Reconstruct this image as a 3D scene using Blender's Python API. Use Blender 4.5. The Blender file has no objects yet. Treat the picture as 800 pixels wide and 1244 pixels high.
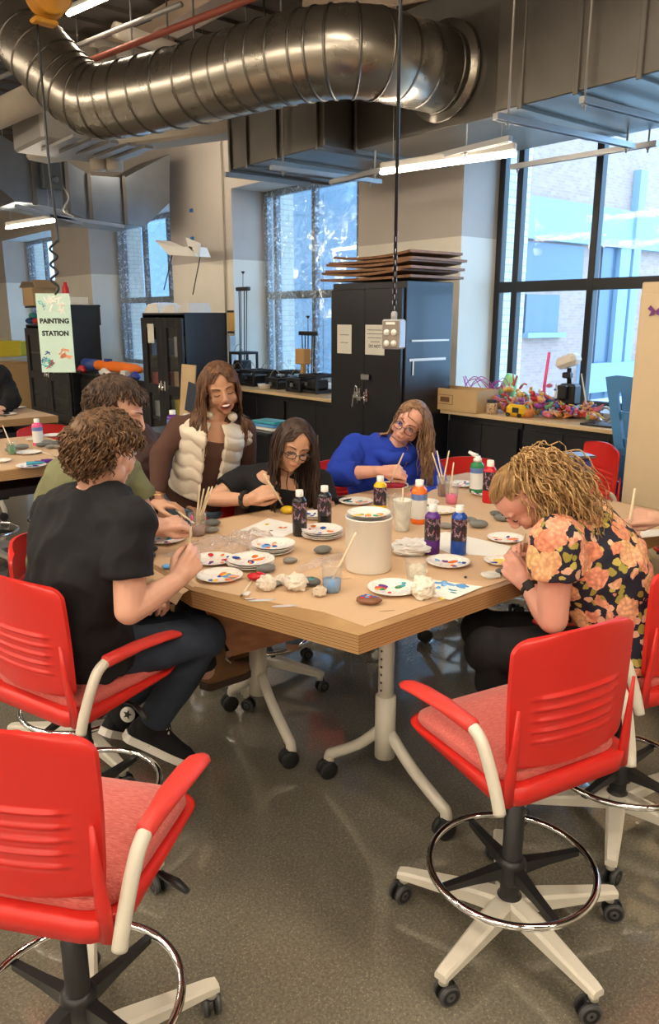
import bpy, bmesh, math, random
from mathutils import Vector as V3, Matrix, Quaternion, noise
random.seed(7)
SC = bpy.context.scene
COL = SC.collection
PI = math.pi
# ---------------------------------------------------------------- camera model (room axes: x to the window wall, y along it)
H = 1.75; F = 935.0; PITCH = math.atan((622 - 385) / F); CP, SP = math.cos(PITCH), math.sin(PITCH)
AZ = math.atan2(.637, .770); CA, SA = math.cos(AZ), math.sin(AZ)
def _ray(px, py):
    a, b = px - 400.0, 622.0 - py
    X, Y, Z = a, F * CP + b * SP, b * CP - F * SP
    return V3((X * CA + Y * SA, -X * SA + Y * CA, Z)), Y
def PZ(px, py, z):
    r, Y = _ray(px, py); k = (z - H) / r.z
    return V3((r.x * k, r.y * k, z))
def PD(px, py, D):
    r, Y = _ray(px, py); k = D / Y
    return V3((r.x * k, r.y * k, H + r.z * k))
def PX(px, py, x):
    r, Y = _ray(px, py); k = x / r.x
    return V3((x, r.y * k, H + r.z * k))
def PY(px, py, y):
    r, Y = _ray(px, py); k = y / r.y
    return V3((r.x * k, y, H + r.z * k))
def cdir(X, Y, Z=0.0):
    """direction given as (right of view, away from view, up)"""
    return V3((X * CA + Y * SA, -X * SA + Y * CA, Z)).normalized()
# ---------------------------------------------------------------- materials
def _nt(name):
    m = bpy.data.materials.new(name); m.use_nodes = True
    nt = m.node_tree; b = nt.nodes['Principled BSDF']
    return m, nt, b
def mat(name, col, rough=.5, metal=0., var=.06, vs=12., bump=0., bs=60., coat=0., sheen=0., emit=None, es=0., trans=0., spec=.5, alpha=1., stretch=None):
    m, nt, b = _nt(name)
    N, L = nt.nodes, nt.links
    c = (*col, 1) if len(col) == 3 else col
    b.inputs['Roughness'].default_value = rough; b.inputs['Metallic'].default_value = metal
    b.inputs['Specular IOR Level'].default_value = spec
    if coat: b.inputs['Coat Weight'].default_value = coat; b.inputs['Coat Roughness'].default_value = .08
    if sheen: b.inputs['Sheen Weight'].default_value = sheen
    if trans: b.inputs['Transmission Weight'].default_value = trans
    if alpha < 1: b.inputs['Alpha'].default_value = alpha
    if emit: b.inputs['Emission Color'].default_value = (*emit, 1); b.inputs['Emission Strength'].default_value = es
    tc = N.new('ShaderNodeTexCoord'); src = tc.outputs['Object']
    if stretch:
        mp = N.new('ShaderNodeMapping'); mp.inputs['Scale'].default_value = stretch; L.new(src, mp.inputs[0]); src = mp.outputs[0]
    nz = N.new('ShaderNodeTexNoise'); nz.inputs['Scale'].default_value = vs; nz.inputs['Detail'].default_value = 4
    L.new(src, nz.inputs['Vector'])
    mx = N.new('ShaderNodeMix'); mx.data_type = 'RGBA'
    mx.inputs[6].default_value = tuple(max(0, v * (1 - var)) for v in c[:3]) + (1,)
    mx.inputs[7].default_value = tuple(min(1, v * (1 + var)) for v in c[:3]) + (1,)
    L.new(nz.outputs[0], mx.inputs[0]); L.new(mx.outputs[2], b.inputs['Base Color'])
    if bump:
        n2 = N.new('ShaderNodeTexNoise'); n2.inputs['Scale'].default_value = bs; n2.inputs['Detail'].default_value = 3
        L.new(src, n2.inputs['Vector'])
        bp = N.new('ShaderNodeBump'); bp.inputs['Strength'].default_value = bump; bp.inputs['Distance'].default_value = .01
        L.new(n2.outputs[0], bp.inputs['Height']); L.new(bp.outputs[0], b.inputs['Normal'])
    return m
def ramp_mat(name, tex, scale, stops, rough=.5, metal=0., stretch=(1, 1, 1), bump=0., detail=4, distort=0., const=False, rot=(0, 0, 0), coat=0.):
    m, nt, b = _nt(name); N, L = nt.nodes, nt.links
    b.inputs['Roughness'].default_value = rough; b.inputs['Metallic'].default_value = metal
    if coat: b.inputs['Coat Weight'].default_value = coat
    tc = N.new('ShaderNodeTexCoord'); mp = N.new('ShaderNodeMapping')
    mp.inputs['Scale'].default_value = stretch; mp.inputs['Rotation'].default_value = rot
    L.new(tc.outputs['Object'], mp.inputs[0])
    if tex == 'noise':
        t = N.new('ShaderNodeTexNoise'); t.inputs['Scale'].default_value = scale; t.inputs['Detail'].default_value = detail; t.inputs['Distortion'].default_value = distort
    elif tex == 'voronoi':
        t = N.new('ShaderNodeTexVoronoi'); t.inputs['Scale'].default_value = scale
    else:
        t = N.new('ShaderNodeTexWave'); t.inputs['Scale'].default_value = scale; t.inputs['Distortion'].default_value = distort; t.inputs['Detail'].default_value = detail
        if tex == 'wavez': t.bands_direction = 'Z'
        if tex == 'wavey': t.bands_direction = 'Y'
    L.new(mp.outputs[0], t.inputs['Vector'])
    r = N.new('ShaderNodeValToRGB'); cr = r.color_ramp
    if const: cr.interpolation = 'CONSTANT'
    while len(cr.elements) < len(stops): cr.elements.new(.5)
    for e, (p, c) in zip(cr.elements, stops): e.position = p; e.color = (*c, 1)
    L.new(t.outputs[0], r.inputs[0]); L.new(r.outputs[0], b.inputs['Base Color'])
    if bump:
        bp = N.new('ShaderNodeBump'); bp.inputs['Strength'].default_value = bump; bp.inputs['Distance'].default_value = .01
        L.new(t.outputs[0], bp.inputs['Height']); L.new(bp.outputs[0], b.inputs['Normal'])
    return m
def glass_mat(name, tint=(1, 1, 1), rough=.02, refl=.12, cloudy=0., ccol=(1, 1, 1), nscale=8., fres=.8):
    """thin clear sheet: see-through, a little glossy, optional milky film"""
    m = bpy.data.materials.new(name); m.use_nodes = True; nt = m.node_tree; N, L = nt.nodes, nt.links
    for n in list(N): N.remove(n)
    out = N.new('ShaderNodeOutputMaterial'); tr = N.new('ShaderNodeBsdfTransparent'); tr.inputs[0].default_value = (*tint, 1)
    gl = N.new('ShaderNodeBsdfGlossy'); gl.inputs['Roughness'].default_value = rough
    fr = N.new('ShaderNodeFresnel'); fr.inputs[0].default_value = 1.45
    ml = N.new('ShaderNodeMath'); ml.operation = 'MULTIPLY_ADD'; ml.inputs[1].default_value = fres; ml.inputs[2].default_value = refl * .3
    L.new(fr.outputs[0], ml.inputs[0])
    mx = N.new('ShaderNodeMixShader'); L.new(ml.outputs[0], mx.inputs[0]); L.new(tr.outputs[0], mx.inputs[1]); L.new(gl.outputs[0], mx.inputs[2])
    last = mx
    tc = N.new('ShaderNodeTexCoord'); nz = N.new('ShaderNodeTexNoise'); nz.inputs['Scale'].default_value = nscale; nz.inputs['Detail'].default_value = 5; nz.inputs['Distortion'].default_value = 1.2
    L.new(tc.outputs['Object'], nz.inputs['Vector'])
    if cloudy:
        df = N.new('ShaderNodeBsdfDiffuse'); df.inputs[0].default_value = (*ccol, 1)
        m2 = N.new('ShaderNodeMixShader'); mr = N.new('ShaderNodeMath'); mr.operation = 'MULTIPLY'; mr.inputs[1].default_value = cloudy * 2
        L.new(nz.outputs[0], mr.inputs[0]); L.new(mr.outputs[0], m2.inputs[0]); L.new(mx.outputs[0], m2.inputs[1]); L.new(df.outputs[0], m2.inputs[2]); last = m2
    bp = N.new('ShaderNodeBump'); bp.inputs['Strength'].default_value = .4 if cloudy else .02; bp.inputs['Distance'].default_value = .02
    L.new(nz.outputs[0], bp.inputs['Height']); L.new(bp.outputs[0], gl.inputs['Normal'])
    L.new(last.outputs[0], out.inputs[0])
    return m
# ---------------------------------------------------------------- mesh builder
class MB:
    def __init__(s): s.v = []; s.f = []; s.m = []; s.s = []
    def add(s, vs, fs, mi=0, smooth=True):
        o = len(s.v); s.v += [V3(v) for v in vs]
        for f in fs: s.f.append([i + o for i in f]); s.m.append(mi); s.s.append(smooth)
        return s
    def box(s, c, d, bev=0., M=None, mi=0, taper=1.):
        hx, hy, hz = d[0] / 2, d[1] / 2, d[2] / 2; c = V3(c)
        if bev <= 0:
            vs = [V3((x * hx * (taper if z > 0 else 1), y * hy * (taper if z > 0 else 1), z * hz)) for z in (-1, 1) for x, y in ((-1, -1), (1, -1), (1, 1), (-1, 1))]
            fs = [(3, 2, 1, 0), (4, 5, 6, 7), (0, 1, 5, 4), (1, 2, 6, 5), (2, 3, 7, 6), (3, 0, 4, 7)]
        else:
            b = min(bev, hx * .98, hy * .98, hz * .98); vs = []
            cr = [(-1, -1), (1, -1), (1, 1), (-1, 1)]
            def ring(z, i):
                r = []
                for (x, y) in cr:
                    px, py = x * (hx - i * taperf(z)), y * (hy - i * taperf(z)); q = b * .9999 if i == 0 else b * .35
                    t1, t2 = (V3((x * (hx - i - q), y * (hy - i), z)), V3((x * (hx - i), y * (hy - i - q), z)))
                    r += [t1, t2] if x * y < 0 else [t2, t1]
                return r
            taperf = lambda z: 1
            R = [ring(-hz, b * .9), ring(-hz + b, 0), ring(hz - b, 0), ring(hz, b * .9)]
            for q in R: vs += q
            fs = [tuple(range(7, -1, -1)), tuple(range(24, 32))]
            for k in range(3):
                for i in range(8): fs.append((k * 8 + i, k * 8 + (i + 1) % 8, k * 8 + 8 + (i + 1) % 8, k * 8 + 8 + i))
        vs = [c + (M @ v if M else v) for v in vs]
        return s.add(vs, fs, mi, False)
    def tube(s, pts, r, n=12, cap=True, mi=0, smooth=True, flat=1., up=None, close=False):
        pts = [V3(p) for p in pts]; k = len(pts)
        rs = r if isinstance(r, (list, tuple)) else [r] * k
        vs = []; prev = None
        for i, p in enumerate(pts):
            if close: t = pts[(i + 1) % k] - pts[i - 1]
            else: t = pts[min(i + 1, k - 1)] - pts[max(i - 1, 0)]
            if t.length < 1e-9: t = V3((0, 0, 1))
            t.normalize()
            if up is not None: a = V3(up) - t * t.dot(V3(up))
            elif prev is not None: a = prev - t * t.dot(prev)
            else: a = t.orthogonal()
            if a.length < 1e-6: a = t.orthogonal()
            a.normalize(); prev = a; b = t.cross(a)
            for j in range(n):
                th = 2 * PI * j / n
                vs.append(p + a * (math.cos(th) * rs[i] * flat) + b * (math.sin(th) * rs[i]))
        fs = []
        for i in range(k if close else k - 1):
            for j in range(n):
                A = i * n + j; B = i * n + (j + 1) % n; i2 = (i + 1) % k
                fs.append((A, B, i2 * n + (j + 1) % n, i2 * n + j))
        if cap and not close: fs.append(tuple(range(n - 1, -1, -1))); fs.append(tuple((k - 1) * n + j for j in range(n)))
        return s.add(vs, fs, mi, smooth)
    def loft(s, rings, cap=True, mi=0, smooth=True, close=False):
        n = len(rings[0]); vs = [p for r in rings for p in r]; k = len(rings); fs = []
        for i in range(k if close else k - 1):
            i2 = (i + 1) % k
            for j in range(n): fs.append((i * n + j, i * n + (j + 1) % n, i2 * n + (j + 1) % n, i2 * n + j))
        if cap and not close: fs.append(tuple(range(n - 1, -1, -1))); fs.append(tuple((k - 1) * n + j for j in range(n)))
        return s.add(vs, fs, mi, smooth)
    def lathe(s, prof, n=24, M=None, c=(0, 0, 0), mi=0, smooth=True, cap=True):
        c = V3(c); rings = []
        for r, z in prof:
            q = [V3((r * math.cos(2 * PI * j / n), r * math.sin(2 * PI * j / n), z)) for j in range(n)]
            rings.append([c + (M @ v if M else v) for v in q])
        return s.loft(rings, cap, mi, smooth)
    def ell(s, c, r, M=None, n=16, k=10, mi=0):
        c = V3(c); rings = []
        for i in range(k + 1):
            a = -PI / 2 + PI * i / k; a = max(-PI / 2 + .02, min(PI / 2 - .02, a))
            q = [V3((r[0] * math.cos(a) * math.cos(2 * PI * j / n), r[1] * math.cos(a) * math.sin(2 * PI * j / n), r[2] * math.sin(a))) for j in range(n)]
            rings.append([c + (M @ v if M else v) for v in q])
        return s.loft(rings, True, mi, True)
    def prism(s, pts, h, M=None, c=(0, 0, 0), mi=0):
        """2D outline (x,y) extruded along z from 0 to h"""
        c = V3(c); n = len(pts); area = sum(pts[i][0] * pts[(i + 1) % n][1] - pts[(i + 1) % n][0] * pts[i][1] for i in range(n))
        if area < 0: pts = pts[::-1]
        vs = [V3((x, y, 0)) for x, y in pts] + [V3((x, y, h)) for x, y in pts]
        if h < 0: vs = vs[n:] + vs[:n]
        vs = [c + (M @ v if M else v) for v in vs]
        fs = [tuple(range(n - 1, -1, -1)), tuple(range(n, 2 * n))] + [(i, (i + 1) % n, n + (i + 1) % n, n + i) for i in range(n)]
        return s.add(vs, fs, mi, False)
    def cap(s, p, q, r1, r2, n=12):
        """tapered capsule"""
        p, q = V3(p), V3(q); t = (q - p).normalized() if (q - p).length > 1e-6 else V3((0, 0, 1))
        P = []; R = []
        for k in range(4): a = PI / 2 * (1 - k / 4); P.append(p - t * r1 * math.sin(a)); R.append(max(.0008, r1 * math.cos(a)))
        P.append(p); R.append(r1); P.append(q); R.append(r2)
        for k in range(1, 5): a = PI / 2 * k / 4; P.append(q + t * r2 * math.sin(a)); R.append(max(.0008, r2 * math.cos(a)))
        return s.tube(P, R, n)
    def build(s, name, mats, parent=None, fix=False):
        me = bpy.data.meshes.new(name); off = V3((0, 0, 0))
        if parent is not None:
            p = parent
            while p is not None: off = off + p.location; p = p.parent
        me.from_pydata([tuple(v - off) for v in s.v], [], s.f)
        if not isinstance(mats, (list, tuple)): mats = [mats]
        for m in mats: me.materials.append(m)
        me.polygons.foreach_set('material_index', s.m); me.polygons.foreach_set('use_smooth', s.s)
        me.update()
        if fix:
            bm = bmesh.new(); bm.from_mesh(me); bmesh.ops.recalc_face_normals(bm, faces=bm.faces); bm.to_mesh(me); bm.free()
        o = bpy.data.objects.new(name, me); COL.objects.link(o)
        if parent is not None: o.parent = parent
        return o
def remesh(o, voxel=.006, smooth=3, wr=0., ws=9., wdir=None, seed=0., mids=None):
    m = o.modifiers.new('r', 'REMESH'); m.mode = 'VOXEL'; m.voxel_size = voxel
    if smooth: q = o.modifiers.new('s', 'SMOOTH'); q.iterations = smooth; q.factor = .5
    dg = bpy.context.evaluated_depsgraph_get(); ev = o.evaluated_get(dg)
    me = bpy.data.meshes.new_from_object(ev); old = o.data; mts = list(old.materials)
    o.modifiers.clear(); o.data = me; me.name = old.name; bpy.data.meshes.remove(old)
    me.materials.clear()
    for t in mts: me.materials.append(t)
    n = len(me.polygons)
    if wr:
        ns = [v.normal.copy() for v in me.vertices]
        sv = V3((seed, seed * 1.7, -seed))
        for v, nn in zip(me.vertices, ns):
            p = v.co * ws + sv
            if wdir is not None: p = p + V3(wdir) * (v.co.dot(V3(wdir)) * ws * -.6)
            w = 1 - abs(noise.noise(p)) * 2.2; w2 = noise.noise(p * 2.7)
            v.co += nn * wr * (max(-.4, w) * .8 + w2 * .4 - .35)
    me.polygons.foreach_set('use_smooth', [True] * n)
    me.polygons.foreach_set('material_index', [0] * n)
    me.update()
    return o
def tag(o, label=None, cat=None, group=None, kind=None):
    if label: o['label'] = label
    if cat: o['category'] = cat
    if group: o['group'] = group
    if kind: o['kind'] = kind
    return o
def thing(name, label, cat, loc=(0, 0, 0), rz=0., group=None):
    o = bpy.data.objects.new(name, None); COL.objects.link(o); o.empty_display_size = .1
    o.location = loc; o.rotation_euler = (0, 0, rz)
    return tag(o, label, cat, group)
def copy_tree(o, parent=None):
    c = o.copy(); COL.objects.link(c)
    if parent is not None: c.parent = parent
    for ch in list(o.children): copy_tree(ch, c)
    return c
def struct(mb, name, m, fix=False):
    return tag(mb.build(name, m, fix=fix), kind='structure')
def cat_rom(pts, n=6, close=False):
    pts = [V3(p) for p in pts]; out = []; k = len(pts)
    rng = range(k) if close else range(k - 1)
    for i in rng:
        if close: a, b, c, d = pts[i - 1], pts[i], pts[(i + 1) % k], pts[(i + 2) % k]
        else: a, b, c, d = pts[max(i - 1, 0)], pts[i], pts[i + 1], pts[min(i + 2, k - 1)]
        for j in range(n):
            t = j / n
            out.append(.5 * ((2 * b) + (c - a) * t + (2 * a - 5 * b + 4 * c - d) * t * t + (3 * b - a - 3 * c + d) * t ** 3))
    if not close: out.append(pts[-1])
    return out
def frame(z, y=None):
    """matrix with local z along z and local y near y"""
    z = V3(z).normalized(); y = V3(y) if y is not None else z.orthogonal()
    y = (y - z * z.dot(y)).normalized(); x = y.cross(z)
    return Matrix((x, y, z)).transposed()
def text_mesh(txt, size, M, c, name, m, parent, depth=.0006, align='CENTER', bold=0.):
    cu = bpy.data.curves.new(name, 'FONT'); cu.body = txt; cu.size = size; cu.align_x = align; cu.extrude = depth; cu.offset = bold; cu.resolution_u = 3
    to = bpy.data.objects.new(name, cu); COL.objects.link(to)
    dg = bpy.context.evaluated_depsgraph_get(); me = bpy.data.meshes.new_from_object(to.evaluated_get(dg))
    COL.objects.unlink(to); bpy.data.objects.remove(to)
    mb = MB(); mb.add([V3(c) + M @ v.co for v in me.vertices], [tuple(p.vertices) for p in me.polygons], 0, False)
    bpy.data.meshes.remove(me)
    return mb.build(name, m, parent)
# ================================================================ materials
M = {}
M['floor'] = None
def floor_mat():
    m, nt, b = _nt('polished_concrete'); N, L = nt.nodes, nt.links
    tc = N.new('ShaderNodeTexCoord')
    n1 = N.new('ShaderNodeTexNoise'); n1.inputs['Scale'].default_value = .9; n1.inputs['Detail'].default_value = 6
    n2 = N.new('ShaderNodeTexVoronoi'); n2.inputs['Scale'].default_value = 130
    n3 = N.new('ShaderNodeTexNoise'); n3.inputs['Scale'].default_value = 110; n3.inputs['Detail'].default_value = 5
    for n in (n1, n2, n3): L.new(tc.outputs['Object'], n.inputs['Vector'])
    r1 = N.new('ShaderNodeValToRGB'); r1.color_ramp.elements[0].position = .3; r1.color_ramp.elements[1].position = .7
    r1.color_ramp.elements[0].color = (.135, .122, .095, 1); r1.color_ramp.elements[1].color = (.215, .197, .155, 1)
    L.new(n1.outputs[0], r1.inputs[0])
    r2 = N.new('ShaderNodeValToRGB'); r2.color_ramp.elements[0].position = .35; r2.color_ramp.elements[1].position = .68
    r2.color_ramp.elements[0].color = (.74, .74, .74, 1); r2.color_ramp.elements[1].color = (1.3, 1.28, 1.22, 1)
    L.new(n3.outputs[0], r2.inputs[0])
    r3 = N.new('ShaderNodeValToRGB'); r3.color_ramp.elements[0].position = .0; r3.color_ramp.elements[1].position = .30
    r3.color_ramp.elements[0].color = (2.6, 2.5, 2.2, 1); r3.color_ramp.elements[1].color = (1, 1, 1, 1)
    L.new(n2.outputs[0], r3.inputs[0])
    a = N.new('ShaderNodeMix'); a.data_type = 'RGBA'; a.blend_type = 'MULTIPLY'; a.inputs[0].default_value = .8
    L.new(r1.outputs[0], a.inputs[6]); L.new(r2.outputs[0], a.inputs[7])
    c = N.new('ShaderNodeMix'); c.data_type = 'RGBA'; c.blend_type = 'MULTIPLY'; c.inputs[0].default_value = .9
    L.new(a.outputs[2], c.inputs[6]); L.new(r3.outputs[0], c.inputs[7]); L.new(c.outputs[2], b.inputs['Base Color'])
    rr = N.new('ShaderNodeMapRange'); rr.inputs[3].default_value = .04; rr.inputs[4].default_value = .24
    L.new(n1.outputs[0], rr.inputs[0]); L.new(rr.outputs[0], b.inputs['Roughness'])
    bp = N.new('ShaderNodeBump'); bp.inputs['Strength'].default_value = .02; bp.inputs['Distance'].default_value = .002
    L.new(n3.outputs[0], bp.inputs['Height']); L.new(bp.outputs[0], b.inputs['Normal'])
    b.inputs['Coat Weight'].default_value = .9; b.inputs['Coat IOR'].default_value = 1.75; b.inputs['Coat Roughness'].default_value = .06
    return m
def paint_mat(name, lo, hi, z):
    m, nt, b = _nt(name); N, L = nt.nodes, nt.links
    tc = N.new('ShaderNodeTexCoord'); sp = N.new('ShaderNodeSeparateXYZ'); L.new(tc.outputs['Object'], sp.inputs[0])
    g = N.new('ShaderNodeMath'); g.operation = 'GREATER_THAN'; g.inputs[1].default_value = z; L.new(sp.outputs[2], g.inputs[0])
    nz = N.new('ShaderNodeTexNoise'); nz.inputs['Scale'].default_value = 2.5; L.new(tc.outputs['Object'], nz.inputs['Vector'])
    mx = N.new('ShaderNodeMix'); mx.data_type = 'RGBA'; mx.inputs[6].default_value = (*lo, 1); mx.inputs[7].default_value = (*hi, 1); L.new(g.outputs[0], mx.inputs[0])
    m2 = N.new('ShaderNodeMix'); m2.data_type = 'RGBA'; m2.blend_type = 'MULTIPLY'; m2.inputs[0].default_value = .12
    L.new(mx.outputs[2], m2.inputs[6]); L.new(nz.outputs[0], m2.inputs[7]); L.new(m2.outputs[2], b.inputs['Base Color'])
    b.inputs['Roughness'].default_value = .7
    return m
def brick_mat(name, c1, c2, mortar, scale, rot=(PI / 2, 0, 0)):
    m, nt, b = _nt(name); N, L = nt.nodes, nt.links
    tc = N.new('ShaderNodeTexCoord'); mp = N.new('ShaderNodeMapping'); mp.inputs['Rotation'].default_value = rot
    L.new(tc.outputs['Object'], mp.inputs[0])
    br = N.new('ShaderNodeTexBrick'); br.inputs['Scale'].default_value = scale
    br.inputs['Color1'].default_value = (*c1, 1); br.inputs['Color2'].default_value = (*c2, 1); br.inputs['Mortar'].default_value = (*mortar, 1)
    br.inputs['Mortar Size'].default_value = .012; br.inputs['Brick Width'].default_value = .5; br.inputs['Row Height'].default_value = .2
    L.new(mp.outputs[0], br.inputs['Vector']); L.new(br.outputs[0], b.inputs['Base Color']); b.inputs['Roughness'].default_value = .85
    return m
def duct_mat(name, col, rough=.3):
    m, nt, b = _nt(name); N, L = nt.nodes, nt.links
    b.inputs['Metallic'].default_value = .92
    tc = N.new('ShaderNodeTexCoord'); nz = N.new('ShaderNodeTexNoise'); nz.inputs['Scale'].default_value = 3; nz.inputs['Detail'].default_value = 3
    vo = N.new('ShaderNodeTexVoronoi'); vo.inputs['Scale'].default_value = 45
    for q in (nz, vo): L.new(tc.outputs['Object'], q.inputs['Vector'])
    mx = N.new('ShaderNodeMix'); mx.data_type = 'RGBA'; mx.inputs[6].default_value = tuple(v * .75 for v in col) + (1,); mx.inputs[7].default_value = tuple(min(1, v * 1.15) for v in col) + (1,)
    L.new(nz.outputs[0], mx.inputs[0]); L.new(mx.outputs[2], b.inputs['Base Color'])
    rr = N.new('ShaderNodeMapRange'); rr.inputs[3].default_value = rough - .04; rr.inputs[4].default_value = rough + .08
    L.new(nz.outputs[0], rr.inputs[0]); L.new(rr.outputs[0], b.inputs['Roughness'])
    bp = N.new('ShaderNodeBump'); bp.inputs['Strength'].default_value = .035; bp.inputs['Distance'].default_value = .03
    L.new(nz.outputs[0], bp.inputs['Height']); L.new(bp.outputs[0], b.inputs['Normal'])
    return m
M['floor'] = floor_mat()
M['wall'] = paint_mat('two_tone_wall_paint', (.86, .80, .68), (.56, .50, .44), 2.56)
M['ceil'] = mat('ceiling_deck', (.085, .065, .05), .8, var=.3, vs=2)
M['beam'] = mat('beige_beam_paint', (.34, .25, .18), .6)
M['dark'] = mat('dark_room_paint', (.12, .11, .10), .8)
M['brick_white'] = brick_mat('pale_glazed_brick', (.72, .66, .54), (.62, .56, .46), (.35, .33, .3), 2.6)
M['brick_pink'] = brick_mat('pale_pink_brick', (.37, .235, .18), (.31, .19, .15), (.34, .26, .22), 3.)
M['concrete_blue'] = mat('painted_concrete', (.24, .31, .36), .8)
M['ext_glass'] = mat('dark_window_glass', (.07, .10, .14), .25)
M['frame_black'] = mat('black_window_frame', (.018, .017, .016), .45)
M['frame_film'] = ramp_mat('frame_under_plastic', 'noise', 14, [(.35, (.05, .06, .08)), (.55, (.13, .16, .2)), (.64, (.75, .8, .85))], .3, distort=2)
M['glass'] = glass_mat('window_glass', (.95, .98, 1), refl=0, fres=.35)
M['film'] = glass_mat('crinkled_plastic_film', (.92, .97, 1), .10, .0, .05, (.8, .93, 1), 6, fres=.30)
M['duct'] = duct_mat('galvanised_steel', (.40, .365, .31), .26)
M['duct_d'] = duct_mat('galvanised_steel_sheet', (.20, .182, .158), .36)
M['strut'] = mat('zinc_strut', (.42, .42, .42), .4, .8)
M['pipe_white'] = mat('insulated_pipe_wrap', (.48, .42, .34), .7)
M['pipe_red'] = mat('red_sprinkler_pipe', (.32, .07, .04), .5)
M['pipe_grey'] = mat('grey_conduit', (.42, .40, .37), .45, .5)
M['black'] = mat('black_plastic', (.012, .012, .013), .4)
M['rubber'] = mat('black_rubber', (.010, .010, .010), .6)
M['cab'] = mat('black_enamel_steel', (.010, .010, .013), .30, coat=.15)
M['rim'] = mat('grey_caster_rim', (.06, .06, .062), .45)
M['chrome'] = mat('chrome', (.8, .8, .8), .08, 1., var=.02)
M['steel'] = mat('brushed_steel', (.5, .5, .5), .3, 1.)
M['lamp'] = mat('lit_led_lens', (1, 1, 1), .5, emit=(1, .86, .68), es=38)
M['lamp_body'] = mat('white_fixture_metal', (.75, .72, .66), .5)
M['red'] = mat('red_plastic', (.60, .020, .014), .38, var=.03, bump=.04, bs=400)
M['redpad'] = mat('red_soft_plastic', (.68, .045, .035), .45, var=.03)
def fabric_mat():
    m, nt, b = _nt('red_seat_fabric'); N, L = nt.nodes, nt.links
    tc = N.new('ShaderNodeTexCoord'); w = N.new('ShaderNodeTexWave'); w.inputs['Scale'].default_value = 70; w.inputs['Distortion'].default_value = 1.2; w.inputs['Detail'].default_value = 2; w.bands_direction = 'Y'
    nz = N.new('ShaderNodeTexNoise'); nz.inputs['Scale'].default_value = 320
    mp = N.new('ShaderNodeMapping'); mp.inputs['Scale'].default_value = (.18, 1, 1); L.new(tc.outputs['Object'], mp.inputs[0]); L.new(mp.outputs[0], nz.inputs['Vector']); L.new(tc.outputs['Object'], w.inputs['Vector'])
    r = N.new('ShaderNodeValToRGB'); r.color_ramp.elements[0].color = (.50, .075, .06, 1); r.color_ramp.elements[1].color = (.66, .17, .14, 1); r.color_ramp.elements[0].position = .35; r.color_ramp.elements[1].position = .7
    L.new(nz.outputs[0], r.inputs[0]); L.new(r.outputs[0], b.inputs['Base Color']); b.inputs['Roughness'].default_value = .8; b.inputs['Sheen Weight'].default_value = .2
    bp = N.new('ShaderNodeBump'); bp.inputs['Strength'].default_value = .3; bp.inputs['Distance'].default_value = .002; L.new(w.outputs[0], bp.inputs['Height']); L.new(bp.outputs[0], b.inputs['Normal'])
    return m
M['cushion'] = fabric_mat()
M['cream'] = mat('cream_powder_coat', (.66, .62, .52), .42, var=.03)
M['ply'] = ramp_mat('plywood_edge', 'wavez', 34, [(.0, (.20, .10, .035)), (.4, (.42, .25, .10)), (.62, (.56, .36, .16)), (1, (.30, .16, .06))], .5, stretch=(.12, .12, 1), distort=1.1)
M['kraft'] = mat('kraft_paper', (.60, .405, .245), .75, var=.08, vs=3, bump=.05, bs=8)
M['wood_red'] = ramp_mat('reddish_wood', 'noise', 5, [(.3, (.20, .075, .03)), (.7, (.30, .125, .05))], .4, stretch=(1, 8, 8))
M['maple'] = ramp_mat('maple_top', 'noise', 4, [(.3, (.62, .43, .22)), (.7, (.74, .54, .30))], .4, stretch=(6, .6, 1))
M['card'] = mat('cardboard', (.50, .33, .17), .8)
M['white'] = mat('white_plastic', (.82, .81, .76), .4, var=.02)
M['paper'] = mat('white_paper', (.82, .80, .74), .8, var=.02)
M['paper2'] = mat('printed_notice', (.72, .69, .6), .7)
M['ink'] = mat('grey_print', (.12, .12, .12), .7)
M['blue'] = mat('blue_painted_wood', (.05, .20, .42), .45)
M['tan'] = mat('tan_cabinet_enamel', (.60, .47, .29), .4)
M['grey'] = mat('grey_steel_box', (.45, .46, .47), .4)

# ================================================================ the room
mb = MB(); mb.box((-1.3, 9, -.05), (16.6, 32, .1)); struct(mb, 'floor', M['floor'])
mb = MB(); mb.box((-1.3, 9, 5.35), (16.6, 32, .1))
for i in range(60): mb.box((-1.3, -6.6 + i * .54, 5.28), (16.6, .14, .05))
struct(mb, 'ceiling', M['ceil'])
ZS, ZT, XW, XG = .86, 3.52, 6.4, 7.0
bays = [(1.0, 5.6), (7.2, 9.93), (11.75, 15.0), (16.9, 20.1)]
mb = MB(); ends = [-7.0] + [v for b in bays for v in b] + [25.0]
for i in range(0, len(ends), 2): a, b = ends[i], ends[i + 1]; mb.box(((XW + 7.1) / 2, (a + b) / 2, 2.65), (7.1 - XW, b - a, 5.3))
for a, b in bays:
    mb.box(((XW + 7.1) / 2, (a + b) / 2, ZS / 2), (7.1 - XW, b - a, ZS)); mb.box(((XW + 7.1) / 2, (a + b) / 2, (ZT + 5.3) / 2), (7.1 - XW, b - a, 5.3 - ZT))
struct(mb, 'wall_window', M['wall'])
mb = MB(); mb.box((-1.3, 25.05, 2.65), (16.6, .1, 5.3)); struct(mb, 'wall_far', M['wall'])
mb = MB(); mb.box((-1.3, -7.05, 2.65), (16.6, .1, 5.3)); struct(mb, 'wall_near', M['wall'])
mb = MB(); mb.box((-9.65, 9, 2.65), (.1, 32.2, 5.3)); struct(mb, 'wall_left', M['wall'])
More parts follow.
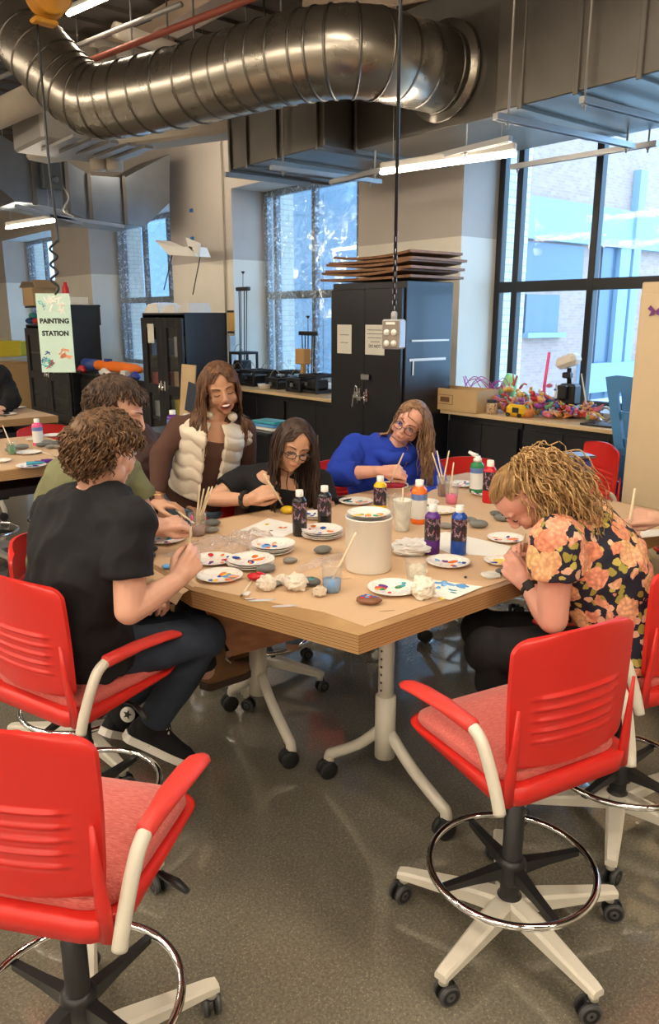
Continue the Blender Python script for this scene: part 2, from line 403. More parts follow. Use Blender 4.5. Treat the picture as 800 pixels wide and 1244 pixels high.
for i, (a, b) in enumerate(bays):
    fm = M['frame_black'] if i == 0 else M['frame_film']
    mb = MB(); w = .075
    vs = [b - .04, b - .27] + ([4.42, 3.2, 2.0, 1.04] if i == 0 else [b - 1.17, b - 2.1, a + .04])
    for y in vs: mb.box((7.0, y, (ZS + ZT) / 2), (.09, w, ZT - ZS), .008)
    for z in (ZS + .03, 2.06, ZT - .04): mb.box((7.0, (a + b) / 2, z), (.085, b - a, .085 if z != 2.06 else .11), .008)
    f = struct(mb, 'window_%d' % (i + 1), fm)
    g = MB(); g.box((7.01, (a + b) / 2, (ZS + ZT) / 2), (.006, b - a, ZT - ZS)); g.build('glass_pane', M['glass'], f)
    if i:
        rows = []; R_ = random.Random(i); ny, nz = 60, 60
        q = MB(); vv = []
        for j in range(nz + 1):
            for k in range(ny + 1):
                y = a + .01 + (b - a - .02) * k / ny; z = ZS + .01 + (ZT - ZS - .02) * j / nz
                vv.append((6.93 + .03 * noise.noise(V3((y * 3, z * 3, i * 7))) + .018 * noise.noise(V3((y * 11 + z * 5, z * 9, i))), y, z))
        q.add(vv, [(j * (ny + 1) + k, j * (ny + 1) + k + 1, (j + 1) * (ny + 1) + k + 1, (j + 1) * (ny + 1) + k) for j in range(nz) for k in range(ny)])
        q.build('plastic_film', M['film'], f)
    mb = MB(); mb.box((7.3, b + .2, 2.0), (.4, .42, 5.0)); mb.box((7.3, a - .2, 2.0), (.4, .42, 5.0))
    struct(mb, 'trim_%d' % (i + 1), M['brick_white'])
# ---- outside
t = thing('neighboring_building', 'pale brick wing with light blue concrete bands seen through the windows', 'building', (9, 12, 0))
YW = 11.0
mb = MB(); mb.box((18.6, YW + .15, 4), (22, .3, 9)); mb.build('brick_wall', M['brick_pink'], t)
mb = MB(); mb.box((13.0, 19, 4), (.3, 15.6, 9)); mb.box((9.4, YW - .02, 4), (3.6, .34, 9)); mb.build('sky_blocking_wall', M['concrete_blue'], t)  # pale blue walls added to block the bright sky behind the film
zt = PY(640, 238, YW).z; zb = PY(640, 288, YW).z
mb = MB(); mb.box((18.6, YW - .06, (zt + zb) / 2), (22, .12, zt - zb)); mb.box((18.6, YW - .1, zb), (22, .2, .09)); mb.build('concrete_band', M['concrete_blue'], t)
def face_box(px0, px1, py0, py1, d, m, name, y=YW, grow=0):
    a = PY(px0, (py0 + py1) / 2, y); b = PY(px1, (py0 + py1) / 2, y); mx = (px0 + px1) / 2
    zt = PY(mx, py0, y).z; zb = PY(mx, py1, y).z
    mb = MB(); mb.box(((a.x + b.x) / 2, y - d / 2 - .002, (zt + zb) / 2), (b.x - a.x, d, zt - zb)); return mb.build(name, m, t)
face_box(636, 706, 296, 343, .05, M['ext_glass'], 'window'); face_box(636, 676, 358, 404, .05, M['ext_glass'], 'window')
face_box(634, 680, 404, 410, .16, M['concrete_blue'], 'window_sill')
face_box(722, 738, 300, 500, .05, M['ext_glass'], 'window'); face_box(738, 750, 300, 520, .16, M['concrete_blue'], 'column')
face_box(756, 764, 205, 520, .2, M['concrete_blue'], 'column'); face_box(700, 830, 438, 470, .3, M['concrete_blue'], 'low_wall')
0 and face_box(340, 352, 280, 500, .2, M['concrete_blue'], 'column'); face_box(384, 396, 240, 500, .2, M['concrete_blue'], 'column'); face_box(360, 384, 290, 440, .06, M['ext_glass'], 'window')
face_box(400, 432, 262, 300, .06, M['ext_glass'], 'window')
mb = MB(); mb.box((16, -1.3, -.3), (18, 24, .1)); tag(mb.build('courtyard_paving', mat('courtyard_concrete', (.5, .5, .48), .9)), 'grey concrete courtyard paving outside the windows', 'paving')
# canopy corner seen at the top right
# ================================================================ ceiling services
def duct_path(name, pts, r, label, m, seam=.17, parent=None, n=32):
    t = thing(name, label, 'duct', pts[0])
    P = [V3(p) for p in pts]; sm = []
    for i, p in enumerate(P):
        if i in (0, len(P) - 1): sm.append(p); continue
        a = (P[i - 1] - p); b = (P[i + 1] - p); d = min(.42, a.length * .45, b.length * .45)
        A, B = p + a.normalized() * d, p + b.normalized() * d
        for k in range(4): u = k / 3; sm.append(A * (1 - u) ** 2 + p * 2 * u * (1 - u) + B * u * u)
    mb = MB(); mb.tube(sm, r, n, smooth=True); mb.build('duct_shell', m, t)
    sb = MB(); L = 0
    for i in range(len(sm) - 1):
        a, b = sm[i], sm[i + 1]; d = (b - a).length; tt = (b - a).normalized()
        k = int(d / seam)
        for j in range(max(1, k)):
            c = a + tt * (d * (j + .5) / max(1, k)); wide = (j == 0)
            sb.tube([c - tt * .012, c - tt * .006, c + tt * .006, c + tt * .012], [r + .001, r + (.009 if wide else .0025), r + (.009 if wide else .0025), r + .001], n, cap=False)
    sb.build('seam_ring', M['duct_d'], t)
    return t
rd = duct_path('round_duct', [(4.97, 4.56, 3.6), (4.05, 4.60, 3.6), (3.80, 5.10, 3.6), (3.55, 6.30, 3.6), (3.20, 7.30, 3.6), (2.93, 7.65, 4.05), (2.77, 8.33, 4.6), (2.55, 9.0, 5.2)], .30,
               'big round spiral steel duct running into the side of the rectangular duct', M['duct'])
mb = MB(); mb.tube([(4.90, 4.56, 3.6), (4.93, 4.56, 3.6)], .36, 36); mb.build('flange', M['duct'], rd)
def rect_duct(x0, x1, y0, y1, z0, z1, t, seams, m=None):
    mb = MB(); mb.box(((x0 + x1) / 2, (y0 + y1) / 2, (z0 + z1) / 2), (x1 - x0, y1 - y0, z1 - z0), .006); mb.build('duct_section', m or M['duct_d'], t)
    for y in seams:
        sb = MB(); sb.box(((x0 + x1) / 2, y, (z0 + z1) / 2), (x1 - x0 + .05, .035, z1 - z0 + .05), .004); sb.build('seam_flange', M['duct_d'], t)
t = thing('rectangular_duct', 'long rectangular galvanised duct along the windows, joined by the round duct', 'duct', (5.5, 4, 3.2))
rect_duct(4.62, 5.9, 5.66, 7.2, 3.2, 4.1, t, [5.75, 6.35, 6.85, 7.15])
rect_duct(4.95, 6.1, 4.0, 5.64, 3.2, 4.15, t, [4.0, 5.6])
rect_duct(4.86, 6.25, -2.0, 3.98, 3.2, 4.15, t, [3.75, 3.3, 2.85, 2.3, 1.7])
def strut(a, b, label, mm='strut', drop=None):
    t = thing('strut_channel', label, 'channel', a)
    a, b = V3(a), V3(b); d = (b - a); L = d.length; Mx = frame(d, (0, 0, 1)); mb = MB()
    mb.box((a + b) / 2 + V3((0, 0, .016)), (.045, .006, L), M=Mx)
    for s in (-1, 1): mb.box((a + b) / 2 + Mx @ V3((s * .021, 0, 0)), (.004, .042, L), M=Mx)
    mb.box(b, (.042, .04, .01), M=Mx); mb.box(a, (.042, .04, .01), M=Mx)
    mb.build('channel', M[mm], t)
    for p in (drop or []):
        q = a + d * p; r = MB(); r.tube([q - V3((0, 0, .06)), q + V3((0, 0, 5.25 - q.z))], .008, 8); r.lathe([(.016, -.035), (.016, -.02)], 6, c=q); r.build('threaded_rod', M['pipe_grey'], t)
    return t
strut((4.55, 3.72, 3.08), (6.15, 3.62, 3.08), 'perforated steel strut crossing under the duct at right', drop=[.08, .95])
strut((4.78, 3.2, 3.12), (6.0, 3.12, 3.12), 'steel strut tight under the duct at far right', drop=[.02])
strut((4.45, 6.22, 3.08), (5.75, 6.14, 3.08), 'steel strut hanging above the middle window', drop=[.1, .9])
strut((4.55, 7.16, 3.155), (5.6, 7.12, 3.155), 'steel strut under the far end of the rectangular duct', drop=[])
strut((5.15, 6.2, 3.02), (4.95, 3.9, 3.02), 'long bronze strut carrying the light over the tall cabinet', drop=[.3, .8])
strut((6.22, 4.87, 3.1), (6.3, 3.5, 3.1), 'steel strut running above the right window', drop=[.05, .95])
# far left duct that crosses to the wall
def pxs(pts, y): return [PY(px, py, y) for px, py in pts]
t = thing('crossing_duct', 'flared rectangular duct above the left windows with a grey control box', 'duct', (5, 11, 3))
secs = [([(206, 187), (206, 246), (176, 275), (151, 271), (151, 216)], .0), ([(151, 216), (151, 271), (107, 268), (110, 213)], 0), ([(110, 213), (107, 268), (82, 256), (80, 195)], 0), ([(80, 195), (82, 256), (41, 247), (40, 186)], 0), ([(40, 186), (41, 247), (19, 245), (-30, 205), (-30, 140), (0, 164)], 0)]
md = duct_mat('galvanised_sheet_window_lit', (.26, .29, .33), .32)  # blue cast of the window light is put into the steel colour
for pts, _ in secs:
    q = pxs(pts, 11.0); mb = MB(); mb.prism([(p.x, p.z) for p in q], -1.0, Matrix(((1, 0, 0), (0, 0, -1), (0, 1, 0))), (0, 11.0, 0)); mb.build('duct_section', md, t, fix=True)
for px, y0, y1 in ((151, 216, 271), (109, 213, 268), (81, 195, 256), (40, 186, 247)):
    a, b = PY(px, y0, 10.98), PY(px, y1, 10.98); mb = MB(); mb.box((a + b) / 2, (.05, .05, (a - b).length + .04)); mb.build('seam_flange', M['duct_d'], t)
c = PY(62, 214, 10.93); mb = MB(); mb.box(c, (.26, .12, .34), .01); mb.lathe([(.05, -.01), (.05, .03), (.02, .04)], 16, frame((0, -1, 0)), c + V3((.02, -.06, -.05))); cb = mb.build('control_box', mat('dark_grey_box', (.06, .07, .08), .4), t)
mb = MB(); mb.tube(cat_rom([c + V3((.12, -.02, -.1)), c + V3((.2, -.04, -.25)), c + V3((.12, -.03, -.42)), c + V3((.26, -.02, -.5))]), .012, 8); mb.build('cable', M['pipe_grey'], cb)
for i, (p, q, ii) in enumerate((((19, 250), (100, 272), 0), ((60, 262), (150, 275), 1))):
    a, b = PY(*p, 10.6), PY(*q, 10.6); strut(a, b, ('steel strut under the left end of the crossing duct', 'steel strut under the middle of the crossing duct')[i])
# pipes and beams
def pipe(pts, r, m, name, label, n=16):
    mb = MB(); mb.tube(pts, r, n); return tag(mb.build(name, m), label, 'pipe')
pipe([(2.6, 13, 3.85), (3.02, 9.22, 3.85), (3.15, 8.3, 3.88)], .14, M['pipe_white'], 'insulated_pipe', 'thick beige wrapped pipe behind the elbow of the round duct')
mb = MB(); a, b = V3((3.75, 10.2, 3.75)), V3((5.15, 6.7, 3.75)); mb.box((a + b) / 2, (.34, .3, (b - a).length), .03, frame(b - a, (0, 0, 1))); tag(mb.build('boxed_duct', M['pipe_white']), 'cream boxed duct behind the strip light near the pillar', 'duct')
mb = MB(); mb.box(((3.4 + 4.4) / 2, 9.2, 3.72), (1.2, .9, .3), .03)
for i in range(5): mb.box((3.5 + i * .2, 8.74, 3.55), (.1, .9, .03))
tag(mb.build('air_grille', M['pipe_grey']), 'slatted white air grille above the crossing duct', 'grille')
a, b = PZ(-40, 130, 4.9), PZ(310, -5, 4.9); pipe([PZ(-60, 252 * .6, 4.3), PZ(70, 108, 4.3), PZ(96, 79, 4.3), PZ(310, -4, 4.3)], .03, M['pipe_red'], 'sprinkler_pipe', 'thin red sprinkler pipe rising behind the round duct')
pipe([PZ(-20, 102, 4.5), PZ(95, 55, 4.5), PZ(220, 5, 4.5)], .025, M['pipe_grey'], 'conduit', 'grey conduit above the red sprinkler pipe')
pipe([PZ(112, 52, 4.9), PZ(150, 62, 4.9), PZ(210, 78, 4.9)], .07, M['pipe_white'], 'insulated_pipe', 'beige wrapped pipe crossing above the round duct')
for px in (110, 130):
    p = PZ(px, 60, 4.75); pipe([p, p - V3((0, 0, 1.3))], .1, M['pipe_white'], 'drop_pipe', 'white vertical pipe dropping behind the round duct elbow, %s one' % ('left' if px == 110 else 'right'))
pipe([PZ(140, 36, 4.7), PZ(215, 62, 4.7), PZ(330, 68, 4.7)], .08, M['pipe_white'], 'insulated_pipe', 'beige wrapped pipe bending toward the two drop pipes')
for (p, q, z, w, lab) in (((200, 30), (330, -40), 5.1, .35, 'beige ceiling beam above the elbow of the round duct'), ((380, 22), (640, -30), 4.35, .4, 'broad beige beam above the end of the round duct'), ((60, 90), (200, 40), 5.1, .3, 'beige ceiling beam at far left')):
    a, b = PZ(*p, z), PZ(*q, z); mb = MB(); mb.box((a + b) / 2, (w, .22, (b - a).length), .01, frame(b - a, (0, 0, 1))); tag(mb.build('ceiling_beam', M['beam']), lab, 'beam')
for i, (px, py) in enumerate(((160, 40), (300, 60), (322, 75), (95, 60), (205, 70), (235, 30))):
    p = PZ(px, py, 4.6); pipe([p + V3((0, 0, .7)), p - V3((0, 0, .35))], .011, M['dark'], 'hanger_rod', ('first', 'second', 'third', 'fourth', 'fifth', 'sixth')[[3, 0, 4, 5, 1, 2].index(i)] + ' thin hanger rod above the round duct, counted from the left', 8)
# strip lights
def strip(c, d, L, label, z=None, w=.07, group=None, drop=True):
    c = V3(c); d = V3(d).normalized(); Mx = frame((0, 0, 1), d)
    t = thing('strip_light', label, 'light', c, group=group)
    mb = MB(); mb.box(c + V3((0, 0, .05)), (w * .8, L, .06), .01, Mx); mb.build('housing', M['lamp_body'], t)
    mb = MB(); mb.box(c, (w, L, .05 if w > .1 else .03), .012, Mx); mb.build('lens', M['lamp'], t)
    if drop:
        for s in (-.4, .4): r = MB(); q = c + d * L * s; r.tube([q + V3((0, 0, .07)), V3((q.x, q.y, 5.25))], .004, 6); r.build('suspension_wire', M['pipe_grey'], t)
    return t
def strip2(p, q, z, label):
    a, b = PZ(*p, z), PZ(*q, z); return strip((a + b) / 2, b - a, (b - a).length, label, w=.05)
strip2((462, 210), (626, 187), 2.95, 'lit strip light under the duct over the tall black cabinet')
strip2((8, 277), (67, 268), 3.0, 'lit strip light hanging below the crossing duct at left')
strip2((168, 181), (260, 159), 4.05, 'lit strip light beside the cream boxed duct')
strip2((82, 18), (150, -12), 4.7, 'lit strip light at the top left beside the yellow reel')
k = 0
words = ['first', 'second', 'third', 'fourth', 'fifth', 'sixth']
for i, x in enumerate((-6.5, -3.6, -.9, 1.8)):
    for j, y in enumerate((-3.5, -.6, 2.3, 5.2, 8.5, 12, 16)):
        if PITCH and x > 1 and y > 2: z = 4.6
        else: z = 3.7
        if x == 1.8 and y > 5: continue
        strip((x, y, z), (.0, 1, 0), 2.2, 'lit strip light hanging over the open room behind the camera', group='strip lights over the rest of the room', w=.16)
# yellow reel, sign, outlet
P0 = PD(47, 14, 5.6)
t = thing('cord_reel', 'yellow retractable cord reel hanging from the ceiling at top left', 'reel', P0)
mt = mat('yellow_reel_paint', (.62, .27, .02), .5)
Mx = frame(cdir(.55, -.8, 0), (0, 0, 1)); c = P0 + V3((0, 0, .10)) + cdir(1, 0) * .07
mb = MB(); mb.lathe([(.02, -.08), (.12, -.08), (.135, -.065), (.12, -.045), (.10, -.03), (.10, .03), (.12, .045), (.135, .065), (.12, .08), (.07, .09), (.06, .11), (.02, .11)], 36, Mx, c); mb.build('drum', mt, t)
mb = MB(); mb.box(c + V3((0, 0, .3)), (.08, .08, .35), .01); mb.box(P0 + V3((0, 0, -.06)) + cdir(1, 0) * .03, (.16, .09, .03), .01); mb.build('bracket', mt, t)
mb = MB(); mb.tube([c + Mx @ V3((0, 0, .108)), c + Mx @ V3((0, 0, .122))], .035, 20); mb.build('hub_cap', M['black'], t)
S0 = PD(67, 358, 5.6); a = PD(45, 25, 5.6)
cp = [a, a + V3((0, 0, -.8)), a + V3((.02, 0, -1.3))] + [V3((S0.x + .0 + (a.x - S0.x) * (1 - k / 7) * .5, S0.y + (a.y - S0.y) * (1 - k / 7) * .5, a.z - 1.3 - (a.z - 1.3 - S0.z) * (k + 1) / 8)) + cdir(1, 0) * (.025 * (-1) ** k) for k in range(7)] + [S0]
mb = MB(); mb.tube(cat_rom(cp, 5), .009, 8); tag(mb.build('power_cord', M['black']), 'wavy black cord hanging from the yellow reel to the sign', 'cord')
def sign():
    R = cdir(1, 0); c = PD(67.5, 405, 5.6); w = 39 / 935 * 5.85; h = .545
    t = thing('painting_sign', 'pale mint poster reading PAINTING STATION hanging by the black cabinet', 'sign', c - V3((0, 0, h / 2)))
    n = cdir(-.05, -1); Mx = Matrix((n.cross(V3((0, 0, 1))) * -1, V3((0, 0, 1)), n)).transposed()
    Mx = Matrix((V3((0, 0, 1)).cross(n), V3((0, 0, 1)), n)).transposed()
    mb = MB(); mb.box(c, (w, h, .004), .001, Mx); mb.build('board', mat('mint_card', (.55, .76, .68), .6), t)
    mk = mat('black_letter', (.015, .02, .02), .6)
    text_mesh('PAINTING', .046, Mx, c + Mx @ V3((0, .07, .003)), 'lettering', mk, t, bold=.0022)
    text_mesh('STATION', .046, Mx, c + Mx @ V3((0, -.015, .003)), 'lettering', mk, t, bold=.0022)
    cols = {'teal': (.05, .45, .5), 'orange': (.85, .35, .2), 'red': (.75, .05, .05), 'navy': (.05, .1, .35), 'white': (.9, .9, .85)}
    rr = random.Random(3)
    def dab(x, y, s, cn, k=1, rot=0):
        q = MB()
        for _ in range(k):
            p = c + Mx @ V3((x + rr.uniform(-1, 1) * s * (k > 1), y + rr.uniform(-1, 1) * s * (k > 1), .003)); a = rr.uniform(0, PI)
            q.box(p, (s * .22, s * 1.1, .001), 0, Mx @ Matrix.Rotation(a, 3, 'Z'))
        q.build('painted_mark', mat('sign_' + cn, cols[cn], .6), t)
    dab(-.08, .2, .02, 'teal', 5); dab(-.06, .18, .014, 'navy', 4); dab(.05, .17, .03, 'white', 14); dab(-.07, -.2, .035, 'teal', 12); dab(-.045, -.21, .03, 'red', 8); dab(.06, -.14, .035, 'orange', 18); dab(-.09, -.16, .03, 'navy', 6); dab(0, .2, .05, 'white', 8)
sign()
def outlet():
    D = 4.1; c = PD(478, 406, D); t = thing('outlet_box', 'grey four-socket power box hanging on a cord in front of the tall cabinet', 'outlet', c - V3((0, 0, .09)))
    Mx = Matrix.Rotation(AZ * -1 + .5, 3, 'Z'); n = cdir(-.45, -.9); Mx = Matrix((V3((0, 0, 1)).cross(n), V3((0, 0, 1)), n)).transposed()
    mb = MB(); mb.box(c, (.10, .15, .09), .008, Mx); mb.lathe([(.016, 0), (.016, .03), (.01, .04)], 14, None, c + V3((0, 0, .075))); mb.build('housing', M['grey'], t)
    mb = MB(); mb.box(c + Mx @ V3((0, 0, .046)), (.088, .135, .004), .001, Mx); fp = mb.build('face_plate', mat('taupe_plate', (.25, .21, .17), .5), t)
    for x in (-.02, .02):
        for y in (-.045, .01):
            q = MB(); q.tube([c + Mx @ V3((x, y, .048)), c + Mx @ V3((x, y, .052))], .0155, 18)
            s = q.build('socket', M['white'], fp)
    mb = MB(); mb.box(c + Mx @ V3((0, .055, .049)), (.05, .012, .002), 0, Mx); mb.build('label_strip', M['white'], fp)
    top = c + V3((0, 0, .11)); mb = MB(); mb.tube([top, V3((top.x, top.y, 5.25))], .009, 8); tag(mb.build('power_cord', M['black']), 'straight black cord carrying the power box', 'cord')
    mb = MB()
    for k in range(14): q = top + V3((0, 0, .02 + k * .028)) ; mb.tube([q + (cdir(1, 0) if k % 2 else cdir(0, 1)) * (.009 * math.cos(a)) + V3((0, 0, .018 * math.sin(a))) for a in [i * PI / 4 for i in range(8)]], .0028, 5, close=True)
    tag(mb.build('chain', M['steel']), 'small steel chain above the hanging power box', 'chain')
outlet()
# ================================================================ furniture
def door_cab(name, label, cat_, x0, x1, y0, y1, z1, m, z0=0., face='x', split=True, panes=None, handle=True, group=None):
    """steel cabinet whose doors face -x"""
    t = thing(name, label, cat_, ((x0 + x1) / 2, (y0 + y1) / 2, z0), group=group)
    mb = MB(); cx_, cy_, cz_ = (x0 + x1) / 2 + .01, (y0 + y1) / 2, (z0 + z1) / 2
    if panes:
        for yy in (y0 + .01, y1 - .01): mb.box((cx_, yy, cz_), (x1 - x0 - .02, .02, z1 - z0), .003)
        for zz in (z0 + .03, z1 - .015, z0 + (z1 - z0) * .25, z0 + (z1 - z0) * .47, z0 + (z1 - z0) * .7): mb.box((cx_, cy_, zz), (x1 - x0 - .02, y1 - y0 - .02, .02))
        mb.box((x1 - .01, cy_, cz_), (.02, y1 - y0, z1 - z0))
    else: mb.box((cx_, cy_, cz_), (x1 - x0 - .02, y1 - y0, z1 - z0), .006)
    mb.build('carcass', m, t)
    ys = [(y0 + .02, (y0 + y1) / 2 - .003), ((y0 + y1) / 2 + .003, y1 - .02)] if split else [(y0 + .02, y1 - .02)]
    for i, (a, b) in enumerate(ys):
        mb = MB()
        if panes:
            w = .13
            for (yy, ww) in ((a + w / 2, w), (b - w / 2, w)): mb.box((x0 - .004, yy, (z0 + z1) / 2), (.03, ww, z1 - z0 - .12), .004)
            for zz in (z0 + .12, z1 - .12, (z0 + z1) / 2 - .05): mb.box((x0 - .004, (a + b) / 2, zz), (.03, b - a - w * 2, .12), .002)
        else: mb.box((x0 - .004, (a + b) / 2, (z0 + z1) / 2), (.03, b - a, z1 - z0 - .12), .004)
        d = mb.build('door', m, t)
        if panes:
            g = MB(); g.box((x0, (a + b) / 2, (z0 + z1) / 2), (.004, b - a - .2, z1 - z0 - .2)); g.build('glass_pane', M['glass'], d)
        if handle:
            yh = b - .045 if i == 0 and split else a + .045
            hz = z0 + (z1 - z0) * .5; hb = MB(); hb.box((x0 - .024, yh, hz), (.012, .03, .12), .004); hb.tube([(x0 - .03, yh, hz + .02), (x0 - .055, yh, hz + .02)], .008, 10); hb.tube([(x0 - .052, yh, hz + .03), (x0 - .055, yh + (.0), hz - .08)], .008, 10)
            hb.build('handle', M['chrome'], d)
    return t
CB = door_cab('storage_cabinet', 'tall black steel storage cabinet with notices on its doors and panels piled on top', 'cabinet', 4.97, 5.6, 4.97, 5.98, 2.06, M['cab'])
def notice(c, w, h, name, label, lines, n=(-1, 0, 0), big=None):
    n = V3(n).normalized(); Mx = Matrix((V3((0, 0, 1)).cross(n), V3((0, 0, 1)), n)).transposed()
    t = thing(name, label, 'notice', V3(c) - V3((0, 0, h / 2)))
    mb = MB(); mb.box(c, (w, h, .0015), 0, Mx); mb.build('sheet', M['paper2'], t)
    mb = MB(); rr = random.Random(int(w * 1000))
    for (yy, ww) in lines:
        x = -ww * w / 2
        while x < ww * w / 2:
            l = rr.uniform(.012, .03); mb.box(V3(c) + Mx @ V3((x + l / 2, yy * h, .0015)), (l, .007, .0008), 0, Mx); x += l + .007
    mb.build('print_line', M['ink'], t)
    if big: text_mesh(big[0], big[1], Mx, V3(c) + Mx @ V3((0, big[2] * h, .0015)), 'lettering', M['ink'], t, bold=.001)
p1, p2 = PX(418, 412, 4.945), PX(455, 413, 4.945)
notice(p1, .21, .27, 'door_notice', 'white notice with two short lines on the left cabinet door', [(.15, .6), (-.12, .5)])
notice(p2, .26, .27, 'door_notice', 'white notice with several lines on the right cabinet door', [(.33, .8), (.2, .8), (.07, .7), (-.06, .4)], big=('DO NOT TOUCH'[:6], .04, -.26))
mb = MB(); a = PX(443, 458, 4.93); mb.box(a, (.02, .11, .055), .006); tag(mb.build('lock_plate', M['steel']), 'silver lock plate on the right door of the tall cabinet', 'lock')
t = thing('padlock', 'steel padlock and key ring hanging from the tall cabinet handle', 'padlock', PX(432, 480, 4.92)); a = PX(432, 468, 4.92)
mb = MB(); mb.box(a - V3((0, 0, .09)), (.03, .05, .055), .008); mb.build('body', M['steel'], t)
mb = MB(); mb.tube([a + V3((0, .018 * math.sin(k * PI / 8), -.05 + .045 * math.cos(k * PI / 8) * (1 if k < 8 else 1))) for k in range(16)], .005, 8, close=True); mb.build('shackle', M['chrome'], t)
mb = MB(); mb.box(a + V3((-.01, -.05, -.11)), (.012, .14, .02), .004); mb.box(a + V3((-.01, .03, -.15)), (.01, .02, .12), .004, Matrix.Rotation(.2, 3, 'X')); mb.build('lever', M['chrome'], t)
# white wire marks on the cabinet side
wl = [((500, 413), (545, 414)), ((497, 436), (541, 437)), ((501, 439), (502, 456))]
for i, (p, q) in enumerate(wl):
    a, b = PY(*p, 4.962), PY(*q, 4.962); mb = MB(); mb.box((a + b) / 2, (max(abs(a.x - b.x), .008), .004, max(abs(a.z - b.z), .008))); tag(mb.build('tape_strip', M['white']), ('upper', 'lower', 'short upright')[i] + ' white tape strip on the side of the tall cabinet', 'tape')
# stack of panels
pw = ramp_mat('brown_panel', 'noise', 6, [(.3, (.16, .065, .025)), (.7, (.30, .14, .055))], .55, stretch=(1, 6, 1))
rr = random.Random(5)
for i in range(6):
    z = 2.075 + i * .037; w, l = .70 + rr.uniform(-.06, .06), 1.14 + rr.uniform(-.08, .1); c = V3((5.27 + rr.uniform(-.03, .03), 5.45 + rr.uniform(-.05, .05), z))
    rz = rr.uniform(-.05, .05) + (.25 if i in (2,) else 0) * .2; mb = MB(); n = 12; rings = []
    for k in range(n + 1):
        u = k / n - .5; sag = .03 * (abs(u) * 2) ** 2 * (1 if i % 2 else .3)
        q = [V3((x * w / 2, u * l, sag + zz)) for x, zz in ((-1, 0), (1, 0), (1, .022), (-1, .022))]
        rings.append([c + Matrix.Rotation(rz, 3, 'Z') @ v for v in q])
    mb.loft(rings, smooth=False)
    tag(mb.build('wood_panel', pw, fix=True), ['bottom', 'second lowest', 'third lowest', 'third highest', 'second highest', 'top'][i] + ' brown wood panel of the pile on the tall black cabinet', 'panel', 'brown panels on the tall cabinet')
# middle glass-door cabinet and left cabinet
door_cab('glass_door_cabinet', 'black cabinet with glass doors and papers on top, behind the standing person', 'cabinet', 4.7, 5.3, 8.42, 9.53, 1.8, M['cab'], panes=True)
def small_box(c, d, m, name, label, cat_='box', rz=0., bev=.004, group=None):
    mb = MB(); mb.box(V3(c) + V3((0, 0, d[2] / 2)), d, bev, Matrix.Rotation(rz, 3, 'Z')); return tag(mb.build(name, m), label, cat_, group)
for i, (y, z, w, h, cc, nm, lb) in enumerate(((9.3, .86, .3, .18, (.45, .04, .03), 'storage_box', 'red box on the middle shelf inside the glass-door cabinet'), (9.3, 1.27, .25, .2, (.05, .16, .42), 'storage_box', 'blue box on the upper shelf inside the glass-door cabinet'), (8.72, .86, .28, .22, (.5, .3, .15), 'storage_box', 'tan box on the middle shelf behind the right glass door'), (8.75, .47, .26, .26, (.65, .42, .03), 'storage_box', 'yellow box on the low shelf behind the right glass door'), (9.3, .47, .26, .2, (.4, .4, .38), 'storage_box', 'grey box on the low shelf behind the left glass door'), (8.72, 1.27, .2, .24, (.35, .33, .3), 'storage_box', 'pale grey box on the upper shelf behind the right glass door'))):
    small_box((4.9, y, z), (.25, w, h), mat('shelf_item%d' % i, cc, .6), nm, lb, 'box')
a = PX(183, 405, 4.68); notice(a, .17, .24, 'door_notice', 'cream blank notice on the glass-door cabinet', [], big=None)
a = PX(188, 378, 4.85)
for i, (px, w, h) in enumerate(((184, .42, .13), (205, .36, .10), (224, .3, .12))):
    c = PX(px, 379, 4.95); c.z = 1.8; mb = MB(); mb.prism([(-w / 2, 0), (w / 2, 0), (w / 2 - .05, h), (-w / 2 + .12, h * .9), (-w / 2, h * .4)], .3, Matrix(((0, 0, 1), (-1, 0, 0), (0, 1, 0))), c); tag(mb.build('paper_model', M['paper'], fix=True), ('left', 'middle', 'right')[i] + ' folded white paper model on top of the glass-door cabinet', 'model')
# white angular paper model on wires near the pillar
c = PX(222, 306, 5.9)
t = thing('hanging_paper_model', 'white winged paper model on two black wires by the pillar', 'model', c)
mb = MB()
q = [PX(x, y, 5.9) for x, y in ((195, 292), (212, 310), (245, 312), (240, 300), (215, 300))]; mb.prism([(p.y, p.z) for p in q], .25, Matrix(((0, 0, 1), (1, 0, 0), (0, 1, 0))), (5.8, 0, 0))
q = [PX(x, y, 5.85) for x, y in ((229, 289), (246, 296), (245, 312), (232, 300))]; mb.prism([(p.y, p.z) for p in q], .02, Matrix(((0, 0, 1), (1, 0, 0), (0, 1, 0))), (5.8, 0, 0)); mb.build('paper_body', M['paper'], t, fix=True)
for p, q in (((209, 310), (199, 352)), ((243, 312), (234, 358))): mb = MB(); mb.tube([PX(*p, 5.8), PX(*q, 5.8)], .008, 6); mb.build('wire', M['black'], t)
for i, (px, py) in enumerate(((232, 256), (233, 290))):
    c = PX(px, py, 6.38); small_box(c - V3((0, 0, .02)), (.012, .09, .05), mat('blue_tape%d' % i, (.02, .16, .5), .5), 'tape_square', ('upper', 'lower')[i] + ' blue tape square on the beige pillar', 'tape')
LC = door_cab('tall_locker', 'tall black cabinet with glass doors and open top shelf, behind the painting sign', 'cabinet', 4.8, 5.35, 12.35, 14.3, 1.62, M['cab'], panes=True)
mb = MB(); mb.box((5.1, 13.3, 1.92), (.55, 1.95, .03)); mb.box((5.35, 13.3, 1.78), (.03, 1.95, .32)); mb.box((5.1, 12.36, 1.77), (.55, .03, .3)); mb.build('open_shelf', M['cab'], LC)
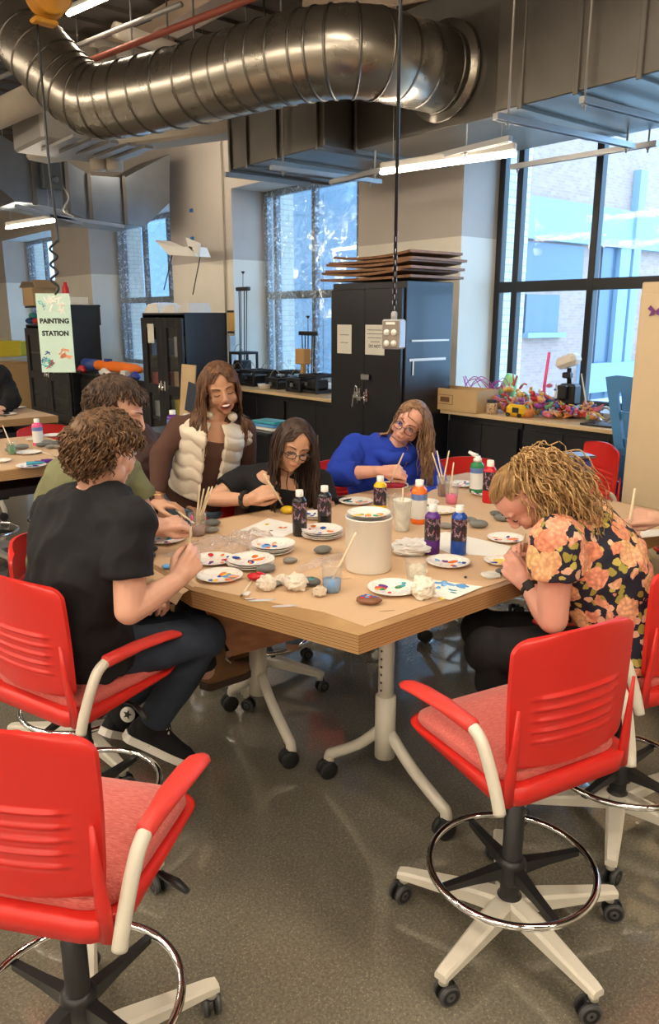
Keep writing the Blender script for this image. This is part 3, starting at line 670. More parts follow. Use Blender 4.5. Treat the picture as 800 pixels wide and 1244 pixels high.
for i, (px, w, col) in enumerate(((36, .3, (.02, .06, .2)), (44, .25, (.5, .03, .03)), (55, .2, (.1, .1, .12)), (40, .2, (.05, .3, .3)))):
    c = PX(px, 378, 4.9 + .1 * (i == 3)); c.z = 1.63 + (.09 if i == 3 else 0); mb = MB(); mb.ell(c + V3((0, 0, .05)), (.08, w / 2, .055)); tag(mb.build('cloth_bundle', mat('bundle%d' % i, col, .8)), ('navy', 'red', 'charcoal', 'teal')[i] + ' cloth bundle on the open shelf of the tall locker', 'cloth')
c = PX(48, 360, 5.0); c.z = 1.94
t = thing('open_carton', 'open cardboard carton on top of the tall locker', 'box', c)
mb = MB(); 
for dx, dy, sx, sy in ((-.2, 0, .012, .5), (.2, 0, .012, .5), (0, -.25, .4, .012), (0, .25, .4, .012)): mb.box(c + V3((dx, dy, .15)), (sx, sy, .3))
mb.box(c + V3((0, 0, .006)), (.4, .5, .012)); mb.build('carton_body', M['card'], t)
for s, a in ((-1, .7), (1, -.5)): mb = MB(); mb.box(c + V3((0, s * .32, .36)), (.4, .2, .008), 0, Matrix.Rotation(a * s * s * 1. * s * -1 if False else a, 3, 'X')); mb.build('flap', M['card'], t)
c = V3((5.08, 12.7, 1.94)); small_box(c, (.3, .5, .12), M['white'], 'storage_tray', 'white tray at the right end on top of the tall locker', 'tray')
c = V3((5.05, 12.9, 2.062)); mb = MB(); mb.lathe([(.05, 0), (.06, .02), (.055, .16), (.03, .2), (.03, .24)], 16, None, c); tag(mb.build('red_canister', M['red']), 'red canister on the white tray on the tall locker', 'canister')
# low cabinets with worktop at left
for i, (a, b) in enumerate(((9.9, 11.1), (11.1, 12.3))):
    door_cab('base_cabinet', ('black base cabinet directly behind the two seated men, nearer one', 'black base cabinet under the orange toy, farther one')[i], 'cabinet', 4.95, 5.55, a, b, .86, M['cab'])
mb = MB(); mb.box((5.22, 11.1, .875), (.66, 2.46, .03), .004); tag(mb.build('left_worktop', M['cab']), 'black worktop carrying the orange toy and models', 'worktop')
t = thing('foam_rocket', 'long orange foam tube with dark blue tail lying on the worktop', 'toy', PX(145, 450, 4.95))
a, b = PX(116, 442, 4.95), PX(172, 450, 4.95); a.z = 1.03; b.z = 1.03; d = (b - a)
mb = MB(); mb.tube([a, a + d * .02, a + d * .55, a + d * .9, b], [.06, .075, .08, .07, .03], 18); mb.build('orange_tube', mat('orange_foam', (.85, .18, .01), .5), t)
mb = MB(); mb.tube([a - d * .28, a - d * .25, a + d * .06], [.05, .085, .085], 18); mb.box(a + d * .3 + V3((0, 0, .085)), (.07, .16, .05), .01); mb.build('blue_tail', mat('navy_foam', (.02, .05, .22), .5), t)
for i, (px, py, s, col, sh, lab) in enumerate(((92, 452, .2, (.75, .72, .64), 'box', 'white box model at left of the orange tube'), (100, 458, .12, (.55, .03, .03), 'ell', 'red model car under the orange tube'), (128, 459, .2, (.7, .68, .62), 'ell', 'white model car at the middle of the worktop'), (153, 462, .12, (.7, .7, .7), 'box', 'white carton at right end of the worktop'), (163, 440, .12, (.02, .04, .3), 'ell', 'dark blue toy at right end of the worktop'))):
    c = PX(px, py + 3, 4.85 if i else 5.1); c.z = .89
    t = thing('model_car' if sh == 'ell' else 'small_carton', lab, 'toy' if sh == 'ell' else 'box', c)
    mb = MB()
    if sh == 'box': mb.box(c + V3((0, 0, s * .5)), (s * .8, s * 1.3, s), .01); mb.build('body', mat('model%d' % i, col, .5), t)
    else:
        mb.ell(c + V3((0, 0, .05)), (.06, s, .05)); mb.ell(c + V3((0, 0, .08)), (.05, s * .5, .045)); mb.build('body', mat('model%d' % i, col, .4), t)
        for q in (-.55, .55): w = MB(); w.tube([c + V3((-.07, s * q, .028)), c + V3((-.05, s * q, .028))], .03, 14); w.build('wheel', M['black'], t)
# far left stuff
for i, (px, py, x, w, h, col, lab) in enumerate(((8, 470, 5.6, 1.0, .32, (.8, .55, .02), 'yellow storage bin at the far left wall'), (22, 475, 5.9, .8, .3, (.8, .6, .03), 'second yellow storage bin behind the first'), (22, 520, 4.9, .5, .9, (.5, .3, .12), 'tall cardboard box left of the tall locker'))):
    c = PX(px, py, x); z0 = (.9, .9, 0)[i]; c.z = z0; t = thing('storage_bin' if i < 2 else 'tall_carton', lab, 'box', c); mb = MB(); mb.box(c + V3((0, 0, h / 2)), (.5, w, h), .02); mb.build('bin_body', mat('bin%d' % i, col, .5), t); mb = MB(); mb.box(c + V3((0, 0, h)), (.52, w + .02, .04), .01); mb.build('rim', mat('binr%d' % i, col, .4), t)
door_cab('base_cabinet', 'pale base cabinet under the yellow bins at far left', 'cabinet', 5.25, 6.2, 15.2, 18.4, .9, mat('pale_board', (.55, .5, .4), .6))
c = PX(20, 410, 6.1); mb = MB(); mb.box((6.2, 16.6, 1.65), (.05, 1.2, .7), .01); tag(mb.build('white_board', mat('pale_blue_board', (.62, .72, .82), .4)), 'pale blue board above the yellow bins', 'board')
# worktops under the windows
def worktop_run(x0, x1, y0, y1, n, lab, lab2, open_end=None):
    mb = MB(); mb.box(((x0 + x1) / 2, (y0 + y1) / 2, .885), (x1 - x0, y1 - y0, .035), .004); tag(mb.build('window_worktop', M['maple']), lab, 'worktop')
    w = (y1 - y0 - .08) / n
    for i in range(n):
        a = y0 + .04 + i * w; door_cab('base_cabinet', lab2[i], 'cabinet', x0 + .06, x1 - .02, a, a + w - .012, .866, M['cab'])
worktop_run(5.46, 6.36, 3.17, 4.96, 2, 'maple worktop with the toy pile under the right window', ['black base cabinet under the toy pile, right of the pair', 'black base cabinet under the toy pile, next to the tall cabinet'])
worktop_run(5.24, 6.36, 6.02, 8.38, 2, 'maple worktop with black machines under the middle window', ['black base cabinet under the machines, nearer the tall cabinet', 'black base cabinet under the machines, behind the standing person'])
# tan cabinet at right edge
TC = door_cab('tan_cabinet', 'tan steel cabinet with a purple butterfly at the right edge', 'cabinet', 4.0, 4.5, 1.25, 2.24, 1.93, M['tan'], split=True)
t = thing('butterfly_decal', 'purple butterfly sticker on the tan cabinet', 'sticker', PX(796, 378, 3.97)); c = PX(796, 378, 3.975)
for s in (-1, 1): mb = MB(); mb.prism([(0, 0), (.03 * s, .03), (.045 * s, .012), (.022 * s, -.002), (.035 * s, -.025), (.008 * s, -.018)], .003, Matrix(((0, 0, -1), (1, 0, 0), (0, 1, 0))), c); mb.build('wing', mat('purple_paint', (.16, .03, .2), .5), t, fix=True)
# blue wooden stand
t = thing('blue_stand', 'blue painted wooden stand with cut-out sides beside the tan cabinet', 'stand', (4.35, 2.55, 0))
def board(pts, th, x, name, m):
    q = [PX(px, py, x) for px, py in pts]; mb = MB(); mb.prism([(p.y, p.z) for p in q], th, Matrix(((0, 0, 1), (1, 0, 0), (0, 1, 0))), (x, 0, 0)); mb.build(name, m, t, fix=True)
side = [(735, 458), (748, 456), (748, 476), (752, 510), (757, 544), (770, 544), (770, 586), (752, 587), (744, 530)]
board(side, .03, 4.25, 'side_board', M['blue']); board([(748, 456), (776, 460), (776, 474), (748, 477)], .03, 4.25, 'top_rail', M['blue']); board([(752, 500), (776, 503), (776, 512), (753, 509)], .03, 4.27, 'cross_rail', M['blue'])
board([(757, 533), (776, 535), (776, 548), (758, 546)], .03, 4.27, 'cross_rail', M['blue']); board([(744, 585), (778, 588), (778, 740), (744, 740)], .03, 4.2, 'lower_board', M['blue'])
for p in ((742, 470), (746, 500), (750, 530)):
    pass
board([(753, 458), (776, 462), (776, 588), (760, 588)], .03, 4.6, 'back_board', M['blue'])

# ================================================================ chair
def chair(label, group=None):
    t = thing('drafting_chair', label, 'chair', (0, 0, 0), 0, group)
    for k in range(5):
        a = 2 * PI * k / 5 + PI / 2; d = V3((math.cos(a), math.sin(a), 0)); s = V3((-d.y, d.x, 0)); rings = []
        for u, w, z0, z1 in ((.025, .032, .085, .135), (.10, .030, .088, .132), (.22, .025, .085, .118), (.315, .020, .082, .108), (.338, .018, .080, .102)):
            rings.append([d * u + s * (-w) + V3((0, 0, z0)), d * u + s * w + V3((0, 0, z0)), d * u + s * w + V3((0, 0, z1 - .008)), d * u + s * w * .7 + V3((0, 0, z1)), d * u - s * w * .7 + V3((0, 0, z1)), d * u - s * w + V3((0, 0, z1 - .008))])
        mb = MB(); mb.loft(rings, smooth=False); mb.tube([d * .322 + V3((0, 0, .062)), d * .322 + V3((0, 0, .095))], .014, 12); l = mb.build('base_arm', M['cream'], t, fix=True)
        ca = a * 2.3 + .6; wd = V3((math.cos(ca), math.sin(ca), 0)); c = d * .322 + V3((math.sin(ca), -math.cos(ca), 0)) * .012 + V3((0, 0, .03))
        w = MB()
        for sd in (-1, 1): w.lathe([(.030, .004), (.030, .017), (.026, .020), (.004, .020)], 20, frame(wd * sd), c + wd * sd * .003, cap=False); w.lathe([(.004, .0205), (.013, .0205), (.015, .018), (.022, .018), (.024, .0215), (.029, .019), (.0302, .016), (.0302, .010)], 20, frame(wd * sd), c + wd * sd * .003, mi=1, cap=False); w.lathe([(.030, .004), (.001, .004)], 20, frame(wd * sd), c + wd * sd * .003, cap=False)
        w.box(c + V3((0, 0, .022)), (.02, .02, .03), .004, frame((0, 0, 1), wd)); w.tube([c + V3((0, 0, .02)), V3((d.x * .322, d.y * .322, .066))], .008, 8)
        w.build('caster', [M['rubber'], M['rim']], l)
    mb = MB(); mb.lathe([(.035, .085), (.045, .09), (.045, .125), (.03, .14), (.028, .15), (.028, .40), (.024, .402), (.024, .545)], 24); mb.build('gas_column', M['black'], t)
    mb = MB(); mb.lathe([(.036, .185), (.042, .19), (.042, .25), (.034, .262), (.028, .265)], 24)
    for k in range(4):
        a = PI / 4 + PI / 2 * k; d = V3((math.cos(a), math.sin(a), 0)); s = V3((-d.y, d.x, 0))
        mb.loft([[d * u + s * w * x + V3((0, 0, z + h * y)) for x, y in ((-1, -1), (1, -1), (1, 1), (-1, 1))] for u, w, z, h in ((.03, .016, .225, .02), (.12, .012, .222, .012), (.225, .010, .218, .008))], smooth=False)
    mb.build('ring_bracket', M['black'], t, fix=True)
    mb = MB(); mb.tube([(.232 * math.cos(k * PI / 32), .232 * math.sin(k * PI / 32), .232) for k in range(64)], .0105, 12, close=True); mb.build('foot_ring', M['chrome'], t)
    mb = MB(); mb.box((0, .02, .555), (.17, .26, .035), .012); mb.box((0, .02, .58), (.3, .32, .02), .006); mb.build('tilt_mechanism', M['black'], t)
    mb = MB(); mb.tube([(.06, .04, .575), (.20, .04, .575), (.235, .035, .57)], .006, 8); mb.tube([(.205, .038, .575), (.245, .03, .566), (.272, .02, .558)], [.012, .018, .012], 12, flat=.6); mb.build('height_lever', M['black'], t)
    # seat pan: thick rear fascia, thinner upturned front
    def rr_(hw, y0, y1, r, z, n=6):
        o = []
        for cx, cy, a0 in ((hw - r, y1 - r, 0), (-hw + r, y1 - r, PI / 2), (-hw + r, y0 + r, PI), (hw - r, y0 + r, 1.5 * PI)):
            for k in range(n): a = a0 + PI / 2 * k / (n - 1); o.append(V3((cx + r * math.cos(a), cy + r * math.sin(a), z)))
        return o
    def prof(v, top):
        y = v.y; f = (y + .20) / .46
        return V3((v.x, v.y, v.z + (-.035 * f * f + .012 * f if top else .006 * f + (.022 * f))))
    mb = MB()
    R0 = [prof(v, False) for v in rr_(.195, -.18, .215, .06, .588)]; R1 = [prof(v, False) for v in rr_(.216, -.198, .240, .07, .600)]
    R2 = [V3((v.x, v.y, .648 - .012 * max(0, (v.y + .2) / .46))) for v in rr_(.224, -.198, .248, .07, 0)]; R3 = [V3((v.x, v.y, .648 - .012 * max(0, (v.y + .2) / .46))) for v in rr_(.212, -.184, .236, .06, 0)]
    mb.loft([R0, R1, R2, R3]); mb.build('seat_pan', M['red'], t, fix=True)
    mb = MB(); rings = []
    for ins, z in ((.012, .640), (.004, .655), (.006, .672), (.03, .684), (.09, .690), (.16, .691)):
        rings.append([V3((v.x, v.y, z - .028 * max(0, (v.y - .12) / .14) ** 2)) for v in rr_(.212 - ins, -.176 + ins, .242 - ins, max(.012, .075 - ins * .3), 0)])
    mb.loft(rings); mb.build('seat_cushion', M['cushion'], t, fix=True)
    # backrest
    def bp(u, v, off):  # u -1..1, v 0..1
        hw = .186 + .012 * math.sin(v * 2.2); 
        rnd = 0
        if v > .9: rnd = .05 * (1 - math.sqrt(max(0, 1 - ((v - .9) / .1) ** 2)))
        if v < .1: rnd = .03 * (1 - math.sqrt(max(0, 1 - ((.1 - v) / .1) ** 2)))
        x = u * (hw - rnd); z = .682 + v * .338 + .012 * (1 - u * u) * (v > .5) * (v - .5) * 2
        y = -.190 - .006 * v - .03 * (1 - u * u) + .03
        rb = 0
        for zk in (.22, .305, .39, .475, .56):
            w = 1 / (1 + math.exp((abs(u) - .62) * 40)); rb += .011 * math.exp(-((v - zk) / .011) ** 2) * w - .005 * math.exp(-((v - zk + .03) / .014) ** 2) * w
        return V3((x, y - off - rb, z))
    nu, nv = 24, 90; mb = MB()
    for off, rev in ((.006, False), (-.006, True)):
        vs = [bp(-1 + 2 * i / nu, j / nv, off) for j in range(nv + 1) for i in range(nu + 1)]
        fs = [(j * (nu + 1) + i, j * (nu + 1) + i + 1, (j + 1) * (nu + 1) + i + 1, (j + 1) * (nu + 1) + i) for j in range(nv) for i in range(nu)]
        mb.add(vs, [f[::-1] for f in fs] if rev else fs)
    edge = [(i / nu * 2 - 1, 0) for i in range(nu)] + [(1, j / nv) for j in range(nv)] + [(1 - i / nu * 2, 1) for i in range(nu)] + [(-1, 1 - j / nv) for j in range(nv)]
    A = [bp(u, v, .006) for u, v in edge]; B = [bp(u, v, -.006) for u, v in edge]; n = len(edge)
    mb.add(A + B, [(i, n + i, n + (i + 1) % n, (i + 1) % n) for i in range(n)]); mb.build('backrest', M['red'], t)
    for s in (-1, 1):
        mb = MB(); pts = [(s * .195, -.178, .60), (s * .193, -.182, .68), (s * .190, -.188, .76), (s * .190, -.192, .86)]; mb.tube(pts, [.019, .016, .011, .005], 12, flat=.6, up=(0, 1, 0)); mb.build('back_post', M['red'], t)
        mb = MB(); pts = cat_rom([(s * .222, -.185, .590), (s * .228, -.170, .65), (s * .238, -.140, .735), (s * .242, -.115, .772), (s * .242, -.075, .785), (s * .241, -.03, .780)], 5)
        mb.tube(pts, .0155, 14); ar = mb.build('arm_tube', M['cream'], t)
        mb = MB(); rings = []
        for y, w, z, h in ((-.100, .014, .782, .016), (-.090, .020, .784, .020), (-.03, .022, .785, .019), (.03, .029, .786, .014), (.13, .031, .778, .012), (.19, .028, .768, .012), (.215, .015, .762, .008)):
            rings.append([V3((s * .241 + w * math.cos(k * PI / 8), y, z + h * math.sin(k * PI / 8))) for k in range(16)])
        mb.loft(rings); mb.build('arm_pad', M['redpad'], ar, fix=True)
    return t
CH = chair('red drafting chair at the front right, seen from behind, empty, the nearest to the camera on that side')
def place(x, y, deg, label, first=False, base=0., drop=0., recline=0.):
    o = CH if first else copy_tree(CH)
    o.location = (x, y, 0); o.rotation_euler = (0, 0, math.radians(deg)); o['label'] = label; o['group'] = 'red drafting chairs around the tables'
    for ch in o.children:
        if recline and ch.name.split('.')[0] in ('backrest', 'back_post'):
            R_ = Matrix.Rotation(math.radians(recline), 3, 'X'); p_ = V3((0, -.19, .62)); ch.rotation_euler = (math.radians(recline), 0, 0); ch.location = p_ - R_ @ p_
        if ch.name.split('.')[0] in ('base_arm', 'ring_bracket'):
            if ch.name.startswith('base_arm') or True:
                ch.rotation_euler = (0, 0, math.radians(base))
        elif drop and ch.name.split('.')[0] not in ('foot_ring', 'gas_column'): ch.location.z -= drop
        elif drop and ch.name.startswith('gas_column'): ch.scale.z = 1 - drop / .545 * 1.0
    return o
place(1.60, 1.12, -11.7, 'empty red drafting chair at the front right, seen from behind, nearest to the table corner', True, base=36.7)
place(2.294, 1.189, -4.6, 'red drafting chair carrying the person in the floral shirt', base=50.6)
place(.822, 2.25, -72, 'red drafting chair carrying the person in the plain black tee at left', base=50, recline=3)
place(.473, 1.472, -52, 'empty red drafting chair cut by the left bottom corner of the picture', base=27)
place(1.03, 2.82, -120, 'red drafting chair carrying the person in the olive tee', base=15, drop=0.1)
place(1.60, 3.50, -150, 'red drafting chair carrying the person in the brown hoodie', base=50, drop=0.1)
place(1.99, 2.93, 174, 'red drafting chair carrying the person in the black tee and glasses', base=30, drop=0.09)
place(2.80, 3.22, 160, 'red drafting chair carrying the person in the blue hoodie', base=0, drop=0.09)
place(3.80, 1.60, 92, 'empty red drafting chair right of the curly hair, at the right end of the table', base=0, drop=0)
place(3.45, 2.86, 150, 'empty red drafting chair behind the green pump bottle', base=0, drop=0.10)
place(3.95, 2.52, 60, 'empty red drafting chair seen edge-on beyond the bench vise', base=0, drop=0)
place(1.52, 5.80, 178, 'red drafting chair beyond the second table, left of the two backs', base=12, drop=0.09)
place(2.08, 5.82, 184, 'red drafting chair beyond the second table, right of the two backs', base=42, drop=0.09)
# ================================================================ tables
TZ = .90
def table_leg(x, y, t, h=.82, ang=0.):
    Rm = Matrix.Rotation(ang, 3, 'Z'); c = V3((x, y, 0))
    mb = MB(); mb.tube([c + V3((0, 0, .40)), c + V3((0, 0, h))], .028, 20); mb.tube([c + V3((0, 0, .20)), c + V3((0, 0, .44))], .037, 20); mb.box(c + V3((0, 0, h - .01)), (.12, .5, .02), .004, Rm)
    l = mb.build('leg_column', M['cream'], t)
    hb = MB()
    for k in range(11): hb.tube([c + Rm @ V3((-.0285, 0, .47 + k * .03)), c + Rm @ V3((-.0295, 0, .47 + k * .03))], .0045, 8)
    hb.build('adjustment_hole', M['black'], l)
    for s in (-1, 1):
        f = MB(); f.tube([c + Rm @ V3(p) for p in cat_rom([(0, s * .02, .30), (0, s * .12, .20), (0, s * .24, .115), (0, s * .268, .095), (0, s * .272, .055)], 4)], [.021] * 17, 12); fo = f.build('foot', M['cream'], l)
        w = MB(); q = c + Rm @ V3((-.012, s * .272, .037))
        for sd in (-1, 1): w.lathe([(.004, 0), (.030, 0), (.037, .005), (.037, .018), (.031, .023), (.004, .023)], 20, frame(cdir(sd * .5, -sd)), q + cdir(sd * .5, -sd) * .004)
        w.box(q + V3((0, 0, .02)), (.03, .03, .05), .01); w.build('caster', M['rubber'], fo)
t = thing('plywood_table', 'large plywood-topped work table covered in brown paper where people paint', 'table', (2.2, 2.1, 0))
out = [(1.318, 1.468), (3.32, 1.47), (3.32, 2.79), (1.36, 2.80), (1.16, 2.42), (1.145, 2.08)]
mb = MB(); mb.prism(out, .058, None, (0, 0, TZ - .058)); mb.build('tabletop', M['ply'], t)
mb = MB(); ins = [(1.42, 1.54), (3.25, 1.55), (3.25, 2.72), (1.42, 2.72), (1.25, 2.42), (1.24, 2.1)]; mb.prism(ins, .024, None, (0, 0, TZ - .082)); mb.build('under_frame', M['wood_red'], t)
for x, y in ((1.75, 1.80), (1.67, 2.49), (2.98, 1.85), (2.95, 2.45)): table_leg(x, y, t, ang=.0 if x > 2 else (.15 if y < 2 else -.12))
# drop leaf hanging under the apex
A = V3((1.185, 2.10, .842)); B = V3((1.325, 2.13, .60)); C = V3((1.555, 2.01, .65)); ab = A - B; bc = C - B; n = ab.cross(bc).normalized()
poly = [A, B, B + bc * 3.1, B + bc * 3.1 + ab * .33]; poly[3].z = .842; n = n if n.dot(V3((0, 1, 0))) > 0 else -n
mb = MB(); q = poly; r = [p + n * .03 for p in poly]; mb.loft([[q[0], q[1], q[2], q[3]], [r[0], r[1], r[2], r[3]]], smooth=False); mb.build('drop_leaf', M['wood_red'], t, fix=True)
kp = [(1.37, 1.50), (1.60, 1.505), (2.1, 1.49), (2.7, 1.50), (3.30, 1.49), (3.30, 2.77), (2.7, 2.78), (2.0, 2.775), (1.38, 2.78), (1.19, 2.42), (1.17, 2.10), (1.28, 1.82), (1.35, 1.66)]
mb = MB(); mb.prism(kp, .0015, None, (0, 0, TZ + .0005))
vs = [V3((1.19, 2.42, TZ + .002)), V3((1.17, 2.1, TZ + .002)), V3((1.12, 2.09, TZ - .01)), V3((1.115, 2.4, TZ - .012)), V3((1.10, 2.1, TZ - .045)), V3((1.10, 2.38, TZ - .05))]; mb.add(vs, [(0, 1, 2, 3), (3, 2, 4, 5)], 0, False)
tag(mb.build('kraft_paper_cover', M['kraft']), 'brown kraft paper sheet covering the big plywood table', 'paper')
for i_, (pp, ss) in enumerate((((318, 729), (.045, .010)), ((345, 736), (.04, .010)), ((303, 727), (.02, .006)), ((470, 742), (.025, .003)), ((420, 703), (.02, .004)))):
    q_ = PZ(*pp, TZ + .0022); sm_ = MB(); sm_.ell(q_, (ss[0], ss[1], .0006), Matrix.Rotation(-.55, 3, 'Z'), 12, 4); o_ = sm_.build('paint_smear', mat('smear_%d' % i_, ((.6, .62, .66), (.62, .58, .62), (.66, .6, .55), (.3, .18, .09), (.35, .22, .12))[i_], .5)); o_.parent = bpy.data.objects['kraft_paper_cover']
def far_table(x0, x1, y0, y1, lab, legs, z=TZ):
    t = thing('work_table', lab, 'table', ((x0 + x1) / 2, (y0 + y1) / 2, 0))
    mb = MB(); mb.box(((x0 + x1) / 2, (y0 + y1) / 2, z - .03), (x1 - x0, y1 - y0, .06), .003); mb.build('tabletop', M['ply'], t)
    mb = MB(); mb.box(((x0 + x1) / 2, (y0 + y1) / 2, z - .15), (x1 - x0 - .12, y1 - y0 - .16, .05), .003); mb.build('under_frame', M['black'], t)
    mb = MB(); mb.box(((x0 + x1) / 2, (y0 + y1) / 2, z + .001), (x1 - x0 - .03, y1 - y0 - .03, .002)); mb.build('paper_cover', M['kraft'], t)
    for x, y in legs: table_leg(x, y, t, h=z - .1)
far_table(-.7, 1.98, 4.5, 5.75, 'second paper-covered work table at the left, with the pink bottle on it', [(1.3, 5.1), (0, 5.1)])
far_table(-.4, 2.5, 6.8, 7.6, 'third work table at far left, beyond the two red chair backs', [(2.0, 7.2), (.4, 7.2)])
mb = MB()
small_box(PZ(773, 1001, 0), (.012, .012, .008), M['white'], 'white_pellet', 'tiny white pellet on the floor at the right', 'pellet')
# ================================================================ small table things
T0 = TZ + .003
rnd = random.Random(11)
COLS = {'blue': (.01, .07, .38), 'orange': (.85, .17, .02), 'red': (.55, .01, .02), 'purple': (.10, .02, .22), 'green': (.02, .22, .08), 'yellow': (.80, .55, .02), 'pink': (.85, .10, .25), 'black': (.015, .015, .018), 'white': (.82, .8, .75), 'teal': (.05, .35, .45), 'grey': (.16, .18, .17), 'lblue': (.12, .36, .72), 'brown': (.2, .08, .04), 'peach': (.8, .38, .22)}
PM = {k: mat('paint_' + k, v, .25, var=.1) for k, v in COLS.items()}
STK = mat('pale_wood_handle', (.76, .62, .42), .5)
lblmat = ramp_mat('dark_bottle_label', 'noise', 30, [(.0, (.02, .02, .03)), (.50, (.02, .02, .03)), (.53, (.30, .03, .06)), (.56, (.5, .5, .55)), (.59, (.05, .04, .12)), (.66, (.3, .3, .36))], .3, const=True, stretch=(1.2, 1.2, .8), distort=2)
lblwhite = mat('white_bottle_label', (.72, .72, .68), .4)
def bottle(px, py, col, label, h=.185, r=.029, style='dark', z=T0, tint=None):
    c = PZ(px, py, z); t = thing('paint_bottle', label, 'bottle', c); m = PM[col]
    mb = MB(); mb.lathe([(r * .9, 0), (r, .006), (r, h * .74), (r * .93, h * .79), (r * .62, h * .85), (r * .45, h * .865)], 24, None, c)
    mb.build('body', m, t)
    cp = MB()
    if style == 'pump':
        cp.lathe([(r * .62, h * .86), (r * .62, h * .95), (r * .4, h * .97), (r * .4, h * 1.02)], 16, None, c); cp.tube([c + V3((0, 0, h * 1.02)), c + cdir(-1, .1) * .02 + V3((0, 0, h * 1.05)), c + cdir(-1, .1) * .045 + V3((0, 0, h * 1.13))], [.010, .010, .007], 10)
    else: cp.lathe([(r * .52, h * .86), (r * .54, h * .87), (r * .52, h * 1.0), (r * .4, h * 1.005)], 18, None, c)
    cp.build('cap', M['white'], t)
    lb = MB()
    if style in ('dark',): lb.lathe([(r * 1.012, h * .30), (r * 1.012, h * .74)], 24, None, c, cap=False); lb.build('label', lblmat, t)
    else:
        lb.lathe([(r * 1.012, h * .12), (r * 1.012, h * .56)], 24, None, c, cap=False); lb.build('label', lblwhite, t)
        l2 = MB(); l2.lathe([(r * 1.014, h * .56), (r * 1.014, h * .70)], 24, None, c, cap=False); l2.build('label_band', mat('band_' + col, (.12, .2, .45), .4), t)
    return t
bottle(364, 650, 'black', 'black paint bottle standing left of its black twin on the paper')
bottle(394, 640, 'black', 'black paint bottle right behind its twin, nearer the blue hoodie', h=.175)
bottle(461, 627, 'yellow', 'yellow paint bottle behind the white bucket', h=.18)
bottle(508, 635, 'orange', 'orange paint bottle beside the cloudy cup', h=.185, r=.034, style='light')
bottle(524, 672, 'purple', 'purple paint bottle left of the blue one', h=.185)
bottle(556, 673, 'blue', 'blue paint bottle right of the purple one', h=.185)
bottle(578, 598, 'green', 'green paint bottle with white pump at the far end of the table', h=.18, r=.034, style='pump')
bottle(593, 610, 'red', 'red paint bottle half hidden by the curly hair', h=.20, r=.031)
bottle(47, 541, 'pink', 'pink paint bottle on the second table at left', h=.18, r=.034, style='light', z=TZ + .003)
def cup(px, py, label, r=.036, h=.095, liquid=None, lh=.4, sticks=0, z=T0, cloudy=False, stick_col=None, lean=None, slen=.2):
    c = PZ(px, py, z); t = thing('clear_cup' if not cloudy else 'cloudy_cup', label, 'cup', c)
    mb = MB(); mb.lathe([(r * .74, .001), (r * .76, .004), (r, h), (r * 1.05, h + .002), (r * 1.05, h + .004), (r * .97, h + .003), (r * .73, .006)], 24, None, c, cap=False)
    mb.build('cup_wall', CUPW if cloudy else CUPM, t)
    if liquid:
        q = MB(); q.lathe([(r * .70, .003), (r * (.72 + .22 * lh), h * lh), (.001, h * lh + .0005)], 24, None, c); q.build('paint_water', PM[liquid] if liquid in PM else liquid, t)
    for k in range(sticks):
        a = lean[k] if lean else (rnd.uniform(-.5, .5), rnd.uniform(-.3, .3))
        b = c + V3((0, 0, .008)) - cdir(a[0], 0) * .012; d = (cdir(1, 0) * a[0] + cdir(0, 1) * a[1] + V3((0, 0, 1))).normalized()
        brush(b, b + d * slen, ('brush' if sticks == 1 else ['first brush', 'second brush', 'third brush', 'fourth brush'][k] + ' from the left') + ' standing in the ' + ' '.join(label.split(' with')[0].split()[:8]), up=True)
    return t
CUPM = glass_mat('clear_cup_plastic', (.995, .995, .99), .08, .0, .07, (.9, .9, .9), 20, fres=.3); CUPW = glass_mat('cloudy_cup_plastic', (.97, .98, .95), .2, .0, .5, (.9, .91, .86), 10, fres=.3)
def brush(a, b, label, up=False, r=.0034, bc='brown', name='paint_brush', wet=None):
    """tip at a, handle end at b"""
    a, b = V3(a), V3(b); d = b - a; t = thing(name, label, 'brush', a)
    mb = MB(); mb.tube([a + d * .2, a + d * .35, a + d * .8, b - d * .01, b], [r * .8, r * 1.25, r * 1.05, r * .9, r * .3], 10); mb.build('handle', STK, t)
    mb = MB(); mb.tube([a + d * .11, a + d * .21], [r * .95, r * .95], 10); mb.build('ferrule', M['steel'], t)
    mb = MB(); mb.tube([a, a + d * .05, a + d * .115], [r * .25, r * 1.1, r * .85], 10); mb.build('bristles', PM[wet or bc], t)
    return t
cup(241, 650, 'clear cup of pinkish water at left with brushes', .036, .085, liquid=mat('pinkish_water', (.42, .26, .25), .1), lh=.5, sticks=4, lean=[(.12, .1), (.33, 0), (.38, .2), (.25, -.2)], slen=.20)
cup(403, 718, 'clear cup of pale blue water in the foreground with a brush', .036, .088, liquid='lblue', lh=.45, sticks=1, lean=[(.5, .2)], slen=.2)
cup(488, 644, 'cloudy cup behind the bucket with a brush', .038, .125, cloudy=True, liquid='white', lh=.85, sticks=1, lean=[(.0, 0)], slen=.17)
cup(480, 630, 'empty clear cup behind the cloudy cup', .038, .10)
cup(548, 612, 'clear cup of dark pink water with a brush', .034, .10, liquid='pink', lh=.45, sticks=1, lean=[(.08, 0)], slen=.19)
cup(538, 603, 'clear cup of brown water behind the pink one with brushes', .034, .10, liquid='brown', lh=.6, sticks=3, lean=[(-.35, 0), (-.22, .1), (.15, 0)], slen=.22)
cup(505, 708, 'clear cup beside the crumpled tissue in the foreground', .038, .075)
cup(15, 552, 'clear cup of green paint on the second table with a brush', .033, .075, liquid='green', lh=.8, sticks=1, lean=[(-.4, .2)], slen=.19)
cup(2, 496, 'brown drink cup at the far left edge', .045, .12, liquid='peach', lh=.7)
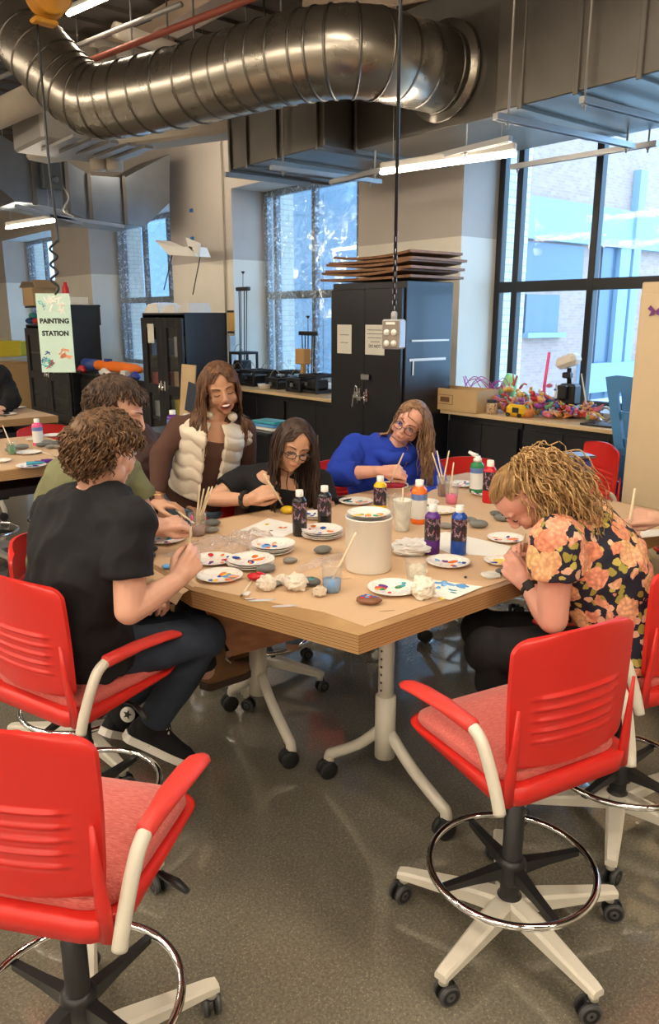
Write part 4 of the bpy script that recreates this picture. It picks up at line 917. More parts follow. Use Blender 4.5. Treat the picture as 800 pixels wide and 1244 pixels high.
# bucket
def bucket():
    c = PZ(447, 690, T0); r = .079; h = .182; t = thing('white_bucket', 'plain white cylindrical tub in the middle of the table', 'bucket', c)
    mb = MB(); mb.lathe([(r * .97, 0), (r, .004), (r, h), (r * 1.02, h + .001), (r * 1.02, h + .006), (r * .97, h + .006), (r * .97, h - .004), (.001, h - .004)], 40, None, c); mb.build('tub_body', mat('white_tub_plastic', (.80, .77, .70), .45, var=.02), t); return c, h
bc, bh = bucket()
PLT = ramp_mat('paint_streaked_paper_plate', 'noise', 16, [(.0, (.80, .78, .72)), (.50, (.80, .78, .72)), (.53, (.82, .55, .48)), (.56, (.80, .76, .70)), (.60, (.78, .74, .70)), (.62, (.35, .45, .68)), (.65, (.80, .77, .71)), (.70, (.75, .42, .25)), (.74, (.8, .78, .72))], .6, distort=1.5, stretch=(1, 1.6, 1))
def plate(px, py, dia, label, cols, z=T0, n=1, tilt=0, seed=0, c=None, name='paper_plate'):
    c = V3(c) if c is not None else PZ(px, py, z); r = dia / 2; rr = random.Random(seed + int(px * 7 + py))
    t = None
    for k in range(n):
        zz = k * .0075; last = k == n - 1
        cc = c + V3((rr.uniform(-.004, .004) * (k > 0), rr.uniform(-.004, .004) * (k > 0), zz))
        t = thing(name, label if n == 1 else (label + (', topmost of its stack' if last else (', lowest of its stack' if k == 0 else ', in the middle of its stack'))), 'plate', cc, group=None if n == 1 or last or k == 0 else 'stacked paper plates')
        if n > 1 and not last and k > 0: t['label'] = label + ', inside the stack'
        mb = MB(); prof = [(.001, 0), (r * .68, 0), (r * .82, .007), (r * .98, .011), (r, .0125), (r * .98, .0135), (r * .82, .0095), (r * .68, .0022), (.001, .0022)]; mb.lathe(prof, 40, None, cc, cap=False); mb.build('dish', PLT, t, fix=True)
    for cn in sorted(set(cols)):
        for _ in range(cols.count(cn) * 2):
            mb = MB(); a = rr.uniform(0, 2 * PI); d = r * .72 * math.sqrt(rr.uniform(0, 1)); p = c + V3((d * math.cos(a), d * math.sin(a), (n - 1) * .0075 + .003 + (.006 if d > r * .7 else 0)))
            s = rr.uniform(.004, .012) * (r / .075); mb.ell(p, (s * rr.uniform(.8, 2.4), s, .0028), Matrix.Rotation(a, 3, 'Z'), 10, 6)
            mb.build('paint_dab', PM[cn], t)
    return t
plate(391, 652, .165, 'paper plate with blue dabs right of the black bottle', ['blue', 'orange', 'red'], n=4)
plate(201, 657, .155, 'paper plate with pink and blue streaks at far left', ['pink', 'lblue', 'green', 'purple'])
plate(330, 670, .165, 'paper plate with orange dab under plastic wrap', ['orange', 'blue', 'peach', 'lblue'], n=4)
plate(304, 687, .165, 'paper plate with blue and orange dabs beside the painted red stone', ['blue', 'orange', 'orange', 'peach'], n=3)
plate(267, 702, .155, 'paper plate with big blue dabs nearest the left edge', ['blue', 'lblue', 'peach', 'yellow', 'orange'])
plate(259, 682, .155, 'paper plate with purple streaks behind the hand at left', ['purple', 'orange', 'blue', 'red'])
plate(477, 717, .165, 'paper plate with a rim of colours in the foreground middle', ['green', 'orange', 'purple', 'red', 'teal'])
plate(544, 685, .155, 'paper plate with blue and orange paint below the purple bottle', ['lblue', 'blue', 'orange', 'purple'])
plate(614, 656, .145, 'paper plate with orange paint just left of the blond face', ['orange', 'peach', 'blue', 'purple'])
plate(432, 611, .16, 'paper plate with pale streaks in front of the blue hoodie', ['peach', 'pink', 'teal'])
plate(516, 612, .13, 'paper plate with orange paint beyond the orange bottle', ['orange', 'orange'])
plate(560, 590, .16, 'paper plate with streaks beside the pump bottle', ['teal', 'pink', 'blue'])
plate(588, 601, .13, 'small paper plate in front of the pump bottle', ['purple', 'teal'])
plate(384, 629, .12, 'paper plate with blue dabs between the two black bottles', ['blue', 'blue'], n=2)
plate(534, 622, .15, 'clean paper plate beyond the purple and blue bottles', ['yellow'])
plate(606, 684, .11, 'paper plate with blue paint under the hands of the blond person', ['blue', 'lblue'])
plate(0, 0, .15, 'paper plate with orange and yellow paint lying on the white bucket', ['orange', 'yellow', 'yellow', 'green', 'orange'], c=bc + V3((0, 0, bh + .008)))
plate(18, 553, .0001 + .14, 'paper plate at the left edge of the second table', ['lblue'], z=TZ + .003) if False else None
plate(35, 551, .16, 'paper plate with blue paint on the second table, middle one', ['blue', 'teal'])
plate(38, 567, .17, 'paper plate with purple tubes on the second table, nearest one', ['purple', 'lblue', 'blue'])
plate(66, 530, .16, 'paper plate with grey dab behind the pink bottle', ['grey'])
plate(42, 535, .12, 'paper plate partly behind the pink bottle', ['peach'])
plate(2, 561, .12, 'paper plate cut by the left edge on the second table', ['green'])
plate(19, 496, .2, 'paper plate on the third table at far left', ['grey']); plate(8, 504, .18, 'paper plate with paints near the edge of the third table', ['black', 'lblue', 'grey'])
# stones
def stone(px, py, s, label, col='grey', dabs=(), seed=0, z=T0, fl=.42, name='pebble'):
    rr = random.Random(seed + int(px * 3 + py)); a = rr.uniform(-.5, .5) + AZ * -1; Mx = Matrix.Rotation(a, 3, 'Z')
    c = PZ(px, py, z) + V3((0, 0, s * fl * .5)); n, k = 18, 10; rings = []; sd = V3((rr.uniform(0, 50),) * 3)
    mb = MB()
    for i in range(k + 1):
        b = -PI / 2 + PI * i / k; b = max(-1.55, min(1.55, b)); q = []
        for j in range(n):
            v = V3((math.cos(b) * math.cos(2 * PI * j / n), math.cos(b) * math.sin(2 * PI * j / n), math.sin(b))); f = 1 + .16 * noise.noise(v * 1.3 + sd)
            q.append(c + Mx @ V3((v.x * s * .5 * f, v.y * s * .36 * f, v.z * s * fl * .5)))
        rings.append(q)
    mb.loft(rings)
    m = SM[rr.randrange(3)] if col == 'grey' else PM[col]
    o = mb.build(name, m); tag(o, label, 'stone')
    for cn in dabs:
        q = MB()
        for _ in range(3): u = rr.uniform(0, 2 * PI); w = rr.uniform(0, .62); q.ell(c + Mx @ V3((s * .5 * w * math.cos(u), s * .36 * w * math.sin(u), s * fl * .5 * math.sqrt(1 - w * w) * .96)), (s * .09, s * .06, s * .03), Mx, 8, 6)
        d = q.build('paint_mark', PM[cn]); d.parent = o
    return o
SM = [mat('grey_stone_%d' % i, c, .75, var=.2, vs=60) for i, c in enumerate([(.17, .175, .165), (.12, .125, .12), (.22, .21, .19)])]
for i, (px, py, s, lab) in enumerate(((392, 672, .07, 'flat grey pebble beside the bucket'), (352, 684, .052, 'round grey pebble by the plastic tube'), (323, 695, .07, 'grey pebble leaning on the plate with blue and orange dabs'), (258, 639, .07, 'brownish grey pebble right of the brush cup, back one'), (257, 647, .06, 'grey pebble right of the brush cup, front one'),
        (571, 634, .052, 'grey pebble behind the blue bottle'), (581, 641, .08, 'large grey pebble right of the blue bottle'), (541, 642, .06, 'grey pebble between the purple and blue bottles'), (601, 626, .05, 'small grey pebble nearest the blond fringe'), (610, 633, .075, 'flat grey pebble under the blond fringe'), (610, 697, .05, 'dark pebble under the hands of the blond person'),
        (334, 712, .045, 'half covered grey pebble beside the crumpled tissue'))):
    stone(px, py, s, lab, name='grey_pebble')
for i, (px, py) in enumerate(((12, 549), (27, 546), (50, 543), (58, 541), (66, 541), (75, 540), (71, 545), (82, 542), (62, 545))):
    stone(px, py, .07 + .02 * (i % 2), ['leftmost grey pebble on the second table', 'grey pebble left of the middle plate on the second table', 'grey pebble under the pink bottle', 'grey pebble right of the pink bottle', 'pebble second right of the pink bottle', 'pebble near the olive sleeve, rear one', 'pebble near the olive sleeve, front one', 'pebble touching the olive shoulder outline', 'pebble in front of the row on the second table'][i], name='grey_pebble')
stone(182, 671, .062, 'red and black painted stone at the left end', 'black', ('red', 'red', 'white'), name='painted_stone'); stone(180, 679, .06, 'dark striped painted stone in front of the red and black one', 'black', ('purple', 'grey'), name='painted_stone')
stone(311, 704, .062, 'red painted stone by the crumpled tissue', 'red', ('green', 'red'), name='painted_stone'); stone(378, 711, .066, 'grey stone painted with green ovals', 'grey', ('green', 'teal'), name='painted_stone')
stone(448, 733, .08, 'blue and red painted stone at the front edge', 'brown', ('red', 'blue', 'lblue'), name='painted_stone', fl=.3); stone(349, 624, .066, 'bright yellow painted stone under the brush tip', 'yellow', (), fl=.55, name='painted_stone'); stone(203, 691, .04, 'small blue painted stone near the left hand', 'lblue', (), name='painted_stone')
# sheets
def sheet(pts, label, m, name='paper_sheet', th=.0012, z=T0, fold=None, marks=()):
    q = [PZ(x, y, z) for x, y in pts]; mb = MB(); mb.prism([(p.x, p.y) for p in q], th, None, (0, 0, z)); o = mb.build(name, m); tag(o, label, 'paper')
    for (x, y, s, cn) in marks:
        g = MB(); p = PZ(x, y, z + th); rr = random.Random(int(x + y))
        for _ in range(3): g.ell(p + V3((rr.uniform(-s, s), rr.uniform(-s, s), .0003)), (s, s * .5, .0008), Matrix.Rotation(rr.uniform(0, 3), 3, 'Z'), 10, 4)
        d = g.build('paint_mark', PM[cn]); d.parent = o
    return o
sheet([(287, 646), (326, 630), (372, 640), (338, 655)], 'white paper with colour swatches left of the black bottle', M['paper'], marks=[(325, 637, .01, 'yellow'), (345, 641, .014, 'orange'), (309, 645, .008, 'purple'), (330, 645, .008, 'black')])
sheet([(505, 656), (541, 646), (620, 664), (611, 677), (545, 672)], 'white paper under the purple and blue bottles', M['paper'])
sheet([(508, 702), (586, 713), (547, 729), (512, 722)], 'paper painted light blue at the front edge', M['paper'], marks=[(545, 709, .02, 'lblue'), (560, 713, .02, 'lblue'), (535, 707, .016, 'lblue'), (550, 718, .012, 'teal'), (530, 714, .012, 'lblue'), (536, 726, .01, 'yellow')])
sheet([(600, 677), (617, 680), (612, 687), (598, 684)], 'small yellow and brown card under the blue plate', PM['yellow'], 'small_card', .004)
sheet([(776, 654), (812, 650), (812, 642), (778, 645)], 'white paper behind the hand at the right edge', M['paper'])
mb = MB(); a = PZ(410, 609, T0); mb.box(a + V3((0, 0, .004)), (.15, .075, .008), .003, Matrix.Rotation(.2, 3, 'Z')); tag(mb.build('smartphone', M['black']), 'black phone lying in front of the blue hoodie', 'phone')
def crumple(px, py, s, label, m, seed=1, cat_='tissue', name='crumpled_tissue', fl=.8):
    c = PZ(px, py, T0) + V3((0, 0, s * fl * .45)); mb = MB(); n, k = 26, 16; rings = []
    for i in range(k + 1):
        b = -PI / 2 + PI * i / k; b = max(-1.56, min(1.56, b)); q = []
        for j in range(n):
            v = V3((math.cos(b) * math.cos(2 * PI * j / n), math.cos(b) * math.sin(2 * PI * j / n), math.sin(b))); f = 1 + .55 * abs(noise.noise(v * 2.1 + V3((seed, seed * 3, 0)))) - .35 * abs(noise.noise(v * 4.5 + V3((0, seed, 9))))
            q.append(c + V3((v.x * s * .5 * f, v.y * s * .5 * f, max(-s * fl * .44, v.z * s * fl * .5 * f))))
        rings.append(q)
    mb.loft(rings, smooth=False); return tag(mb.build(name, m), label, cat_)
tis = mat('tissue', (.74, .66, .56), .85)
crumple(324, 716, .058, 'crumpled pinkish tissue beside the grey pebble', tis, 2); crumple(342, 709, .04, 'small crumpled tissue behind the pinkish one', tis, 3); crumple(360, 716, .068, 'large crumpled tissue near the green painted stone', tis, 5); crumple(388, 724, .042, 'curled tissue scrap in front of the blue cup', mat('beige_scrap', (.6, .5, .38), .8), 7)
crumple(513, 726, .07, 'crumpled translucent tissue on the blue painted paper', mat('ivory_tissue', (.76, .73, .62), .6), 9, fl=1.0); crumple(506, 700, .055, 'wad of tissue inside the clear cup in the foreground', mat('ivory_wad', (.76, .7, .5), .7), 12)
crumple(500, 672, .13, 'clear bag of white cotton right of the bucket', mat('cotton_bag', (.72, .70, .66), .35), 15, 'bag', 'cotton_bag', .4)
crumple(596, 700, .06, 'scrap of clear plastic at the right front edge', CUPW, 16, 'plastic', 'plastic_scrap', .2)
WRAP = glass_mat('plastic_wrap', (.99, .98, .97), .12, .0, .22, (.9, .82, .80), 30, fres=.5)
def wrap(pts, label, h=.012, name='plastic_wrap', m=None):
    q = [PZ(x, y, T0) for x, y in pts]; n = 16; mb = MB(); vs = []
    for i in range(n + 1):
        for j in range(n + 1):
            u, v = i / n, j / n; p = (q[0] * (1 - u) + q[1] * u) * (1 - v) + (q[3] * (1 - u) + q[2] * u) * v
            e = min(1, min(u, 1 - u, v, 1 - v) * 8); vs.append(p + V3((0, 0, .003 + e * h * (.5 + .9 * noise.noise(p * 28)))))
    mb.add(vs, [(i * (n + 1) + j, i * (n + 1) + j + 1, (i + 1) * (n + 1) + j + 1, (i + 1) * (n + 1) + j) for i in range(n) for j in range(n)], 0, False)
    return tag(mb.build(name, m or WRAP), label, 'plastic')
wrap([(196, 676), (262, 650), (290, 656), (228, 682)], 'sheet of clear pinkish plastic wrap at left', .02); wrap([(266, 668), (296, 652), (316, 660), (292, 676)], 'crinkled clear bag of beads beside the stacked plates', .03, 'bead_bag'); wrap([(268, 655), (310, 648), (335, 655), (300, 664)], 'clear wrap lying over the stacked plates', .04)
wrap([(360, 690), (416, 672), (420, 678), (366, 696)], 'clear plastic tube bag left of the bucket', .012, 'tube_bag')
brush(PZ(292, 725, T0 + .004), PZ(306, 706, T0 + .004), 'wooden brush lying by the red painted stone'); small_box(PZ(300, 722, T0), (.03, .018, .006), M['white'], 'eraser', 'small white eraser at the left front edge', 'eraser', .6)
small_box(PZ(565, 702, T0), (.012, .008, .006), M['black'], 'paint_chip', 'tiny dark chip in front of the streaked plate', 'chip')
brush(PZ(70, 556, TZ + .01), PZ(40, 545, TZ + .012), 'pale brush lying across the middle plate on the second table')
for i, (px, py, cn) in enumerate(((32, 563, 'teal'), (42, 562, 'purple'), (50, 560, 'purple'))):
    a = PZ(px, py, TZ + .02); mb = MB(); mb.tube([a, a + cdir(.9, .35) * .04, a + cdir(.9, .35) * .10], [.014, .013, .005], 12, flat=.7); tag(mb.build('paint_tube', PM[cn]), ('teal paint tube on the nearest plate of the second table', 'purple paint tube right of the teal one', 'purple paint tube at the right end of the plate')[i], 'tube')
sheet([(66, 566), (72, 551), (86, 556), (82, 564)], 'orange paper corner on the second table', PM['orange'], z=TZ + .003)
# bottles on a stool-high shelf behind the standing person
t = thing('side_table', 'small dark table behind the brown hoodie holding two paint bottles', 'table', (3.0, 5.2, 0)); mb = MB(); mb.box((3.0, 5.35, .88), (.8, .6, .03), .005); mb.build('tabletop', M['cab'], t)
for x in (2.64, 3.36):
    for y in (5.1, 5.6): mb = MB(); mb.box((x, y, .43), (.04, .04, .87), .004); mb.build('leg', M['cab'], t)
bottle(211, 534, 'purple', 'purple paint bottle behind the brown hoodie, left of two', h=.21, r=.042, style='light', z=.9)
bottle(228, 540, 'blue', 'blue paint bottle behind the brown hoodie, right of two', h=.21, r=.042, style='light', z=.9)
# bench vise
c = PZ(695, 592, T0); t = thing('bench_vise', 'blue-violet bench vise with steel jaws beyond the curly hair', 'vise', c); vm = mat('violet_vise_paint', (.07, .08, .30), .4); R_ = cdir(1, .25); Q = cdir(-.25, 1)
Mx = frame((0, 0, 1), Q)
mb = MB(); mb.box(c + V3((0, 0, .02)), (.15, .12, .04), .01, Mx); mb.box(c + V3((0, 0, .09)) + R_ * .03, (.11, .09, .13), .02, Mx); mb.box(c + V3((0, 0, .11)) - R_ * .075, (.04, .09, .10), .012, Mx); mb.build('vise_body', vm, t)
mb = MB(); mb.box(c + V3((0, 0, .165)) + R_ * .0, (.16, .13, .014), .003, Mx); mb.tube([c + V3((0, 0, .08)) - R_ * .05 - Q * .06, c + V3((0, 0, .08)) + R_ * .07 - Q * .06], [.028, .022], 16); mb.tube([c + V3((0, 0, .08)) - R_ * .13, c + V3((0, 0, .08)) - R_ * .05], .013, 12); mb.build('steel_jaw', M['steel'], t)
# ================================================================ toy pile on the right worktop
WZ = .905; rr = random.Random(21)
t = thing('cardboard_box', 'open cardboard box with a printed mark at left of the toy pile', 'box', PZ(545, 497, WZ)); a, b = PZ(505, 493, WZ), PZ(574, 503, WZ)
cx = (a + b) / 2 + V3((.15, 0, 0)); w = (a - b).length; mb = MB()
for dx, dy, sx, sy in ((-.15, 0, .008, w), (.15, 0, .008, w), (0, -w / 2, .3, .008), (0, w / 2, .3, .008)): mb.box(cx + V3((dx, dy, .1)), (sx, sy, .2))
mb.box(cx + V3((0, 0, .004)), (.3, w, .008)); mb.build('carton_body', mat('tan_cardboard', (.58, .38, .18), .75), t)
Mx = Matrix(((0, 0, -1), (-1, 0, 0), (0, 1, 0))); mk = mat('brown_print', (.16, .07, .03), .7)
mb = MB(); p = cx + V3((-.156, -.02, .1)); mb.box(p, (.002, .11, .045)); mb.box(p + V3((0, 0, .042)), (.002, .19, .004)); mb.box(p - V3((0, 0, .042)), (.002, .19, .004)); mb.box(p + V3((0, .095, 0)), (.002, .004, .09)); mb.box(p - V3((0, .095, 0)), (.002, .004, .09)); mb.build('printed_mark', mk, t)
cols = [('pink', (.65, .15, .24)), ('red', (.48, .03, .03)), ('yellow', (.66, .42, .08)), ('orange', (.66, .24, .07)), ('green', (.16, .42, .2)), ('white', (.75, .72, .66)), ('purple', (.35, .08, .4)), ('brown', (.25, .1, .05)), ('blue', (.05, .15, .5)), ('salmon', (.75, .3, .2))]
TM = [mat('toy_' + n_, c_, .45) for n_, c_ in cols]
used = set(); adj = ['curved', 'angular', 'long', 'stubby', 'bent', 'striped', 'tapered', 'knobbly', 'forked', 'bundled']
spots = ['near the box', 'left of the yellow toy', 'behind the yellow toy', 'in the middle of the pile', 'under the robot', 'right of the middle', 'at the right end', 'at the front edge', 'on top of the pile']
def pile_item(px, py, k, s, i):
    c = PX(px, py, 5.62 + .35 * rr.random()); c.z = max(WZ + s * .35, WZ + (c.z - WZ) * .72)
    ci = k % len(TM); kind = i % 5; mb = MB(); d = V3((rr.uniform(-.5, .5), rr.uniform(-1, 1), rr.uniform(-.2, .5))).normalized()
    sp = spots[0 if px < 590 else 1 if px < 612 else 2 if px < 630 else 3 if px < 650 else 5 if px < 680 else 4 if px < 695 else 6]
    lab = None
    for q in range(60):
        l = '%s %s toy part %s' % (adj[(i + q) % 10], cols[ci][0], sp) if q < 10 else '%s %s toy part %s, %s' % (adj[(i + q) % 10], cols[ci][0], sp, ['high in the pile', 'low in the pile', 'deep in the pile', 'loose on the side'][(q // 10) % 4])
        if l not in used: lab = l; break
    used.add(lab)
    t = thing('toy_part', lab, 'toy', c)
    if kind == 0: mb.tube(cat_rom([c - d * s, c + V3((0, 0, s * .4)), c + d * s], 5), [s * .2] * 5 + [s * .12] * 6, 10); 
    elif kind == 1: mb.box(c, (s * .7, s * 1.2, s * .5), s * .12, frame((d.x, d.y * .3, 1), d))
    elif kind == 2:
        for q in range(4): e = d + V3((rr.uniform(-.5, .5), rr.uniform(-.6, .6), rr.uniform(0, .8))); mb.cap(c, c + e * s * .9, s * .11, s * .08, 8)
    elif kind == 3: mb.ell(c, (s * .4, s * .7, s * .4), frame((0, 0, 1), d)); mb.ell(c + d * s * .6 + V3((0, 0, s * .2)), (s * .3, s * .3, s * .3))
    else: mb.lathe([(s * .15, -s * .5), (s * .35, -s * .45), (s * .3, s * .2), (s * .1, s * .5)], 14, frame(d), c)
    mb.build('main_piece', TM[ci], t)
    mb = MB(); mb.ell(c + V3((-s * .25, 0, s * .25)), (s * .2, s * .2, s * .16), None, 10, 6); mb.build('knob', TM[(ci + 3) % 10], t)
i = 0
for px, py, k, s in [(520, 466, 4, .07), (535, 468, 5, .06), (527, 464, 3, .05), (550, 466, 1, .05), (560, 470, 6, .07), (582, 470, 0, .08), (590, 480, 6, .07), (598, 488, 5, .09), (592, 470, 9, .06), (603, 478, 0, .09), (612, 472, 1, .10), (618, 462, 2, .10), (625, 455, 0, .09), (632, 470, 2, .09), (640, 476, 3, .09), (636, 458, 1, .07), (645, 485, 5, .10),
                      (652, 478, 9, .09), (660, 470, 5, .09), (668, 478, 8, .08), (655, 490, 1, .08), (665, 492, 9, .08), (674, 492, 7, .08), (682, 494, 1, .08), (690, 490, 0, .07), (697, 492, 2, .07), (703, 495, 1, .08), (710, 492, 9, .07), (716, 494, 7, .07), (688, 500, 3, .06), (672, 502, 9, .07), (660, 503, 3, .07), (700, 503, 1, .06), (650, 500, 1, .06), (724, 492, 1, .06), (676, 462, 5, .07), (668, 455, 0, .06), (613, 488, 3, .07), (645, 465, 2, .06), (606, 462, 6, .06)]:
    pile_item(px, py, k, s * .85, i); i += 1
for q_ in range(120):
    px = 588 + 140 * rr.random(); py = 503 - rr.random() ** 1.3 * (30 if 600 < px < 665 else 20 if px < 690 else 12); pile_item(px, py, rr.randrange(10), .05 + .03 * rr.random(), i); i += 1
# standout pieces
c = PX(617, 478, 5.9); c.z = 1.12; mb = MB(); mb.lathe([(.09, -.11), (.06, .11)], 20, Matrix.Rotation(.35, 3, 'X'), c); tag(mb.build('paper_cone_cup', mat('lime_paper', (.30, .72, .30), .5)), 'lime green tapered cup standing high at left of the toy pile', 'cup')
c = PX(627, 500, 5.55); c.z = WZ; t = thing('toy_camper', 'yellow toy camper with a dark window at the front of the pile', 'toy', c); mb = MB(); mb.box(c + V3((0, 0, .055)), (.09, .20, .10), .03); mb.build('body', mat('toy_yellow', (.85, .52, .02), .35), t)
mb = MB(); mb.box(c + V3((-.046, -.02, .06)), (.006, .07, .045), .004); mb.build('window', M['black'], t)
for s in (-.06, .06): mb = MB(); mb.tube([c + V3((-.05, s, .018)), c + V3((-.035, s, .018))], .018, 14); mb.build('wheel', M['black'], t)
mb = MB(); q = PX(641, 493, 5.6); q.z = WZ; mb.tube([q + V3((0, -.07 + .14 * k / 12, .03 + .10 * math.sin(PI * k / 12))) for k in range(13)], .008, 8); mb.lathe([(.05, 0), (.07, .05), (.065, .07)], 18, None, q); tag(mb.build('toy_basket', TM[3]), 'orange toy basket with a hoop handle right of the camper', 'basket')
# yarn tangle
mb = MB(); q = PX(588, 470, 5.8); q.z = WZ + .18
pts = [q + V3((.05 * math.sin(k * 1.3), .26 * math.sin(k * .77) , .12 * math.sin(k * 1.9 + 1) + .0)) for k in range(34)]; mb.tube(cat_rom(pts, 5), .004, 6); tag(mb.build('yarn_tangle', mat('violet_yarn', (.5, .12, .5), .8)), 'tangled violet wire loops between the box and the toy pile', 'yarn')
t = thing('bead_jar', 'glass jar of beads at the right corner of the cardboard box', 'jar', PX(597, 498, 5.55)); q = PX(597, 498, 5.55); q.z = WZ; mb = MB(); mb.lathe([(.045, 0), (.05, .01), (.05, .09), (.04, .1)], 18, None, q); mb.build('jar_body', ramp_mat('beads', 'voronoi', 60, [(.2, (.2, .08, .02)), (.5, (.7, .5, .3)), (.8, (.1, .05, .03))], .3), t); mb = MB(); mb.lathe([(.045, .1), (.045, .125), (.0, .126)], 18, None, q); mb.build('lid', M['black'], t)
# robot
c = PX(692, 470, 5.85); c.z = WZ; t = thing('robot_figure', 'black and white robot arm with a tilted white head rising from the pile', 'robot', c); mb = MB()
mb.box(c + V3((0, 0, .20)), (.12, .16, .18), .02); mb.box(c + V3((0, .0, .06)), (.16, .2, .1), .02); mb.tube([c + V3((0, .01, .28)), c + V3((0, .02, .42))], .02, 12); mb.box(c + V3((-.02, .02, .36)), (.06, .08, .05), .01); mb.box(c + V3((-.08, .02, .22)), (.05, .09, .12), .01); mb.build('black_body', M['black'], t)
mb = MB(); mb.box(c + V3((-.02, .02, .48)), (.14, .20, .10), .03, Matrix.Rotation(-.35, 3, 'X')); mb.tube([c + V3((0, -.1, .38)), c + V3((0, -.2, .02))], .006, 6); mb.build('white_head', mat('robot_white', (.75, .68, .58), .4), t)
mb = MB(); mb.tube([V3((5.75, PX(660, 480, 5.75).y, WZ + .02)), PX(661, 468, 5.75), PX(667, 428, 5.75)], .014, 8); tag(mb.build('pink_wand', mat('hot_pink', (.85, .10, .3), .4)), 'pink stick standing left of the robot', 'stick')
for s_, px, py in ((0, 736, 467), ):
    q = PX(px + 1, py + 5, 5.75); q.z = WZ + .07; mb = MB(); mb.tube([q + V3((0, .06 * math.cos(a * PI / 8), .06 * math.sin(a * PI / 8))) for a in range(16)], .012, 8, close=True); tag(mb.build('wire_coil', M['steel']), 'coil of grey wire at the right end of the worktop', 'coil')
small_box(PX(715, 496, 5.6) * 1 + V3((0, 0, 0)) if False else V3((5.62, 3.35, WZ)), (.2, .3, .015), M['black'], 'black_tray', 'flat black tray at the right front corner of the worktop', 'tray')
t = thing('tool_organizer', 'grey flat tray of parts behind the toy pile', 'tray', (6.05, 3.9, WZ)); mb = MB(); mb.box((6.05, 3.9, WZ + .03), (.3, 1.0, .06), .01); mb.build('tray_body', M['grey'], t)
# ================================================================ machines under the middle window
mm = mat('printer_black', (.014, .014, .016), .35)
names = ['directly right of the standing person', 'second from the left of the row', 'behind the white tub', 'in the middle of the row', 'left of the wooden block', 'under the wooden block', 'at the right end of the row', 'at the back left by the tall stand']
for i, (px, x, w, h) in enumerate(((296, 5.75, .3, .16), (312, 5.6, .28, .2), (330, 5.85, .3, .17), (342, 5.6, .22, .13), (352, 5.8, .24, .2), (368, 5.55, .24, .16), (386, 5.6, .3, .21), (297, 6.0, .24, .38))):
    c = PX(px, 480, x); c.z = WZ; t = thing('desktop_machine', 'open-framed black machine ' + names[i], 'machine', c)
    mb = MB(); d = .28
    for sx in (-1, 1):
        for sy in (-1, 1): mb.box(c + V3((sx * d / 2, sy * w / 2, h / 2)), (.03, .03, h), .004)
        for z in (.02, h - .015): mb.box(c + V3((sx * d / 2, 0, z)), (.03, w, .035), .004)
    for sy in (-1, 1):
        for z in (.02, h - .015): mb.box(c + V3((0, sy * w / 2, z)), (d, .03, .035), .004)
    mb.build('frame', mm, t)
    mb = MB(); mb.box(c + V3((-.02, 0, h * .45)), (d * .7, w * .72, h * .5), .015); mb.build('motor_block', mm, t)
    mb = MB(); mb.tube([c + V3((-.1, -w * .42, h * .6)), c + V3((-.1, w * .42, h * .6))], .006, 8); mb.box(c + V3((-.15, w * .1, h * .5)), (.008, .05, .04)); mb.build('steel_rod', M['steel'], t)
    mb = MB(); p = c + V3((0, 0, h)); mb.tube(cat_rom([p, p + V3((-.02, .08, .09)), p + V3((0, .2, .05)), p + V3((0, .26, -.04))], 5), .004, 6); mb.build('cable', M['pipe_grey'], t)
c = PX(322, 482, 5.42); c.z = WZ; mb = MB(); mb.lathe([(.07, 0), (.09, .05), (.095, .055), (.08, .05)], 20, None, c); tag(mb.build('plastic_tub', M['white']), 'low white tub in front of the black machines', 'tub')
def stand(px, pyt, pyb, x, wl, label, rods):
    a = PX(px, pyt, x); b = PX(px, pyb, x); t = thing('wire_stand', label, 'stand', b); mb = MB(); mb.box(a, (.05, wl, .05), .008); mb.build('crossbar', M['black'], t)
    for r in rods: mb = MB(); mb.tube([a + V3((0, r, 0)), V3((b.x, b.y + r * .75, WZ + .02))], .007, 8); mb.build('rod', M['black'], t)
    k = PX(px, pyt - 20, x); mb = MB(); mb.tube([a, k], .004, 6); mb.lathe([(.004, -.02), (.022, .0), (.022, .015)], 12, None, k); mb.build('top_knob', M['black'], t)
stand(295, 351, 440, 6.0, .30, 'tall thin stand of rods with black crossbar at left of the middle window', (-.09, -.03, .06, .1)); stand(374, 405, 455, 5.9, .33, 'shorter stand of rods with black crossbar beside the tall cabinet', (-.13, -.08, 0, .06, .12))
c = PX(368, 433, 5.7); t = thing('wooden_block_post', 'wooden block on a short post in front of the middle window', 'block', V3((c.x, c.y, WZ))); mb = MB(); mb.box(c, (.12, .17, .18), .01); wd = mat('tan_wood', (.55, .31, .11), .5); mb.build('block', wd, t); mb = MB(); mb.box(V3((c.x, c.y, (c.z + WZ) / 2 - .04)), (.05, .05, c.z - WZ - .08), .004); mb.build('post', wd, t)
